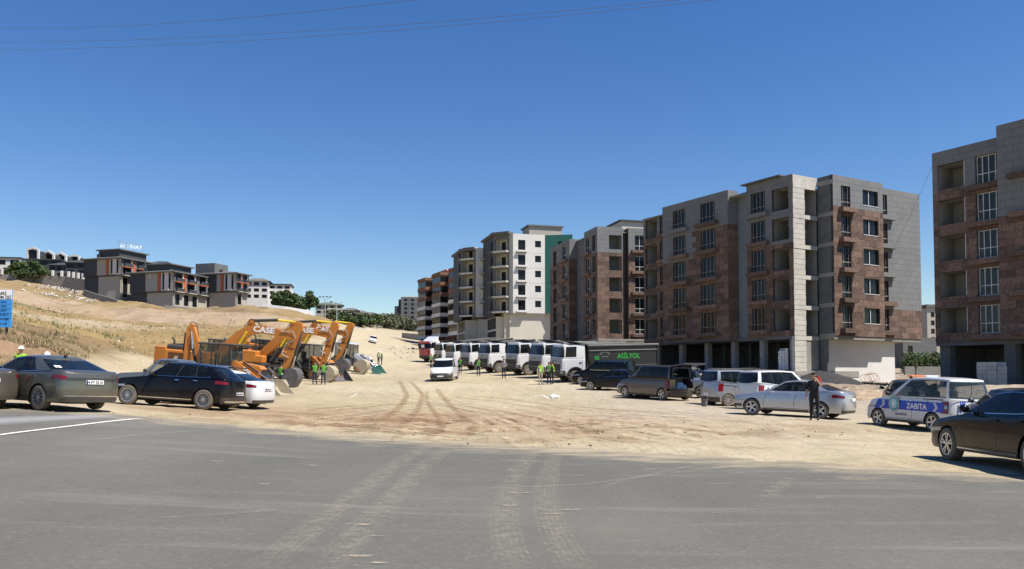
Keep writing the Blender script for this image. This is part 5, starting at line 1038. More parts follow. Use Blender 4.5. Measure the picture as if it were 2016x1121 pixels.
# ------------------------------------------------------------------ buildings
UNIT = {}
def unit_box(m):
    if m.name not in UNIT: b = MB(); b.bbox(-.5,.5,-.5,.5,-.5,.5,.02); b.v = b.v; UNIT[m.name] = b.mesh('panel', m)
    return UNIT[m.name]
def rsub(rects, hole):
    out = []; a0, a1, z0, z1 = hole
    for r in rects:
        b0, b1, y0, y1 = r
        if a1 <= b0 or a0 >= b1 or z1 <= y0 or z0 >= y1: out.append(r); continue
        if b0 < a0: out.append((b0,a0,y0,y1))
        if a1 < b1: out.append((a1,b1,y0,y1))
        m0, m1 = max(b0,a0), min(b1,a1)
        if y0 < z0: out.append((m0,m1,y0,z0))
        if z1 < y1: out.append((m0,m1,z1,y1))
    return out
class Wall:
    """vertical wall frame: a along heading hd from (x,y), n outward (side=+1: right of heading), z up; vertices relative to the root"""
    def __init__(s, root, x, y, hd, side=1):
        s.root = root; s.o = Vector((x,y,0))-Vector((root.location.x, root.location.y, root.location.z)); f = Vector((math.sin(R(hd)), math.cos(R(hd)), 0))
        s.a = f; s.n = Vector((f.y,-f.x,0))*side; s.side = side; s.M = Matrix(((s.a.x,s.n.x,0,s.o.x),(s.a.y,s.n.y,0,s.o.y),(0,0,1,s.o.z),(0,0,0,1)))
    def p(s, a, n, z): return s.M @ Vector((a,n,z))
    def box(s, mb, a0, a1, n0, n1, z0, z1, mi=0): mb.box(a0,a1,n0,n1,z0,z1,mi,s.M); return mb
    def obox(s, name, m, a0, a1, n0, n1, z0, z1, parent=None): b = MB(); s.box(b,a0,a1,n0,n1,z0,z1); return b.obj(name, m, parent or s.root)
    def wall(s, w, z0, z1, holes, m, name='wall', th=.25, n0=0., a0=0.):
        b = MB(); rs = [(a0,a0+w,z0,z1)]
        for h in holes: rs = rsub(rs, h[:4])
        for r in rs: s.box(b, r[0],r[1],n0-th,n0,r[2],r[3])
        return b.obj(name, m, s.root)
    def panels(s, w, z0, z1, holes, pw, ph, zone, parent, quota, n0=.0, gap=.015, th=.035, a0=0., name='cladding_panel', stagger=0.):
        """cladding of separate panels; zone(a, z) gives the material; returns how many objects of the quota are left"""
        rs = []; nz = max(1, round((z1-z0)/ph)); ph = (z1-z0)/nz
        for j in range(nz):
            off = (j % 2)*stagger*pw; e = a0
            cuts = [a0]+[a0+off+k*pw for k in range(0, int(w/pw)+2) if 0.12 < off+k*pw < w-.12]+[a0+w]
            for c0, c1 in zip(cuts[:-1], cuts[1:]): rs.append((c0,c1,z0+j*ph,z0+(j+1)*ph))
        for h in holes: rs = rsub(rs, h[:4])
        rs = [r for r in rs if r[1]-r[0] > .05 and r[3]-r[2] > .05]; rs.sort(key=lambda r: -(r[1]-r[0])*(r[3]-r[2])); rest = {}
        ez = Matrix.Rotation(math.atan2(s.a.y, s.a.x), 4, 'Z')
        for r in rs:
            m = zone((r[0]+r[1])/2, (r[2]+r[3])/2)
            if quota > 0:
                quota -= 1; o = bpy.data.objects.new(name, unit_box(m)); COL.objects.link(o); o.parent = parent
                c = s.p((r[0]+r[1])/2, n0+th/2, (r[2]+r[3])/2); o.matrix_local = Matrix.Translation(c) @ ez @ Matrix.Diagonal((r[1]-r[0]-gap, th, r[3]-r[2]-gap, 1))
            else: b = rest.setdefault(m.name, (MB(), m))[0]; s.box(b, r[0]+gap/2, r[1]-gap/2, n0, n0+th, r[2]+gap/2, r[3]-gap/2)
        for b, m in rest.values(): o = b.obj(name, m, parent); o['kind'] = 'stuff'
        return quota
    def window(s, a0, a1, z0, z1, depth=.18, fm=None, gm=None, mull=(), trans=(), fr=.06, n0=0., name='window', grille=0, room=True):
        fm = fm or M_FRAME; b = MB(); d = -depth+n0
        s.box(b,a0,a1,d-.06,d,z0,z0+fr); s.box(b,a0,a1,d-.06,d,z1-fr,z1); s.box(b,a0,a0+fr,d-.058,d-.002,z0+fr,z1-fr); s.box(b,a1-fr,a1,d-.058,d-.002,z0+fr,z1-fr)
        for f in mull: c = a0+(a1-a0)*f; s.box(b,c-fr*.45,c+fr*.45,d-.055,d+.004,z0+fr,z1-fr)
        for f in trans: c = z0+(z1-z0)*f; s.box(b,a0+fr,a1-fr,d-.052,d+.002,c-fr*.45,c+fr*.45)
        o = b.obj(name, fm, s.root); g = MB(); g.add([s.p(a0+fr*.5,d-.03,z0+fr*.5), s.p(a1-fr*.5,d-.03,z0+fr*.5), s.p(a1-fr*.5,d-.03,z1-fr*.5), s.p(a0+fr*.5,d-.03,z1-fr*.5)], [(0,1,2,3)]); g.obj('pane', gm or M_WGLASS, o)
        if grille:
            k = MB(); nn = n0-.05; nb = grille
            for i in range(nb):
                c = a0+(a1-a0)*(i+.5)/nb; pts = [s.p(c+.035*math.sin(t*2*math.pi*4), nn, z0+.05+(z1-z0-.1)*t) for t in np.linspace(0,1,25)]; k.tube(pts, .016, 4, caps=False)
                for t in (.3,.45,.6,.75,.9): k.ball(s.p(c,nn,z0+(z1-z0)*t), .035, 6, 4)
            zz = z0+(z1-z0)*.27; k.tube([s.p(a0,nn,zz), s.p(a1,nn,zz)], .018, 4)
            for i in range(nb*2): k.ball(s.p(a0+(a1-a0)*(i+.5)/(nb*2),nn,zz), (.06,.06,.035), 6, 4)
            k.obj('grille', M_IRON, o)
        return o
    def loggia(s, a0, a1, z0, z1, depth=1.6, m=None, n0=0., door=None, name='loggia', dm=None):
        m = m or M_PLASTER; b = MB(); d = n0-depth; e = .06
        s.box(b,a0-e,a0,d,n0-.02,z0-e,z1+e); s.box(b,a1,a1+e,d,n0-.02,z0-e,z1+e); s.box(b,a0,a1,d,n0-.02,z0-e,z0); s.box(b,a0,a1,d,n0-.02,z1,z1+e); s.box(b,a0-e,a1+e,d-.08,d,z0-e,z1+e)
        o = b.obj(name, m, s.root)
        if door:
            g = MB(); f0, f1, h = door; s.box(g, a0+(a1-a0)*f0, a0+(a1-a0)*f1, d+.005, d+.03, z0+.02, z0+h); g.obj('doorway', dm or M_DARK, o)
        return o
    def ledge(s, a0, a1, z0, z1, out, m, n0=0., name='sill'): return s.obox(name, m, a0, a1, n0+.002, n0+out, z0, z1)
def building(label, x, y, z, cat='building', name='apartment_building', group=None): return thing(name, label, cat, (x,y,z), 0, group)

# ---------- B2: the big brown and grey block
HR, HE = -30.0, 60.0
zb, st = 5.6, 3.0
def dirv(h): return Vector((math.sin(R(h)), math.cos(R(h))))
c0 = Vector((27.5,79.0)); B2 = building('large unfinished brown and grey block with a bare concrete stair corner', 27.5, 79, H(27.5,79))
ztop = zb+5*st+.9
def brown(a, z): return M_BROWNP
quota = 300
# end block facing the camera (lit)
e0 = c0+dirv(HE)*3.6-dirv(HR)*1.8
WE = Wall(B2, e0.x, e0.y, HE, 1)
def holes_end(): return [(1.2,2.6,zb+st*k+.75,zb+st*k+2.95) for k in range(5)]+[(4.5,6.9,zb+st*k+1.35,zb+st*k+2.9) for k in range(5)]
hE = holes_end(); WE.wall(7.7, zb, ztop, hE, M_JOINT)
quota = WE.panels(7.7, zb, ztop, hE, 1.2, .6, lambda a, z: M_GREYP if z > zb+4*st+.6 else M_BROWNP, B2, 130, n0=.0, stagger=.5)
for k in range(5):
    z = zb+st*k; WE.window(1.2,2.6,z+.75,z+2.95,.22,grille=2,mull=(.5,)); WE.window(4.5,6.9,z+1.35,z+2.9,.16,mull=(.45,),fm=M_FRAME)
    WE.obox('window_sash', M_PVC, 5.55,5.63,-.14,-.10,z+1.41,z+2.84); WE.obox('window_board', M_PVC, 4.5,6.9,-.05,.07,z+1.29,z+1.35)
    WE.ledge(.85,3.05,z+.30,z+.74,.55,M_BROWNP,.035)
WE2 = Wall(B2, *(e0+dirv(HE)*7.7-dirv(HE+90)*.55)[:], HE, 1); h2 = [(.15,1.45,zb+st*k+.75,zb+st*k+2.95) for k in range(5)]
WE2.wall(7.0, zb, ztop-.25, h2, M_JOINT); WE2.panels(7.0, zb, ztop-.25, h2, 1.2, .6, lambda a, z: M_GREYP if z > zb+st+.3 else M_BROWNP, B2, 100, stagger=.5)
for k in range(5): z = zb+st*k; WE2.window(.15,1.45,z+.75,z+2.95,.22,grille=2,mull=(.5,)); WE2.ledge(.02,2.3,z+.30,z+.74,.5,M_GREYP if k > 1 else M_BROWNP,.035)
WR_ = Wall(B2, e0.x, e0.y, HR, -1); WR_.wall(1.8, zb, ztop, [], M_CONCD, th=.2)       # dark return wall
for k in range(6): WR_.obox('ring_beam', M_CONC, .02,1.78,.002,.05,zb+st*k-.15 if k < 5 else ztop-.9,zb+st*k+.25 if k < 5 else ztop-.45)
gz = lambda x, y: H(x, y)
WR_.obox('block_wall', M_CONCD, .9,1.8,-.2,-.02,.2,zb)
# stair corner in bare concrete
WS = Wall(B2, c0.x, c0.y, HE, 1); M_COURSE = M_CONCL
for k in range(-1,5):
    z0 = zb+st*k if k >= 0 else 1.9; z1 = z0+(st if k >= 0 else zb-1.9); n = 5 if k >= 0 else 6; hh = (z1-z0-.42)/n
    WS.obox('slab_edge', M_CONCL, 0,3.45 if k != 4 else 3.4,-.30,.06,z1-.42,z1-.02)
    for i in range(n): WS.obox('concrete_block', M_CONCL, .0,1.65-.02*(i % 2),-.35,.02+.012*((i*7+k) % 3),z0+i*hh+.012,z0+(i+1)*hh-.012)
    if k >= 0: WS.loggia(1.68,3.4,z0+.0,z1-.45,1.5,M_PLASTER,-.05,name='stair_bay')
    else: WS.obox('concrete_infill', M_CONC, 1.66,3.45,-.3,-.02,z0,z1-.44)
WS.obox('parapet', M_CONCL, .0,3.5,-.3,.04,ztop-.9,ztop-.05)
WS.obox('lift_box', M_ANTHL, 1.0,4.2,-5.5,-1.5,ztop-.4,ztop+.25)
# road facade
WF = Wall(B2, c0.x, c0.y, HR, -1)
def gl(a0,a1): return [(a0,a1,zb+st*k+.75,zb+st*k+2.9) for k in range(5)]
def lg(a0,a1): return [(a0,a1,zb+st*k+.55,zb+st*k+2.75) for k in range(5)]
WF.wall(6.0, zb, ztop, lg(.5,2.6)+gl(3.5,5.4), M_JOINT)
WF.panels(6.0, zb, ztop, lg(.5,2.6)+gl(3.5,5.4), 1.2, .6, lambda a, z: M_GREYP if z > zb+3*st+.2 else M_BROWNP, B2, 70, stagger=.5)
WFb = Wall(B2, *(c0+dirv(HR)*7.6-dirv(HR+90)*1.1)[:], HR, -1)
hb = gl(1.9,4.1)+gl(6.5,8.6); WFb.wall(10.4, zb, ztop-.2, hb, M_JOINT)
WFb.panels(10.4, zb, ztop-.2, hb, 1.2, .6, lambda a, z: M_GREYP if z > (zb+4*st+.2 if a < 5.3 else zb+3*st+.2) else M_BROWNP, B2, 0, stagger=.5)
WFbr = Wall(B2, *(c0+dirv(HR)*7.6-dirv(HR+90)*1.1)[:], HE, 1); WFbr.wall(1.4, zb, ztop-.2, [], M_JOINT); WFbr.panels(1.4, zb, ztop-.2, [], 1.4, .6, lambda a, z: M_GREYP if z > zb+4*st+.2 else M_BROWNP, B2, 0)
WFr = Wall(B2, *(c0+dirv(HR)*6.0+dirv(HR+90)*.35)[:], HR, -1); WFr.wall(1.7, zb, ztop-.5, [], mat('blue_grey_render',(.20,.225,.24),.9,0,.08,.8))
for k in range(4):          # loops of spare cable hanging out
    b = MB(); cz = zb+st*(k+.9); b.tube([WFr.p(.8+.28*math.cos(t)*(1-.25*(k % 2)), .06, cz+.42*math.sin(t)) for t in np.linspace(.6,6.2,16)], .018, 5); b.obj('cable_loop', M_PIPE, B2)
WFc = Wall(B2, *(c0+dirv(HR)*18.0-dirv(HR+90)*.5)[:], HR, -1); hc = gl(.2,1.2)+lg(1.7,3.8); WFc.wall(4.2, zb, ztop-.9, hc, M_JOINT)
WFc.panels(4.2, zb, ztop-.9, hc, 1.2, .6, lambda a, z: M_GREYP if z > zb+4*st+.4 else M_BROWNP, B2, 0, stagger=.5)
for k in range(5):
    z = zb+st*k; grey3, grey4 = k >= 3, k >= 4
    WF.loggia(.5,2.6,z+.55,z+2.75,2.2,M_PLASTER,door=(.12,.98,1.75),dm=M_ANTH); WF.window(3.5,5.4,z+.75,z+2.9,.2,grille=4); WF.ledge(3.0,5.75,z+.30,z+.72,.45,M_GREYP if k >= 4 else M_BROWNP,.035)
    WFb.window(1.9,4.1,z+.75,z+2.9,.2,grille=4); WFb.window(6.5,8.6,z+.75,z+2.9,.2,grille=4)
    WFb.ledge(1.4,4.6,z+.30,z+.72,.45,M_BROWNP,.035); WFb.ledge(6.0,9.1,z+.30,z+.72,.45,M_GREYP if k >= 4 else M_BROWNP,.035)
    WFc.window(.2,1.2,z+.75,z+2.9,.2,grille=2); WFc.loggia(1.7,3.8,z+.55,z+2.75,1.8,M_PLASTER,door=(.05,.25,1.9)); WFc.ledge(.05,1.5,z+.30,z+.72,.35,M_BROWNP,.035)
# core, roof, ground floor
cor = MB(); WF.box(cor, 1.95, 21.8, -14.0, -2.6, zb+.01, ztop-1.2); WE.box(cor, .3, 14.4, -9, -.9, zb+.01, ztop-1.0); cor.obj('core', M_CONCD, B2)
WF.obox('roof_slab', M_CONC, 6.0,22.0,-12,.9,ztop-1.02,ztop-.92); WF.obox('roof_cornice', M_ANTHL, 1.2,6.4,-4,.5,ztop+.02,ztop+.14)
sl = MB(); WF.box(sl, .02, 22.0, -14, -.02, zb-.3, zb-.004); sl.obj('floor_slab', M_CONCD, B2); WFb.obox('soffit', M_CONCD, .02,10.3,-1.2,-.02,zb-.2,zb-.006); WF.obox('light_block_wall', M_CONCD, 21.7,22.0,-9.1,-.6,1.0,zb-.3)  # far end wall added to limit light on the ground floor
for a in (.3,4.2,8.2,12.2,16.4,20.8): WF.obox('column', M_CONC, a,a+.55,-.9,-.3,1.2,zb-.3)
for a in (2.0,6.4,10.5,14.5): WF.obox('column', M_CONCD, a,a+.4,-5.5,-5.1,1.2,zb-.3)
WF.obox('light_block_wall', M_CONCD, .05,.28,-9.1,-3.5,1.0,zb-.3); WF.obox('back_wall', M_CONCD, .2,22,-9.4,-9.1,1.0,zb-.3)  # near end wall added to keep sun out of the ground floor
sl = MB(); WE.box(sl, .0, 7.7, -9, -.05, zb-.32, zb-.006); WE.box(sl, 7.7, 14.6, -9, -.62, zb-.32, zb-.006); sl.obj('floor_slab', M_PLASTER, B2)
WE.obox('basement_wall', M_WHITEW, .6,11.3,-1.75,-1.45,-.5,zb-.32)
b = MB(); WE.box(b, 11.0,11.3,-8,-1.75,-.5,zb-.32); b.obj('basement_return', M_WHITEW, B2)
WF.obox('terrace_slab', M_CONC, -.4,16.5,-9.0,3.2,1.55,2.15); WF.obox('terrace_step', M_CONCL, 1.0,5.0,3.2,4.2,.6,1.95)

# ---------- B1: same kind of block, cut by the right frame edge
zb1 = 4.45; zt1 = zb1+5*st+1.0; f0 = Vector((35.5,68.0)); B1 = building('dark brown and grey block cut by the right edge of the frame', 35.5, 68, H(35.5,68)); HB = 150.0
W1 = Wall(B1, f0.x, f0.y, HB, 1)
def lg1(k): return (.45,2.75,zb1+st*k+.75,zb1+st*k+3.0-.2)
def wn1(k): return (3.65,5.7,zb1+st*k+.6,zb1+st*k+2.85)
h1 = [lg1(k) for k in range(5)]+[wn1(k) for k in range(5)]; W1.wall(5.72, zb1, zt1, h1, M_JOINT)
W1.panels(5.72, zb1, zt1, h1, 1.2, .6, lambda a, z: M_GREYP if z > zb1+4*st+.6 else M_BROWNP, B1, 170, stagger=.5)
for k in range(5):
    z = zb1+st*k; W1.loggia(.45,2.75,z+.75,z+2.8,2.2,M_PLASTER,door=(.42,.95,1.55),dm=M_CONCD); W1.obox('loggia_frame', M_PVC, 2.66,2.74,-.12,-.04,z+.76,z+2.79)
    W1.window(3.65,5.7,z+.6,z+2.85,.2,fm=M_PVC,gm=M_GLASSL,mull=(.22,.46,.72),trans=(.36,)); W1.ledge(3.1,5.71,z+.12,z+.52,.4,M_BROWNP,.035)
    b = MB(); W1.box(b,3.7,5.65,-2.6,-2.5,z+.6,z+2.85); b.obj('room_back', M_CREAM, B1)
W1b = Wall(B1, *(f0+dirv(HB)*5.75+dirv(HB+90)*.7)[:], HB, 1); h1b = [(3.4,5.5,zb1+st*k+.75,zb1+st*k+2.9) for k in range(5)]; W1b.wall(12, zb1, zt1+.7, h1b, M_JOINT)
W1b.panels(12, zb1, zt1+.7, h1b, 1.2, .6, lambda a, z: M_GREYP if z > zb1+3*st+.6 else M_BROWNP, B1, 110, stagger=.5)
for k in range(5): W1b.window(3.4,5.5,zb1+st*k+.75,zb1+st*k+2.9,.2,grille=4); W1b.ledge(.9,2.9,zb1+st*k+.3,zb1+st*k+.7,.4,M_BROWNP,.035)
W1bl = Wall(B1, *(f0+dirv(HB)*5.75+dirv(HB+90)*.7)[:], HB-90, -1); W1bl.wall(.75, zb1, zt1+.7, [], M_GREYP)
cr = MB(); W1.box(cr, .15, 17, -13, -2.7, zb1+.01, zt1-.8); cr.obj('core', M_CONCD, B1); W1e = Wall(B1, f0.x, f0.y, HB-90, -1); W1e.wall(13, zb1, zt1, [], M_GREYP)
W1.obox('roof_slab', M_CONC, .1,17,-13,-.3,zt1-.8,zt1-.7); W1.obox('floor_slab', M_CONCD, .0,17.5,-13,-.05,zb1-.3,zb1-.005)
for a in (.15,5.4,10.5): W1.obox('column', M_CONCD, a,a+.85,-1.1,-.3,-.2,zb1-.3)
W1.obox('back_wall', M_CONCD, .2,17,-7,-6.8,-.2,zb1-.3); W1.obox('light_block_wall', M_CONCD, .1,.3,-6.8,-1.15,-.2,zb1-.3); W1.obox('light_block_wall', M_CONCD, 16.6,16.9,-6.8,-.3,-.2,zb1-.3); W1.obox('ground_slab', M_CONC, .0,17,-7,-.2,.2,.72)  # both end walls added so the open ground floor stays dark

# ---------- B3: brown block behind the trucks
zb3 = 6.9; zt3 = zb3+5*st+.9; g0 = Vector((12.0,114.0)); B3 = building('brown and grey block standing behind the ASILYOL truck', 12, 114, H(12,114)); H3 = -15.0
WG = Wall(B3, g0.x, g0.y, H3+90, 1); l3 = [(1.8,3.7,zb3+st*k+.75,zb3+st*k+2.75) for k in range(5)]
WG.wall(3.9, zb3, zt3, l3, M_JOINT); WG.panels(3.9, zb3, zt3, l3, 1.2, .6, lambda a, z: M_GREYP if z > zb3+4*st+.3 else M_BROWNP, B3, 90, stagger=.5)
WG2 = Wall(B3, *(g0+dirv(H3+90)*4.75)[:], H3+90, 1); w3 = [(1.0,2.6,zb3+st*k+.75,zb3+st*k+2.9) for k in range(5)]; WG2.wall(8, zb3, zt3, w3, M_JOINT); WG2.panels(8, zb3, zt3, w3, 1.2, .6, lambda a, z: M_GREYP if z > zb3+4*st+.3 else M_BROWNP, B3, 100, stagger=.5)
WGr = Wall(B3, *(g0+dirv(H3+90)*3.9+dirv(H3)*1.2)[:], H3+90, 1); WGr.wall(.85, zb3, zt3, [], M_GREYP)
b = MB(); WG2.box(b,-.02,.06,-1.2,0,zb3,zt3); b.obj('side_return', M_BROWNP, B3)
WH = Wall(B3, g0.x, g0.y, H3, -1); hh = [(.6,2.0,zb3+st*k+.6,zb3+st*k+2.8) for k in range(5)]+[(2.9,4.5,zb3+st*k+.7,zb3+st*k+2.9) for k in range(5)]; WH.wall(5.2, zb3, zt3, hh, M_JOINT); WH.panels(5.2, zb3, zt3, hh, 1.2, .6, lambda a, z: M_GREYP if z > zb3+4*st+.3 else M_BROWNP, B3, 40, stagger=.5)
WH2 = Wall(B3, *(g0+dirv(H3)*9.4-dirv(H3+90)*.9)[:], H3, -1); hh2 = [(1.2,3.2,zb3+st*k+.7,zb3+st*k+2.9) for k in range(5)]+[(6.2,7.8,zb3+st*k+.4,zb3+st*k+2.7) for k in range(5)]; WH2.wall(9.5, zb3, zt3-.3, hh2, M_JOINT); WH2.panels(9.5, zb3, zt3-.3, hh2, 1.2, .6, lambda a, z: M_GREYP if z > zb3+4*st+.3 else M_BROWNP, B3, 0, stagger=.5)
WH2r = Wall(B3, *(g0+dirv(H3)*9.4-dirv(H3+90)*.9)[:], H3+90, 1); WH2r.wall(2.2, zb3, zt3-.3, [], M_JOINT); WH2r.panels(2.2, zb3, zt3-.3, [], 1.1, .6, lambda a, z: M_GREYP if z > zb3+4*st+.3 else M_BROWNP, B3, 0)
WHm = Wall(B3, *(g0+dirv(H3)*5.2+dirv(H3+90)*1.0)[:], H3, -1); WHm.wall(4.4, zb3, zt3-.4, [], mat('blue_grey_render',(.2,.2,.2)))
for k in range(5):
    z = zb3+st*k; WG.loggia(1.8,3.7,z+.75,z+2.75,1.8,M_PLASTER,door=(.0,.2,1.9)); WG2.window(1.0,2.6,z+.75,z+2.9,.2,fm=M_PVC,mull=(.5,),trans=(.3,)); WG2.ledge(.4,3.4,z+.32,z+.70,.5,M_BROWNP,.035)
    WH.loggia(.6,2.0,z+.6,z+2.8,1.5,M_PLASTER); WH.window(2.9,4.5,z+.7,z+2.9,.2,fm=M_PVC,mull=(.5,),trans=(.35,)); WH.ledge(2.4,5.0,z+.28,z+.66,.4,M_BROWNP,.035)
    WH2.window(1.2,3.2,z+.7,z+2.9,.2,fm=M_PVC,mull=(.5,),trans=(.35,)); WH2.ledge(.8,3.6,z+.28,z+.66,.4,M_BROWNP,.035); WH2.loggia(6.2,7.8,z+.4,z+2.7,1.5,M_ANTHL)
b = MB(); WG.box(b, .3, 12.4, -18, -2.0, zb3, zt3-.7); b.obj('core', M_CONCD, B3)
WG.obox('roof_slab', M_CONC, .2,12.6,-18,-.3,zt3-.7,zt3-.6); WG.obox('stair_head', M_CREAM, 4.2,9.8,-6,-1.2,zt3-.6,zt3+1.15); WG.obox('stair_head_roof', M_ANTH, 3.9,10.1,-6.3,-.9,zt3+1.15,zt3+1.35)
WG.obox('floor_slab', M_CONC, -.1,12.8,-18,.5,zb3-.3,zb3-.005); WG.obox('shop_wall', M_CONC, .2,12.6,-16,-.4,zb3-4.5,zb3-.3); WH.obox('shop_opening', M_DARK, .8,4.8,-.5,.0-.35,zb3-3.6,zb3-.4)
WH.obox('fascia_white', M_WHITEW, .05,.10,-4,-.38,zb3-2.0,zb3-.35)

# ---------- B4: white and green block
zb4 = 14.15; zt4 = zb4+5*st+.75; i0 = Vector((.2,160.0)); B4 = building('white and dark green apartment block with angled corner balconies', .2, 160, H(.2,160)); H4 = -15.0
WI = Wall(B4, i0.x, i0.y, H4+90, 1); h4 = [(1.05,2.55,zb4+st*k+.55,zb4+st*k+2.55) for k in range(5)]+[(4.55,5.8,zb4+st*k+1.2,zb4+st*k+2.5) for k in range(5)]
WI.wall(6.6, zb4, zt4, h4, M_WHITEW)
for k in range(5):
    z = zb4+st*k; WI.window(1.05,2.55,z+.55,z+2.55,.15,mull=(.5,),trans=(.35,)); WI.window(4.55,5.8,z+1.2,z+2.5,.15,mull=(.5,)); WI.ledge(.7,2.8,z+.10,z+.42,.55,M_WHITEW,0); WI.ledge(.8,2.7,z+.02,z+.09,.5,M_ANTHL,0)
    if k: WI.obox('floor_joint', M_BEIGE, .02,6.58,.002,.012,z-.03,z+.0)
WI.obox('pier', M_ANTHL, -.75,-.02,-.5,.05,zb4-.3,zt4+.05)
WIg = Wall(B4, *(i0+dirv(H4+90)*6.62+dirv(H4)*.0)[:], H4+90+25, 1); hg = [(2.6,3.5,zb4+st*k+.5,zb4+st*k+2.4) for k in range(5)]; WIg.wall(5.5, zb4, zt4-.05, hg, M_GREENW)
for k in range(5): WIg.window(2.6,3.5,zb4+st*k+.5,zb4+st*k+2.4,.15); WIg.ledge(2.4,3.9,zb4+st*k+.0,zb4+st*k+.4,.4,M_GREENW)
b = MB(); WI.box(b, -.5, 13, -16, -.6, 8.0, zt4-.6); b.obj('core', M_CREAM, B4)
WI.obox('roof_slab', M_ANTHL, -.6,13,-16,-.26,zt4-.6,zt4-.5); WI.obox('stair_head', M_BEIGE, 4.2,11.2,-8,-3,zt4-.5,zt4+2.2); WI.obox('stair_head_roof', M_ANTHL, 3.9,11.5,-8.3,-2.7,zt4+2.2,zt4+2.5)
WI.obox('podium', M_CREAM, -1.4,6.6,-16,-1.2,7.4,zb4-.02); WI.obox('podium_soffit', M_CREAM, -.7,6.6,-1.2,-.1,zb4-.25,zb4-.03)
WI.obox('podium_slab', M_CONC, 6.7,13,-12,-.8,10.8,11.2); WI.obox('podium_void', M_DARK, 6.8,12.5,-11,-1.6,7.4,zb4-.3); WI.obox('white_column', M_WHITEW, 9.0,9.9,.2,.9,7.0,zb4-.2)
def bay4(root, corner, zt, wch, wside, first, n4=5):
    """chamfered balcony bay, then a dark side facade going back along the road"""
    Wc = Wall(root, corner.x, corner.y, H4-45, -1); zz0 = zb4; h = [(.45,wch-.35,zz0+st*k+.35,zz0+st*k+2.75) for k in range(n4)]; Wc.wall(wch, zz0, zt, h, M_ANTHL)
    for k in range(n4):
        z = zz0+st*k; Wc.loggia(.45,wch-.35,z+.35,z+2.75,1.4,M_CREAM,door=(.42,.75,2.0)); Wc.obox('balcony_slab', M_CREAM, .2,wch-.1,.002,.95,z+.02,z+.32); Wc.obox('balcony_edge', M_WHITEW, .7,wch-.9,.95,1.0,z+.08,z+.30)
    c2 = corner+dirv(H4-45)*wch; Ws = Wall(root, c2.x, c2.y, H4, -1); hs = [(1.2,2.6,zz0+st*k+.7,zz0+st*k+2.6) for k in range(n4)]; Ws.wall(wside, zz0-.6, zt-.1, hs, M_ANTH)
    for k in range(n4): Ws.window(1.2,2.6,zz0+st*k+.7,zz0+st*k+2.6,.15); Ws.ledge(.9,2.9,zz0+st*k+.2,zz0+st*k+.6,.5,M_ANTHL)
    Wc.obox('cornice', M_ANTHL, -.2,wch+.3,-1.5,.7,zt-.1,zt+.35); Ws.obox('cornice', M_ANTHL, .0,wside,-1.5,.5,zt-.12,zt+.3)
    return c2+dirv(H4)*wside
k0 = i0-dirv(H4+90)*.75; n_ = bay4(B4, k0, zt4, 3.6, 9.5, True)
WJ = Wall(B4, *(n_-dirv(H4+90)*1.6)[:], H4+90, 1); WJ.wall(1.8, zb4, zt4-1.2, [], M_WHITEW)
for k in range(5): WJ.obox('balcony_slab', M_CREAM, .5,1.7,.002,.9,zb4+st*k-.1,zb4+st*k+.25); WJ.obox('wall_lamp_box', M_ANTH, .9,1.5,.9,.95,zb4+st*k-.3,zb4+st*k-.12)
n2 = bay4(B4, n_-dirv(H4+90)*1.6, zt4-1.6, 3.6, 9.0, False)
WI.obox('podium', M_CREAM, -2.8,-1.45,-14,-2.2,7.4,zb4-.65); WI.obox('podium', M_CREAM, -6.6,-1.5,-23.5,-14.05,7.4,zb4-.65); WI.obox('core', M_CREAM, -4.7,-.6,-24,-15.6,zb4-.6,zt4-1.9); WI.obox('core', M_ANTH, -7.2,-4.7,-23.4,-17.2,zb4-.6,zt4-1.9); WI.obox('core', M_ANTH, -3.1,-.6,-12,-5.4,zb4-.6,zt4-.3); WK = Wall(B4, *(i0-dirv(H4+90)*2.85+dirv(H4)*2.2)[:], H4, -1)
for base, WK in ((0,WK),(0,Wall(B4, *(i0-dirv(H4+90)*6.65+dirv(H4)*14.1)[:], H4, -1))):
    WK.obox('shop_glass', M_WGLASS, base+.4,base+7.5,-.2,-.05,7.4,zb4-.8)
    for i in range(6): WK.obox('shop_mullion', M_ANTHL, base+.4+i*1.4,base+.52+i*1.4,-.06,.04,7.4,zb4-.8)
    WK.obox('shop_beam', M_CREAM, base+.2,base+7.8,-.06,.08,10.7,11.1)
WI.obox('podium_wall', M_CREAM, -4.4,-1.6,-11.6,-11.3,7.4,zb4-.6)

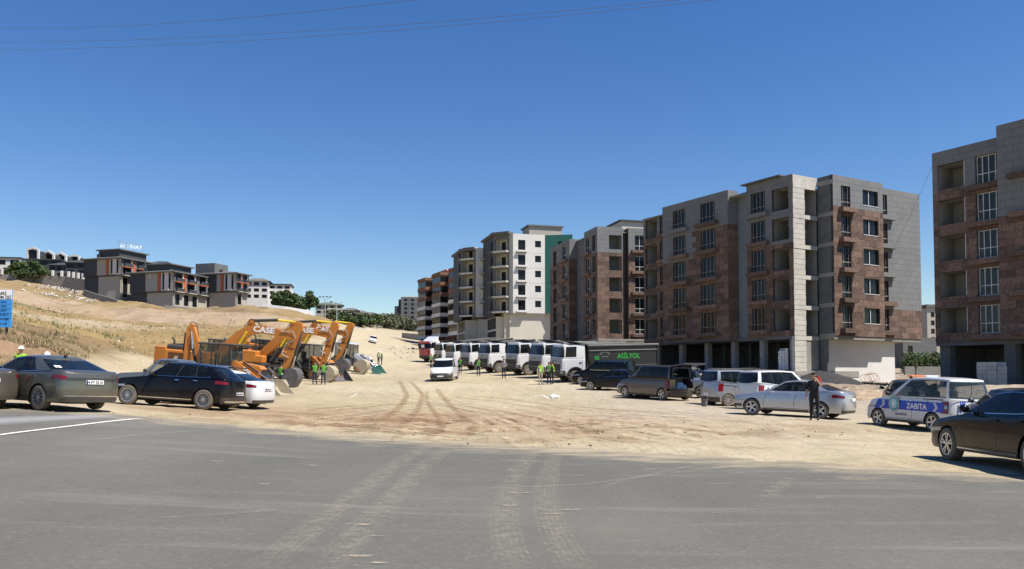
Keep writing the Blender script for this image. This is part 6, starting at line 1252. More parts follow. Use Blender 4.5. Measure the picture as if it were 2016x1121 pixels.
# ---------- B5: brown flats with white balcony fronts
B5 = building('brown apartment row with white balcony fronts and glazed bays', -16, 235, H(-16,235)); z5 = 13.0; j0 = Vector((-12.5,222.0)); H5 = -24.0
WL = Wall(B5, j0.x, j0.y, H5, -1); nF = 6; zt5 = z5+nF*st
hL = []
for b0 in (0,15,29): hL += [(b0+8.0,b0+9.8,z5+st*k+.8,z5+st*k+2.6) for k in range(nF)]+[(b0+10.6,b0+12.4,z5+st*k+.8,z5+st*k+2.6) for k in range(nF)]
WL.wall(40, z5-.3, zt5+.3, hL, M_TERRA)
for h in hL: WL.window(*h, .15)
for bi, b0 in enumerate((.2,15,29)):
    zt = zt5; Wb = Wall(B5, *(j0+dirv(H5)*b0-dirv(H5+90)*2.4)[:], H5, -1)
    for k in range(nF):
        z = z5+st*k; col = M_LWHITE if k < nF-2 else M_TERRA
        Wb.obox('balcony_front', M_WHITEW if k < nF-2 else M_TERRA, 0,7.5,-.06,.14,z,z+1.0); be = MB(); Wb.box(be,-.14,.0,-2.4,.14,z,z+1.0); be.obj('balcony_end', M_WHITEW if k < nF-2 else M_TERRA, B5)
        Wb.obox('balcony_floor', M_ANTHL, .02,7.4,-2.4,-.08,z,z+.18); Wb.window(.1,7.4,z+1.0,z+2.7,.05,mull=(.2,.4,.6,.8)); wbe = Wall(B5, *(j0+dirv(H5)*b0-dirv(H5+90)*2.4)[:], H5+90, 1); wbe.window(.1,2.3,z+1.0,z+2.7,.02,mull=(.5,))
        Wb.obox('floor_band', M_TERRA if k >= nF-2 else M_ANTHL, .02,7.5,-2.4,-.02,z+2.7,z+2.99)
    Wb.obox('bay_cap', M_TERRA, -.1,7.6,-2.5,.16,zt,zt+.8)
b = MB(); WL.box(b,.3,39.8,-13,-.4,8,zt5+.2); b.obj('core', M_TERRA, B5)
WL.obox('shop_floor', M_ANTH, .2,39.8,-3,-.5,6.0,z5-.3); b = MB(); b.prism([(16,zt5+.3),(38,zt5+.3),(34,zt5+2.6),(21,zt5+2.6)], -11, -1.5, M=WL.M); b.obj('tiled_roof', M_ROOFT, B5)
for a in (2,7,13,19,24,30,36): WL.obox('shop_column', M_TERRA, a,a+.5,.4,1.0,6.0,z5-.2)
# ---------- B6: grey tower far away
p6 = px(789,640,540); B6 = building('plain grey apartment block far beyond the crest of the road', p6.x, 540, H(p6.x,540)); W6 = Wall(B6, px(789,640,540).x, 540, 84, 1); zz6 = px(789,640,540).z-10; zt6 = px(800,585,540).z
h6 = []; rows = 9; sp = (zt6-zz6-3)/rows
for a in (2.2,6.6,11.0): h6 += [(a,a+2.0,zz6+3+sp*k,zz6+3+sp*k+1.7) for k in range(rows)]
W6.wall(16.5, zz6, zt6, h6, M_ANTHL)
for h in h6: W6.window(*h, .15, fr=.12)
W6.obox('recess_strip', M_ANTH, 5.2,5.4,-.02,.02,zz6,zt6); W6.obox('side_wing', M_ANTH, -4.2,-.05,-16,-1.5,zz6,zt6-6); W6.obox('side_wing', M_ANTH, -1.6,-.06,-14,-1.0,zt6-6,zt6-1.5); b = MB(); W6.box(b,.1,16.4,-16,-.3,zz6,zt6-.3); b.obj('core', M_ANTHL, B6)
W6.obox('roof_slab', M_WHITEW, 2,16,-14,-1,zt6-.3,zt6+.8)
# ---------- B7: pale block seen through the gap at right
p7 = px(1829,605,190); B7 = building('pale five storey block seen through the gap between two brown blocks', p7.x, 190, H(p7.x,190)); W7 = Wall(B7, p7.x-.5, 190, 78, 1); t7 = p7.z; b7 = px(1829,697,190).z
sp = (t7-b7-1.2)/5; h7 = [(1.0+3.2*i,2.0+3.2*i,b7+.8+sp*k,b7+.8+sp*k+1.2) for k in range(5) for i in range(3)]; W7.wall(11, b7-2, t7, h7, M_BEIGE)
for h in h7: W7.window(*h, .12)
b = MB(); W7.box(b,.1,10.9,-10,-.3,b7-2,t7-.2); b.obj('core', M_BEIGE, B7); W7.obox('roof', M_ANTHL, -.4,11.4,-10.4,.5,t7,t7+.6)
p8 = px(1788,665,150); B8 = building('low grey block behind the white basement wall', p8.x, 150, H(p8.x,150)); W8 = Wall(B8, p8.x-1, 150, 80, 1); W8.wall(7, p8.z-9, p8.z, [(1.0,2.0,p8.z-4,p8.z-1.5),(1,2,p8.z-8,p8.z-5.5)], M_ANTHL); W8.window(1,2,p8.z-4,p8.z-1.5,.1); W8.window(1,2,p8.z-8,p8.z-5.5,.1); b = MB(); W8.box(b,.1,6.9,-8,-.3,p8.z-9,p8.z-.1); b.obj('core', M_ANTHL, B8)
# ------------------------------------------------------------------ villas on the hill
HV = 17.0
def villa(label, u, d, wl, wr, vt, vm, vb, red=True, dark=.35, balc=True, pent=None, group='modern villas on the hillside'):
    x = (u-CU)/F_PX*d; zt, zm, zb_ = px(u,vt,d).z, px(u,vm,d).z, px(u,vb,d).z; r = building(label, x, d, zb_, 'house', 'villa', group); fl = (zt-zm)/2
    Lf = Wall(r, x, d, HV-90, -1); Rt = Wall(r, x, d, HV, 1)
    # left gable face (towards the camera): dark strip, beige field, rust strip, white glazed strip
    h = [(1.3,2.0,zm+.6,zt-.6),(3.6,4.3,zm+.6,zt-.6)]; Lf.wall(wl, zm, zt, h, M_BEIGE)
    for q in h: Lf.window(*q, .12, trans=(.35,.65))
    Lf.obox('white_pilaster', M_WHITEW, 2.05,3.5,.002,.10,zm+.2,zt-.3); Lf.obox('white_pilaster', M_WHITEW, 4.4,4.7,.002,.10,zm+.2,zt-.3)
    if red: Lf.obox('rust_panel', M_RUST, 4.9,6.1,.002,.09,zm+.1,zt-.1)
    Lf.obox('dark_panel', M_ANTH, wl*(1-dark),wl-.02,.002,.14,zm,zt)
    Lf.obox('plinth_wall', M_BEIGE, .0,wl*.62,-.5,-.3,zb_-2,zm-.3); Lf.obox('plinth_dark', M_ANTH, wl*.62,wl-.1,-.5,-.3,zb_-2,zm-.3)
    # right lit face with balconies
    h = []; n = max(2, int(wr/5.5)); w = wr/n
    for i in range(n):
        for k in range(2):
            a = i*w; h.append((a+w*.12,a+w*.62,zm+fl*k+.25,zm+fl*(k+1)-.45))
    Rt.wall(wr, zm, zt, h, M_ANTHL)
    for j, q in enumerate(h):
        Rt.window(*q, .12, mull=(.33,.66)); a0, a1, z0, z1 = q
        if balc: Rt.obox('balcony_rail', M_ANTH, a0-.3,a1+.3,.9,1.0,z0-.3,z0+.75); Rt.obox('balcony_slab', M_RUST if j % 2 else M_BEIGE, a0-.4,a1+.4,.002,1.05,z0-.6,z0-.32)
    for i in range(n):
        a = i*w; Rt.obox('white_pilaster', M_WHITEW, a+w*.66,a+w*.73,.002,.25,zm,zt-.1)
        if red and i % 2 == 0: Rt.obox('rust_panel', M_RUST, a+w*.78,a+w*.96,.002,.12,zm+.1,zt-.1)
    Rt.wall(wr, zb_-2, zm-.02, [(1,3,zb_+1,zm-.8)]+[(5+4*i,7.2+4*i,zb_+1,zm-.8) for i in range(int((wr-8)/4))], M_BEIGE, n0=-.3)
    Rt.window(1,3,zb_+1,zm-.8,.45); [Rt.window(5+4*i,7.2+4*i,zb_+1,zm-.8,.45) for i in range(int((wr-8)/4))]
    b = MB(); Rt.box(b, .3, wr-.1, -wl+.1, -.3, zm, zt-.05); b.obj('core', M_ANTHL, r); b = MB(); Rt.box(b, .6, wr-.2, -wl+.4, -.6, zb_-3, zm-.1); b.obj('core', M_ANTH, r)
    Rt.obox('floor_band', M_ANTH, -.15,wr+.1,-wl-.1,.5,zm-.35,zm-.005)
    # hipped roof
    rf = MB(); o = .9; V = [Rt.p(-o,o,zt), Rt.p(wr+o,o,zt), Rt.p(wr+o,-wl-o,zt), Rt.p(-o,-wl-o,zt), Rt.p(wl*.45,-wl/2,zt+1.7), Rt.p(max(wr-wl*.45,wl*.5),-wl/2,zt+1.7)]
    V2 = [v-Vector((0,0,.35)) for v in V[:4]]; rf.add(V+V2, [(0,1,5,4),(1,2,5),(2,3,4,5),(3,0,4),(0,6,7,1),(1,7,8,2),(2,8,9,3),(3,9,6,0),(6,9,8,7)]); ro = rf.obj('roof', M_ANTHL if red else M_ANTH, r)
    for a, n_ in ((2.2,-wl*.8),(4.5,-wl*.6)): q = MB(); Rt.box(q, a, a+1.0, n_, n_+1.0, zt+.3, zt+1.9); q.obj('chimney', M_ANTH, ro)
    if pent: q = MB(); Rt.box(q, pent[0], pent[1], -wl*.8, -wl*.25, zt+.2, zt+pent[2]); q.obj('penthouse', M_ANTH, r); q = MB(); Rt.box(q, pent[0]-.6, pent[1]+.6, -wl*.85, -wl*.2, zt+pent[2], zt+pent[2]+.35); q.obj('penthouse_roof', M_ANTHL, r)
    return r, Lf, Rt, zt
VA, La, Ra, za = villa('beige and anthracite villa with a lettered sign on its roof', 236, 257, 15, 24, 507, 541, 590, pent=(3,15,3.0))
VB, Lb, Rb, zb2 = villa('beige villa with rust stripes nearest the earth bank', 340, 250, 16.5, 17, 534, 573, 606, pent=(3,13,2.6))
VC, Lc, Rc, zc_ = villa('dark glazed villa with a white logo wall right of the rust striped villa', 464, 262, 17, 6.5, 537, 573, 605, dark=.55, pent=None)
Lc.obox('penthouse', M_CONCD, 10,17.5,-9,-2,zc_,zc_+3.8)
sg = MB(); [sg.box(a,a+.12,-.06,.06,za+3.2,za+6.4,0,Ra.M @ Matrix.Translation((0,-5,0))) for a in (4,7.5,11,14.5)]; sg.box(4,14.6,-.06,.06,za+3.5,za+3.62,0,Ra.M @ Matrix.Translation((0,-5,0))); sg.box(4,14.6,-.06,.06,za+6.2,za+6.32,0,Ra.M @ Matrix.Translation((0,-5,0))); so = sg.obj('roof_sign', M_PIPE, VA)
o = Ra.p(9.3,-4.9,za+4.95); lettering('ALTINAY', 1.9, M_LWHITE, so, (o.x,o.y,o.z), (.83,.56,0), (.56,-.83,0), .04, .0, squash=.9)
for W_, a, z in ((Lb,9.0,zb2-3.2),):
    o = W_.p(a,.04,z); lettering('ALTINAY', 1.3, M_PIPE, VB, (o.x,o.y,o.z), tuple(-W_.a), tuple(W_.n), .02, .02); b = MB(); b.ball(W_.p(a,.04,z+1.9), (.5,.06,.9), 8, 6); b.obj('wall_emblem', M_PIPE, VB)
# row of white gabled roofs, villas behind the stone wall
for i, (u0, u1, vt, vb) in enumerate(((52,77,486,498),(82,107,492,512),(107,131,496,513),(136,157,501,508))):
    d = 330+6*i; a, b_ = px(u0,vb,d), px(u1,vb,d); zt = px((u0+u1)/2,vt,d).z; w = b_.x-a.x; sh_ = zt-(zt-a.z)*.42; r = building(('first','second','third','fourth')[i]+' white framed gable counting from the left of the gabled row', (a.x+b_.x)/2, d, a.z-6, 'house', 'gabled_house', 'white gabled houses on the hilltop')
    lx = -w/2; L0 = lambda pts: [(p[0],p[1]-r.location.z) for p in pts]
    oy = 0; P = L0([(lx,a.z-4),(lx,sh_),(0,zt),(w/2,sh_),(w/2,a.z-4),(w/2-.7,a.z-4),(w/2-.7,sh_-.45),(0,zt-.95),(lx+.7,sh_-.45),(lx+.7,a.z-4)]); q = MB(); q.prism(P, -.3, .6); q.obj('gable_frame', M_WHITEW, r)
    q = MB(); q.prism(L0([(lx+.7,a.z-6),(lx+.7,sh_-.5),(0,zt-1.0),(w/2-.7,sh_-.5),(w/2-.7,a.z-6)]), .3, 9); q.obj('gable_wall', M_ANTH, r); q = MB(); q.box(-w*.28,w*.28,0.2,.28,a.z-r.location.z-3.5,sh_-r.location.z-.6); q.obj('window', M_WGLASS, r)
def box_villa(label, u0, u1, vt, vb, d, m, roof=M_ANTH, wins=3, group=None, deep=10, floors=2, slope=True, wm=M_WGLASS, cat='house', hd=80, balc=False):
    a = px(u0,vb,d); w = (u1-u0)/F_PX*d/max(.3,math.sin(R(hd)-math.atan((u0-CU)/F_PX))); zt = px((u0+u1)/2,vt,d).z; r = building(label, a.x, d, a.z, cat, 'house', group); W_ = Wall(r, a.x, d, hd, 1); hs = []
    fh = (zt-a.z)/floors
    for k in range(floors):
        for i in range(wins): hs.append((w*(i+.18)/wins, w*(i+.82)/wins, a.z+fh*k+fh*.28, a.z+fh*k+fh*.82))
    W_.wall(w, a.z-3, zt, hs, m)
    for h_ in hs: W_.window(*h_, .15, fr=.12, mull=(.5,), gm=wm)
    if balc:
        for k in range(floors): W_.obox('balcony', M_CREAM, w*.45,w*.98,.002,1.4,a.z+fh*k,a.z+fh*k+fh*.3)
    b = MB(); W_.box(b, .1, w-.1, -deep, -.3, a.z-3, zt-.05); b.obj('core', m, r); q = MB(); o = .8
    if slope: q.add([W_.p(-o,o,zt),W_.p(w+o,o,zt),W_.p(w+o,-deep-o,zt),W_.p(-o,-deep-o,zt),W_.p(w*.3,-deep/2,zt+1.6),W_.p(w*.7,-deep/2,zt+1.6)], [(0,1,5,4),(1,2,5),(2,3,4,5),(3,0,4),(0,3,2,1)])
    else: W_.box(q, -.3, w+.3, -deep-.3, .5, zt, zt+.4)
    q.obj('roof', roof, r); return r, W_
box_villa('dark glazed villa at the left edge above the stone wall', -20, 100, 510, 538, 312, M_ANTH, wins=6, slope=False)
box_villa('grey villa with a low pitched roof right of the garden trees', 96, 132, 522, 548, 306, M_ANTHL, wins=3)
box_villa('dark villa with wide glazing left of the lettered roof sign villa', 128, 166, 517, 553, 300, M_ANTH, wins=2, floors=3)
box_villa('anthracite villa roof rising behind the rust striped villa', 292, 332, 519, 548, 300, M_ANTH, wins=3)
box_villa('grey flat roofed villa behind the dark glazed villa', 418, 478, 545, 575, 300, M_ANTHL, wins=4, slope=False)
box_villa('white entrance porch block at the far left of the hilltop', -10, 32, 508, 545, 304, M_WHITEW, wins=2, slope=False)
box_villa('white villa with tall arched windows right of the dark villa', 481, 526, 553, 590, 300, M_WHITEW, wins=3, floors=3, roof=M_ANTHL)
box_villa('white villa with glazed balconies at the end of the villa street', 528, 571, 561, 592, 306, M_WHITEW, wins=3, floors=3, slope=False)
box_villa('beige house with stacked balconies beside the lamp mast', 621, 672, 600, 630, 372, M_BEIGE, wins=4, floors=3, balc=True, roof=mat('green_roof',(.10,.13,.10),.9))
for i, (u0, u1, vt, vb, d, lb) in enumerate(((674,704,611,630,400,'grey house right of the beige balcony house'),(700,722,616,632,420,'small house with a white gable among the trees'),(718,740,619,636,440,'long low house on the far tree slope'),(738,760,622,640,460,'small dark roofed house near the end of the slope'),(757,782,626,644,480,'last low house before the grey tower'))):
    box_villa(lb, u0, u1, vt, vb, d, (M_ANTHL,M_WHITEW,M_BEIGE,M_ANTHL,M_STONEW)[i], wins=3, roof=M_ANTHL)
# stone retaining wall with white posts, garden walls
def wall_run(name, label, pts, h, m, th=.4, posts=None, cat='wall'):
    r = thing(name, label, cat, (pts[0][0], pts[0][1], 0)); o = Vector(r.location); segs = list(zip(pts[:-1], pts[1:]))
    for (x0, y0, z0), (x1, y1, z1) in segs:
        dx, dy = x1-x0, y1-y0; L = math.hypot(dx,dy); nx, ny = -dy/L*th/2, dx/L*th/2; V = []
        for (x, y, z) in ((x0,y0,z0),(x1,y1,z1)):
            for zz in (z-2.5, z+h): V += [(x+nx-o.x,y+ny-o.y,zz),(x-nx-o.x,y-ny-o.y,zz)]
        b = MB(); b.add(V, [(0,1,3,2),(4,6,7,5),(0,4,5,1),(2,3,7,6),(0,2,6,4),(1,5,7,3)]); b.obj('wall_section', m, r)
        if posts:
            for k in range(posts):
                f = (k+.5)/posts; b = MB(); cx, cy, cz = x0+dx*f-o.x, y0+dy*f-o.y, z0+(z1-z0)*f+h; b.box(cx-.35,cx+.35,cy-.35,cy+.35,cz-.1,cz+2.0); b.obj('gate_post', M_WHITEW, r)
    return r
P3 = lambda u, v, d: tuple(px(u, v, d))
wall_run('stone_wall', 'rough stone retaining wall with white posts below the villas', [P3(-30,555,298), P3(60,556,296), P3(130,560,292), P3(168,566,286)], 2.8, M_STONEW, posts=4)
wall_run('concrete_wall', 'grey concrete garden wall below the roof sign villa', [P3(165,585,250), P3(232,606,243)], 2.2, M_CONC)
wall_run('concrete_wall', 'pale concrete kerb wall below the rust striped villa', [P3(325,612,235), P3(392,619,232)], 1.6, M_CONCL)
wall_run('concrete_wall', 'pale concrete kerb wall below the dark glazed villa', [P3(408,616,240), P3(470,622,240)], 1.6, M_CONCL)
wall_run('fabric_fence', 'ragged white fence running along the slope crest', [P3(516,614,268), P3(560,619,268), P3(617,628,270)], 2.6, M_PLATE, .15, cat='fence')
wall_run('white_fence', 'white low wall descending beside the far road', [P3(690,646,330), P3(720,652,330), P3(745,656,335)], 1.0, M_WHITEW, .2)
wall_run('concrete_wall', 'low concrete wall at the top of the dirt road', [P3(792,664,300), P3(838,668,285)], 1.6, M_CONC)
for i, (u0, u1, v, d, lb) in enumerate(((783,838,676,230,'upper pale slab of the unfinished basement beside the road'),(800,868,688,205,'lower pale slab of the unfinished basement beside the road'))):
    a, b_ = px(u0,v,d), px(u1,v-4,d+8); r = thing('concrete_slab', lb, 'slab', (a.x,d,a.z)); q = MB(); L = math.hypot(b_.x-a.x,8); q.bbox(0,L,0,7,-.35,.05,.04,0,Matrix.Rotation(math.atan2(8,b_.x-a.x),4,'Z')); q.obj('slab', M_CONCL, r); q = MB(); q.box(.6,L-.6,.5,6.5,-2.6,-.36,0,Matrix.Rotation(math.atan2(8,b_.x-a.x),4,'Z')); q.obj('basement_wall', M_CONCD, r)

# ------------------------------------------------------------------ trees, shrubs, hedges
M_BARK = mat('bark', (.12,.085,.06), .95, 0, .25, 5)
LEAF = [mat('leaf_dark', (.035,.062,.022), .7, 0, .45, 1.2, col2=(.07,.11,.035)), mat('leaf_mid', (.055,.095,.028), .7, 0, .4, 1.2, col2=(.10,.14,.045)), mat('leaf_grey', (.085,.095,.055), .8, 0, .35, .3, col2=(.14,.15,.085))]
def leaves(n, cl, rad, size, rnd, flat=1.):
    """n leaf faces scattered in clumps (cl: list of centres, rad: list of radii)"""
    k = rnd.integers(0, len(cl), n); c = np.array(cl)[k]; r = np.array(rad)[k][:,None]
    v = rnd.normal(size=(n,3)); v /= np.linalg.norm(v,axis=1)[:,None]; p = c+v*r*(rnd.random((n,1))**.45)*np.array([1,1,flat])
    a = rnd.normal(size=(n,3)); a /= np.linalg.norm(a,axis=1)[:,None]; b = np.cross(a, rnd.normal(size=(n,3))); b /= np.linalg.norm(b,axis=1)[:,None]; s = size*(.6+.8*rnd.random((n,1)))
    V = np.stack([p-a*s, p+b*s*.55, p+a*s, p-b*s*.55],1).reshape(-1,3); F = np.arange(4*n).reshape(-1,4); return V, F
def mesh_np(name, V, F, m):
    me = bpy.data.meshes.new(name); me.from_pydata(V.tolist(), [], F.tolist()); me.materials.append(m); return me
def tree(label, u, d, h, w, mi=0, n=1500, seed=0, group=None, base=None, size=None, name='tree', cat='tree'):
    p = gp(u, d) if base is None else Vector(base); r = thing(name, label, cat, (p.x,p.y,p.z-.1), 0, group); rnd = np.random.default_rng(100+seed)
    t = MB(); th = h*.35; t.tube([(0,0,-.3),(.03*h*rnd.normal()*.5,0,th*.5),(0,.02*h,th),(0,0,h*.8)], [h*.035,h*.028,h*.022,h*.006], 7); cl, ra = [], []
    for k in range(9):
        a = rnd.random()*6.28; rr = w*.5*(.25+.5*rnd.random()); z = h*(.38+.5*rnd.random()); c = (rr*math.cos(a), rr*math.sin(a), z); cl.append(c); ra.append(w*.5*(.30+.22*rnd.random())*(1.1-.4*z/h)); t.tube([(0,0,th*(.7+.3*rnd.random())),(c[0]*.5,c[1]*.5,(th+z)/2),c], [h*.014,h*.009,h*.003], 5)
    cl.append((0,0,h*.86)); ra.append(w*.24); t.obj('trunk', M_BARK, r)
    V, F = leaves(n, cl, ra, size or max(.10, h*.045), rnd, .85); o = bpy.data.objects.new('crown', mesh_np('crown', V, F, LEAF[mi])); COL.objects.link(o); o.parent = r; return r
_s = 0
for u, d, h, w, mi, lb in ((42,296,7.5,8.5,1,'leafy garden tree left of the brightest crown above the stone wall'),(62,294,8.0,9.5,0,'tallest garden tree above the stone wall'),(80,296,6.5,7.5,1,'yellow green garden tree beside the grey villa'),(20,300,5.5,7,0,'low dark garden tree near the left frame edge')):
    _s += 1; tree(lb, u, d, h, w, mi, 2600, _s, 'garden trees above the stone wall', size=.42)
for i, (u, d, h, w, mi) in enumerate(((548,276,6,7,0),(562,276,7,7,0),(578,278,6.5,7,1),(592,280,6,7,0),(608,282,9,6.5,0),(600,284,6,7,0))): tree(('first','second','third','fourth','tall conical','sixth')[i]+' dark tree of the hedge row behind the ragged white fence', u, d, h, w, mi, 1700, 20+i, 'dark trees behind the white fence', size=.5)
far = [(655,350,4.5,7,2),(672,345,4,7,0),(686,352,5,8,2),(700,355,5.5,9,2),(714,350,4.5,8,0),(728,360,5,9,2),(742,350,6,6,1),(756,365,5.5,11,2),(770,372,6,12,2),(784,378,6,12,2),(798,385,5.5,11,2),(812,390,5,10,2),(690,340,3.5,6,1),(664,330,3,5,1),(735,385,5,9,0),(765,395,5.5,11,2),(790,410,5,11,2)]
nm = ['first','second','third','fourth','fifth','sixth','seventh','eighth','ninth','tenth','eleventh','twelfth']
for i, (u, d, h, w, mi) in enumerate(far):
    row = 'front' if d < 372 else 'back'; k = len([1 for f in far if (f[1] < 372) == (d < 372) and f[0] < u]); tree(f'{nm[min(k,11)]} tree from the left in the {row} row on the far slope', u, d, h, w, mi, 1300, 40+i, 'trees on the far slope below the small houses', size=.6)
def hedge(label, pts, h, w, n, mi=0, name='hedge'):
    r = thing(name, label, 'hedge', pts[0]); rnd = np.random.default_rng(5); cl, ra = [], []; o = Vector(pts[0])
    for a, b in zip(pts[:-1], pts[1:]):
        L = (Vector(b)-Vector(a)).length
        for k in range(int(L/1.2)+1): c = Vector(a).lerp(Vector(b), k/max(1,int(L/1.2)))-o; cl += [(c.x,c.y,h*.35),(c.x,c.y,h*.75)]; ra += [w*.5,w*.5]
    V, F = leaves(n, cl, ra, .16, rnd); q = bpy.data.objects.new('foliage', mesh_np('foliage', V, F, LEAF[mi])); COL.objects.link(q); q.parent = r; t = MB()
    for c in cl[::4]: t.tube([(c[0],c[1],-.3),(c[0],c[1],h*.6)], .05, 5)
    t.obj('stem', M_BARK, r); return r
hp = [gp(1788,119), gp(1890,119)]; hedge('green hedge between the two brown blocks', [tuple(p) for p in hp], px(1840,699,119).z-hp[1].z, 2.4, 7000, 1)
tree('thin young tree in front of the hedge', 1803, 105, 3.0, 1.3, 1, 70, 90, size=.10)
wall_run('concrete_wall', 'grey garden wall in front of the hedge', [tuple(gp(1780,112)), tuple(gp(1890,112))], px(1840,722,112).z-gp(1840,112).z, M_CONC)
# lamp masts and wires
def mast(label, u, d, vt, lamps):
    p = gp(u, d); zt = px(u, vt, d).z; r = thing('lamp_mast', label, 'lamp post', p); q = MB(); q.tube([(0,0,-.5),(0,0,zt-p.z)], [.28,.16], 8); q.obj('pole', M_PIPE, r); hz = zt-p.z
    q = MB(); q.tube([(-2.2,0,hz+1.2),(-.9,0,hz),(.9,0,hz),(2.2,0,hz+1.2)], .09, 6); q.obj('crossarm', M_PIPE, r)
    for k in range(lamps): x = -2.2+4.4*k/max(1,lamps-1); q = MB(); q.bbox(x-.45,x+.45,-.25,.25,hz+.9,hz+1.3,.05); q.obj('lamp_head', M_ANTH, r)
mast('tall lamp mast with four heads beside the beige balcony house', 639, 340, 590, 4); mast('slender grey pole right of the lamp mast', 662, 320, 600, 1)
def wire(label, a, b, sag, r_=.02):
    a, b = Vector(a), Vector(b); q = MB(); q.tube([a.lerp(b,t)-Vector((0,0,sag*4*t*(1-t))) for t in np.linspace(0,1,24)], r_, 5); tag(q.obj('overhead_wire', M_CABLE), label, 'wire')
wire('topmost overhead wire crossing the upper left sky', px(-60,55,38), px(900,-10,24), .35, .007); wire('middle overhead wire crossing the upper left sky', px(-60,83,38), px(1450,-12,23), .4, .007); wire('lowest overhead wire crossing the upper left sky', px(-60,99,38), px(1500,-10,23.5), .4, .007)
wire('thin rope slanting down from the right block to the brown block', px(1842,312,67.6), px(1722,565,83), .3, .012)
# blue project sign
sp_ = px(12,655,50); r = thing('project_sign', 'blue and white project sign board on a post at the left edge', 'sign', (sp_.x-1.0,50,H(sp_.x-1,50)), R(4)); zs_ = px(12,645,50).z-r.location.z; hs_ = px(12,571,50).z-px(12,645,50).z
b = MB(); b.bbox(-2.6,1.28,-.04,.04,zs_,zs_+hs_,.01); bd_ = b.obj('board', mat('sign_blue',(.05,.30,.68),.5), r); b = MB(); b.box(-2.58,1.27,-.052,-.042,zs_+hs_*.75,zs_+hs_-.01); b.obj('white_header', M_LWHITE, bd_)
for k, t in enumerate(('FEN İŞLERİ','YOL YAPIM İŞİ')): lettering(t, .24, M_INK, bd_, (.42 if k else .35,-.056,zs_+hs_*(.90-.10*k)), (1,0,0), (0,-1,0), .003, .004)
for k, t in enumerate(('09.05.2024','06.06.2024','01.10.2027','ALTUNLAR Y.','BELEDİYE BŞK.','05 YOL A.Ş.')): lettering(t, .17, mat('sign_navy',(.012,.03,.14),.5), bd_, (.6,-.045,zs_+hs_*(.68-.115*k)), (1,0,0), (0,-1,0), .003, .003)
for k in range(4): b = MB(); b.box(-2.58,1.27,-.045,-.0405,zs_+hs_*(.62-.125*k),zs_+hs_*(.628-.125*k)); b.obj('row_line', mat('sign_navy',(.012,.03,.14),.5), bd_)
for x in (-2.2,.95): b = MB(); b.box(x-.05,x+.05,.045,.13,-.4,zs_+hs_*.9); b.obj('post', M_RUST if x < 0 else M_ANTH, r)
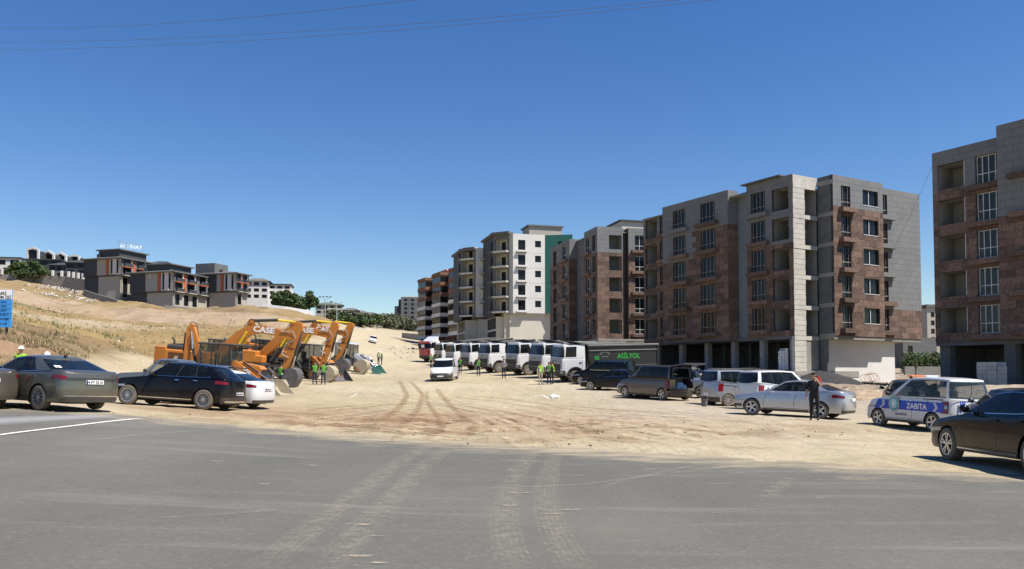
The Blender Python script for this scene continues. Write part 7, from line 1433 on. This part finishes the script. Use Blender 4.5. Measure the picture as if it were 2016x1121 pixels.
# ------------------------------------------------------------------ people
def person(label, x, y, head, top=M_CLOTHK, legs=M_CLOTHN, vest=None, helmet=None, h=1.76, arms='down', z=None, stride=.0, lean=0., hair=True, face=0):
    r = thing('person', label, 'person'); r.location = (x,y,(H(x,y) if z is None else z)+.02); r.rotation_euler = (0,0,R(90-head)); s = h/1.76
    J = {'pel':(0,0,.95,.135,.16),'sp1':(.0,0,1.12,.125,.15),'sp2':(.01+lean*.3,0,1.30,.13,.175),'nk':(.0+lean*.5,0,1.47,.062,.065),'hd0':(.02+lean*.5,0,1.55,.075,.068),'hd1':(.025+lean*.5,0,1.66,.098,.078),'hd2':(.02+lean*.5,0,1.73,.07,.06)}
    E = [('pel','sp1'),('sp1','sp2'),('sp2','nk'),('nk','hd0'),('hd0','hd1'),('hd1','hd2')]
    for sd, n in ((1,'l'),(-1,'r')):
        f = stride*sd
        J.update({n+'hp':(0,sd*.10,.90,.098,.098), n+'kn':(.02+f*.5,sd*.11,.50,.062,.062), n+'an':(-.01+f,sd*.115,.10,.044,.046), n+'to':(.15+f,sd*.13,.045,.038,.046), n+'sh':(lean*.4,sd*.19,1.42,.062,.062)})
        E += [('pel',n+'hp'),(n+'hp',n+'kn'),(n+'kn',n+'an'),(n+'an',n+'to'),('sp2',n+'sh')]
        if arms == 'down': el, wr, ha = (-.02,sd*.25,1.14), (.06,sd*.27,.90), (.09,sd*.27,.82)
        elif arms == 'back': el, wr, ha = (-.10,sd*.27,1.17), (-.14,sd*.10,1.0), (-.14,sd*.03,.97)
        elif arms == 'hips': el, wr, ha = (-.06,sd*.40,1.18), (.06,sd*.22,1.03), (.10,sd*.17,1.0)
        elif arms == 'phone' and sd > 0: el, wr, ha = (.20,.27,1.24), (.26,.13,1.47), (.25,.06,1.54)
        elif arms == 'front': el, wr, ha = (.05,sd*.26,1.16), (.24,sd*.14,1.10), (.31,sd*.09,1.10)
        else: el, wr, ha = (-.02,sd*.25,1.14), (.06,sd*.27,.90), (.09,sd*.27,.82)
        J.update({n+'el':(*el,.044,.044), n+'wr':(*wr,.03,.03), n+'ha':(*ha,.026,.038)}); E += [(n+'sh',n+'el'),(n+'el',n+'wr'),(n+'wr',n+'ha')]
        hv = (Vector(ha)-Vector(wr)).normalized(); sv = hv.cross(Vector((1,0,0)) if abs(hv.x) < .8 else Vector((0,1,0))).normalized()
        for k in range(5):
            o = Vector(ha)+sv*(k-1.5)*.019 if k < 4 else Vector(wr)*.5+Vector(ha)*.5+sv*.04; L_ = (.075,.085,.08,.062,.055)[k]; m1 = o+hv*L_*.5; m2 = o+hv*L_*.85+Vector((-.02,0,0))
            J[f'{n}f{k}a'] = (*m1,.010,.010); J[f'{n}f{k}b'] = (*m2,.008,.008); E += [(n+'ha',f'{n}f{k}a'),(f'{n}f{k}a',f'{n}f{k}b')]
    K = list(J); me = bpy.data.meshes.new('body'); me.from_pydata([tuple(c*s for c in J[k][:3]) for k in K], [(K.index(a),K.index(b)) for a, b in E], [])
    o = bpy.data.objects.new('body', me); COL.objects.link(o); o.modifiers.new('s','SKIN'); sv = me.skin_vertices[0].data
    for i, k in enumerate(K): sv[i].radius = (J[k][3]*s, J[k][4]*s); sv[i].use_root = (k == 'pel')
    o.modifiers.new('d','SUBSURF').levels = 1; o.modifiers['d'].render_levels = 1
    dg = bpy.context.evaluated_depsgraph_get(); dg.update(); m2 = bpy.data.meshes.new_from_object(o.evaluated_get(dg)); bpy.data.objects.remove(o)
    P = {k: Vector(J[k][:3])*s for k in K}; zone = {}
    for a, b in E:
        t = 0
        if a in ('lhp','rhp','lkn','rkn') or b in ('lhp','rhp'): t = 1
        if b in ('lto','rto'): t = 3
        if a in ('lwr','rwr','lha','rha') or 'f' in a[1:2] or a in ('nk','hd0','hd1'): t = 2
        if a in ('lel','rel') and vest is None and top is M_CLOTHK: t = 2
        zone[(a,b)] = t
    vest_f = []
    m2.materials.clear(); [m2.materials.append(q) for q in (top, legs, M_SKIN, M_INK)]
    for f in m2.polygons:
        c = f.center; best = None
        for (a, b), t in zone.items():
            A, B = P[a], P[b]; ab = B-A; u = max(0,min(1,(c-A).dot(ab)/max(ab.length_squared,1e-9))); dd = (c-(A+ab*u)).length
            if best is None or dd < best[0]: best = (dd, t, a, b)
        t = best[1]
        if t in (0,1) and c.z < .93*s and abs(c.y) < .22*s and best[2] in ('pel','lhp','rhp'): t = 1
        f.material_index = t; f.use_smooth = True
        if t == 0 and best[2] in ('pel','sp1','sp2') and c.z > .88*s: vest_f.append(f.index)
    bo = bpy.data.objects.new('body', m2); COL.objects.link(bo); bo.parent = r
    if vest:
        bm = bmesh.new(); bm.from_mesh(m2); bm.faces.ensure_lookup_table(); keep = set(vest_f); bmesh.ops.delete(bm, geom=[f for f in bm.faces if f.index not in keep], context='FACES'); bm.normal_update()
        for v in bm.verts: v.co += v.normal*.022
        vm = bpy.data.meshes.new('vest'); bm.to_mesh(vm); bm.free(); vm.materials.clear(); vm.materials.append(vest); vm.materials.append(M_REFL)
        for f in vm.polygons: f.material_index = 1 if abs(f.center.z-1.10*s) < .03 else 0
        vo = bpy.data.objects.new('vest', vm); COL.objects.link(vo); vo.parent = r
    hc = P['hd1']
    if helmet:
        q = MB(); V = []; nu, nv = 14, 5
        for j in range(nv+1):
            th = math.pi/2*j/nv
            for i in range(nu): ph = 2*math.pi*i/nu; V.append((hc.x+.135*math.sin(th)*math.cos(ph), .12*math.sin(th)*math.sin(ph), hc.z+.015+.135*math.cos(th)))
        q.add(V, [(j*nu+i,(j+1)*nu+i,(j+1)*nu+(i+1) % nu,j*nu+(i+1) % nu) for j in range(nv) for i in range(nu)]); q.add([(hc.x+(.15+.05*max(0,math.cos(t)))*math.cos(t), .135*math.sin(t), hc.z+.012) for t in np.linspace(0,6.283,17)[:-1]], [tuple(range(16))]); q.obj('helmet', helmet, r, 50)
    elif hair:
        q = MB(); q.ball((hc.x-.022,0,hc.z+.035), (.098,.09,.085), 12, 8); q.obj('hair', M_HAIR, r, 60)
    q = MB(); q.ball((hc.x+.105,0,hc.z-.015), (.018,.014,.026), 6, 4); q.obj('nose', M_SKIN, r, 60)
    for sd in (1,-1):
        q = MB(); q.ball((hc.x+.088,sd*.032,hc.z+.012), (.012,.014,.009), 6, 4); q.obj('eye', M_INK, r); q = MB(); q.ball((hc.x,sd*.082,hc.z-.005), (.02,.012,.032), 6, 4); q.obj('ear', M_SKIN, r)
    q = MB(); q.bbox(hc.x+.075,hc.x+.092,-.025,.025,hc.z-.062,hc.z-.052,.003); q.obj('mouth', M_CLOTHR, r)
    return r
def pat(label, u, d, head, **k): x, y = at(u, d); return person(label, x, y, head, **k)
m_ = pat('man in black talking on a phone beside the silver sedan', 1602, 30.2, 205, top=M_CLOTHK, legs=M_CLOTHK, arms='phone', h=1.80)
ph = MB(); ph.bbox(.13,.15,.045,.115,1.53,1.68,.006); o = ph.obj('mobile_phone', M_INK); o.matrix_world = Matrix.LocRotScale(m_.location, m_.rotation_euler, None); tag(o, 'dark mobile phone held to the ear of the man in black', 'phone')
HV_ = 'workers in high visibility vests'
pat('worker in lime vest and white helmet behind the green grey sedan roof', 41, 34, 150, vest=M_VEST, helmet=M_HELM, top=M_CLOTHG, h=1.80)
pat('worker whose white helmet alone shows over the sedan roof', 93, 34.5, 170, vest=M_VEST, helmet=M_HELM, top=M_CLOTHG, h=1.68)
pat('worker in green vest standing left of the dark bucket', 553, 56, 20, vest=M_VESTG, arms='front')
pat('bareheaded worker in green vest left of the dusty bucket', 620, 62.5, 150, vest=M_VESTG, arms='back', stride=.07)
pat('grey haired worker in green vest touching the dusty bucket', 637, 62.5, 330, vest=M_VESTG, arms='front', stride=.05)
pat('left one of the two helmeted workers standing on the dirt road', 745, 108, 120, vest=M_VEST, helmet=M_HELM, top=M_CLOTHG)
pat('right one of the two helmeted workers standing on the dirt road', 751.5, 108, 250, vest=M_VEST, helmet=M_HELM, top=M_CLOTHG)
pat('worker in lime vest in front of the red tractor unit', 849, 108, 200, vest=M_VEST, top=M_CLOTHG)
pat('dark clothed man beside the red tractor unit cab', 861, 107, 230, vest=M_VESTG)
pat('worker in green vest in front of the fifth white truck', 906, 84, 200, vest=M_VESTG, arms='back')
pat('worker in green vest in front of the fourth white truck', 942, 77, 190, vest=M_VESTG, arms='back')
pat('man in dark clothes in front of the third white truck', 992, 71, 175, top=M_CLOTHG, arms='front')
pat('man in lime vest and beige trousers beside the nearest truck', 1064, 63, 160, vest=M_VEST, legs=M_CLOTHB, top=M_CLOTHB, arms='down')
pat('dark clothed worker in green vest by the nearest truck', 1081, 63, 200, vest=M_VESTG, arms='front')
pat('worker in lime vest bending toward the nearest truck bumper', 1089, 63.4, 280, vest=M_VEST, top=M_CLOTHK, arms='front', lean=.15)
# ------------------------------------------------------------------ yard things
def stones(n, fx, s0, s1, m, name, label, cat='rubble', seed=1, kind='stuff', dz=0.):
    rnd = np.random.default_rng(seed); V, F = [], []; base = np.array([(1,0,0),(-1,0,0),(0,1,0),(0,-1,0),(0,0,1),(0,0,-1)], float); fc = [(0,2,4),(2,1,4),(1,3,4),(3,0,4),(2,0,5),(1,2,5),(3,1,5),(0,3,5)]
    for i in range(n):
        x, y = fx(rnd); s = s0+(s1-s0)*rnd.random()**3; A = rnd.normal(size=(3,3)); Q, _ = np.linalg.qr(A); v = (base*(.6+.7*rnd.random((6,1)))*np.array([1,.8,.55]))@Q*s; v += (x,y,0)
        V.append(v); F += [tuple(6*i+k for k in f) for f in fc]
    V = np.concatenate(V); c = V.reshape(-1,6,3).mean(1); z = Hn(c[:,0],c[:,1]); V[:,2] += np.repeat(z,6)+dz; b = MB(); b.add(V.tolist(), F); o = b.obj(name, m); tag(o, label, cat); o['kind'] = kind; return o
stones(1600, lambda r: (lambda d, u: ((u-CU)/F_PX*d, d))(r.uniform(44,66), r.uniform(1500,2100)), .03, .24, M_STONE, 'rubble', 'broken stone rubble scattered in front of the brown blocks', seed=3)
stones(1500, lambda r: (lambda d, u: ((u-CU)/F_PX*d, d))(r.uniform(19,75), r.uniform(560,1900)), .012, .07, M_STONE, 'pebbles', 'loose pebbles scattered over the sandy yard', 'pebbles', seed=4)
stones(500, lambda r: (lambda d, u: ((u-CU)/F_PX*d, d))(r.uniform(225,300), r.normal(120,38)), .2, .75, mat('white_rubble',(.48,.45,.40),.95), 'rubble', 'pale rubble tipped on the slope below the stone wall', seed=5)
stones(900, lambda r: (lambda d, u: ((u-CU)/F_PX*d, d))(r.uniform(40,110), r.uniform(-60,330)), .03, .2, M_STONE, 'hill_stones', 'pale stones lying on the dry grass hillside', 'stones', seed=6)
stones(350, lambda r: (lambda d, u: ((u-CU)/F_PX*d, d))(r.uniform(120,210), r.uniform(770,860)), .1, .6, M_STONE, 'rubble', 'stones along the right shoulder of the dirt road', seed=7)
# clods on the churned sand
stones(1100, lambda r: (r.normal(0,9), r.normal(25.5,3.0)), .015, .085, mat('damp_clod',(.33,.215,.13),.95,0,.3,4), 'soil_clods', 'clods of churned tan soil in front of the road edge', 'soil', seed=8)
def heap(name, label, u, d, rx, ry, h, m, seed=0, cat='heap'):
    p = gp(u, d); n = 26; g = np.linspace(-1.2,1.2,n); X, Y = np.meshgrid(g*rx, g*ry); Rr = np.hypot(X/rx, Y/ry); Z = h*np.clip(1-Rr,0,1)**.8*(.8+.5*fbm(X*1.3+seed,Y*1.3,seed)) - .15*sstep(.9,1.2,Rr); Zg = Hn(X+p.x, Y+p.y)-p.z
    V = np.stack([X,Y,Z+Zg],-1).reshape(-1,3); I = np.arange(n*n).reshape(n,n); F = np.stack([I[:-1,:-1],I[:-1,1:],I[1:,1:],I[1:,:-1]],-1).reshape(-1,4); b = MB(); b.add(V.tolist(), F.tolist()); o = b.obj(name, m, None, 60); o.location = p; return tag(o, label, cat)
heap('sand_heap', 'black sand heap in front of the white basement wall', 1625, 66, 3.2, 2.0, 1.05, M_SOILB, 3)
heap('soil_heap', 'brown soil heap between the silver sedan and the municipal van', 1690, 47, 2.8, 1.6, .6, mat('brown_soil',(.30,.22,.15),.95,0,.3,2,bump=.5), 5); heap('soil_heap', 'low rubble heap beneath the dark right block', 1990, 52, 6, 2, .45, mat('rubble_soil',(.28,.23,.17),.95,0,.35,2,bump=.6), 8); heap('soil_heap', 'grey gravel ramp against the concrete corner column', 1530, 73, 3.5, 2.5, .8, M_CONC, 9)
heap('soil_heap', 'brown earth mound behind the silver pickup', 1385, 55, 2.2, 1.5, .5, mat('brown_soil',(.3,.22,.15)), 11)
# red tarp over a frame by the black heap
p = gp(1612, 60); b = MB(); b.add([(-.35,0,.45),(.0,.0,.85),(.35,.1,.0),(.0,-.2,.0),(-.1,-.5,.4)], [(0,4,1),(1,4,3),(1,3,2)]); o = b.obj('red_tarp', M_CLOTHR); o.location = p; sm_ = o.modifiers.new('t','SOLIDIFY'); sm_.thickness = .02; tag(o, 'red cloth sheet against the black sand heap', 'tarp')
# block stacks
def block_stack(label, x, y, z, rz, nx, ny, nz, sx, sy, sz, m, seed=0):
    r = thing('block_stack', label, 'block stack', (x,y,z), R(rz)); rnd = random.Random(seed); b = MB(); b.bbox(-sx/2,sx/2,-sy/2,sy/2,-sz/2,sz/2,.012); me = b.mesh('block', m)
    for k in range(nz):
        for i in range(nx):
            for j in range(ny):
                if k == nz-1 and rnd.random() < .3: continue
                o = bpy.data.objects.new('block', me); COL.objects.link(o); o.parent = r; o.location = ((i-(nx-1)/2)*(sx+.012)+rnd.uniform(-.02,.02), (j-(ny-1)/2)*(sy+.012)+rnd.uniform(-.02,.02), .14+sz/2+k*(sz+.006)); o.rotation_euler.z = rnd.uniform(-.03,.03)
    b = MB(); [b.box(-nx*sx/2,nx*sx/2,yy-.06,yy+.06,.02,.13) for yy in (-ny*sy/2+.1,0,ny*sy/2-.1)]; b.box(-nx*sx/2,nx*sx/2,-ny*sy/2,ny*sy/2,.13,.145); b.obj('pallet', M_WOOD, r)
p = px(1942,762,61); block_stack('grey concrete block stack in the dark bay of the right block', p.x, 60.3, max(H(p.x,60.3),.72)+.0, -28, 3, 3, 6, .62, .38, .30, M_BLOCKG, 2)
o = WF.p(1.9,-.7,2.15)+B2.location; block_stack('white block stack on the terrace of the big brown block', o.x, o.y, o.z, 60, 2, 3, 8, .6, .3, .26, M_BRICKW, 4)
# timber on the terrace
o = WF.p(5.0,1.2,2.17)+B2.location; r = thing('timber_pile', 'pile of pale timber boards on the concrete terrace edge', 'timber', o, R(90-HR)); rnd = random.Random(2)
for k in range(26): b = MB(); L = rnd.uniform(2.2,3.6); b.box(-L/2,L/2,-.07,.07,-.025,.025); q = b.obj('board', M_WOOD, r); q.location = (rnd.uniform(-.3,.3), rnd.uniform(-.7,.7), .05+.055*(k//5)); q.rotation_euler = (0,rnd.uniform(-.04,.04),rnd.uniform(-.12,.12))
# pail, plastic bag, wire coil, white ground line
x, y = at(1386, 40.5); r = thing('pail', 'dark grey pail on the ground beside the silver van', 'pail', (x,y,H(x,y)+.02)); b = MB(); b.lathe([(.001,.0),(.13,.0),(.17,.36),(.185,.36),(.185,.39),(.165,.39),(.125,.03),(.001,.03)], 18, Matrix.Rotation(R(90),4,'X')); b.obj('bucket_wall', M_ANTHL, r, 40); b = MB(); b.tube([(.17*math.cos(t),0,.38+.22*math.sin(t)) for t in np.linspace(0,math.pi,12)], .008, 5); b.obj('handle', M_PIPE, r)
p = Vector((*P2(1091,785),0)); p.z = H(p.x,p.y); b = MB(); b.ball((0,0,.1), (.32,.2,.14), 12, 7); 
for i, v in enumerate(b.v): f = 1+.5*(vnoise(v[0]*9,v[2]*9+v[1]*7,4)-.5); b.v[i] = (v[0]*f, v[1]*f, v[2]*f)
o = b.obj('plastic_bag', M_PLATE, None, 30); o.location = p; tag(o, 'crumpled white plastic bag at the end of the lime line', 'bag')
M_LIME = patchy('lime', (.80,.78,.72), .33, .5, 5., amax=.9)
for pts, w in (([(1000,762),(1040,767),(1068,775),(1080,786),(1092,788)],.16), ([(1150,828),(1200,824),(1260,826)],.14), ([(640,786),(690,784),(705,776)],.12)): ribbon('lime_line', [P2(*p) for p in pts], w, M_LIME, ground, .05)
o = WE.p(5.0,.2,0)+B2.location; zz = H(o.x,o.y); b = MB(); rnd = random.Random(5)
for k in range(4):
    c = Vector((rnd.uniform(-.6,.6),rnd.uniform(-.2,.2),.55+rnd.uniform(-.1,.1))); b.tube([c+Vector((.55*math.cos(t)*rnd.uniform(.9,1.05),.12*math.sin(3*t),.42*math.sin(t))) for t in np.linspace(0,6.283,18)], .022, 5)
q = b.obj('wire_coil', M_RUST); q.location = (o.x,o.y,zz); tag(q, 'tangled rebar coil against the white basement wall', 'rebar')
# ------------------------------------------------------------------ dry grass on the hill
def grass(name, label, n, fx, hmin, hmax, m, seed, blades=5):
    rnd = np.random.default_rng(seed); d, u = fx(rnd, n); x = (u-CU)/F_PX*d; y = d; keep = (fbm(x*.22, y*.22, 17) > .44) & ((x < np.interp(y,[38,48,60,80,110,150,210],[-22,-26,-31,-30,-29,-33,-46])) | (u > 1500)); x, y = x[keep], y[keep]; z = Hn(x, y); N = len(x); V = []
    for k in range(blades):
        a = rnd.random(N)*6.283; hh = hmin+(hmax-hmin)*rnd.random(N); w = hh*.12; ox, oy = rnd.normal(size=N)*hh*.35, rnd.normal(size=N)*hh*.35; lx, ly = np.cos(a)*hh*.5, np.sin(a)*hh*.5
        V.append(np.stack([np.stack([x+ox-np.sin(a)*w, y+oy+np.cos(a)*w, z-.05],-1), np.stack([x+ox+np.sin(a)*w, y+oy-np.cos(a)*w, z-.05],-1), np.stack([x+ox+lx, y+oy+ly, z+hh],-1)],1))
    V = np.concatenate(V).reshape(-1,3); F = np.arange(len(V)).reshape(-1,3); o = bpy.data.objects.new(name, mesh_np(name, V, F, m)); COL.objects.link(o); tag(o, label, 'grass', None, 'stuff')
M_DRYG = mat('dry_grass', (.34,.25,.12), .9, 0, .3, .5, col2=(.44,.34,.18)); M_DRYB = mat('dry_weeds', (.20,.155,.085), .9, 0, .3, .5, col2=(.30,.24,.13)); M_GRNW = mat('green_weeds', (.10,.12,.045), .9, 0, .3, .5, col2=(.16,.17,.07))
grass('dry_grass', 'dry golden grass covering the left hillside', 9000, lambda r, n: (np.exp(r.uniform(math.log(43),math.log(120),n)), r.uniform(-60,620,n)), .06, .17, M_DRYG, 1)
grass('dry_weeds', 'brown dry weeds along the bank behind the parked cars', 6500, lambda r, n: (r.uniform(40,66,n), r.uniform(-80,330,n)), .06, .26, M_DRYB, 2)
grass('green_weeds', 'sparse green weeds on the upper hillside', 1600, lambda r, n: (r.uniform(60,215,n), r.uniform(-60,560,n)), .12, .45, M_GRNW, 3)
grass('green_weeds', 'low green weeds at the foot of the white basement wall', 900, lambda r, n: (r.uniform(56,72,n), r.uniform(1660,1800,n)), .1, .35, M_GRNW, 4)
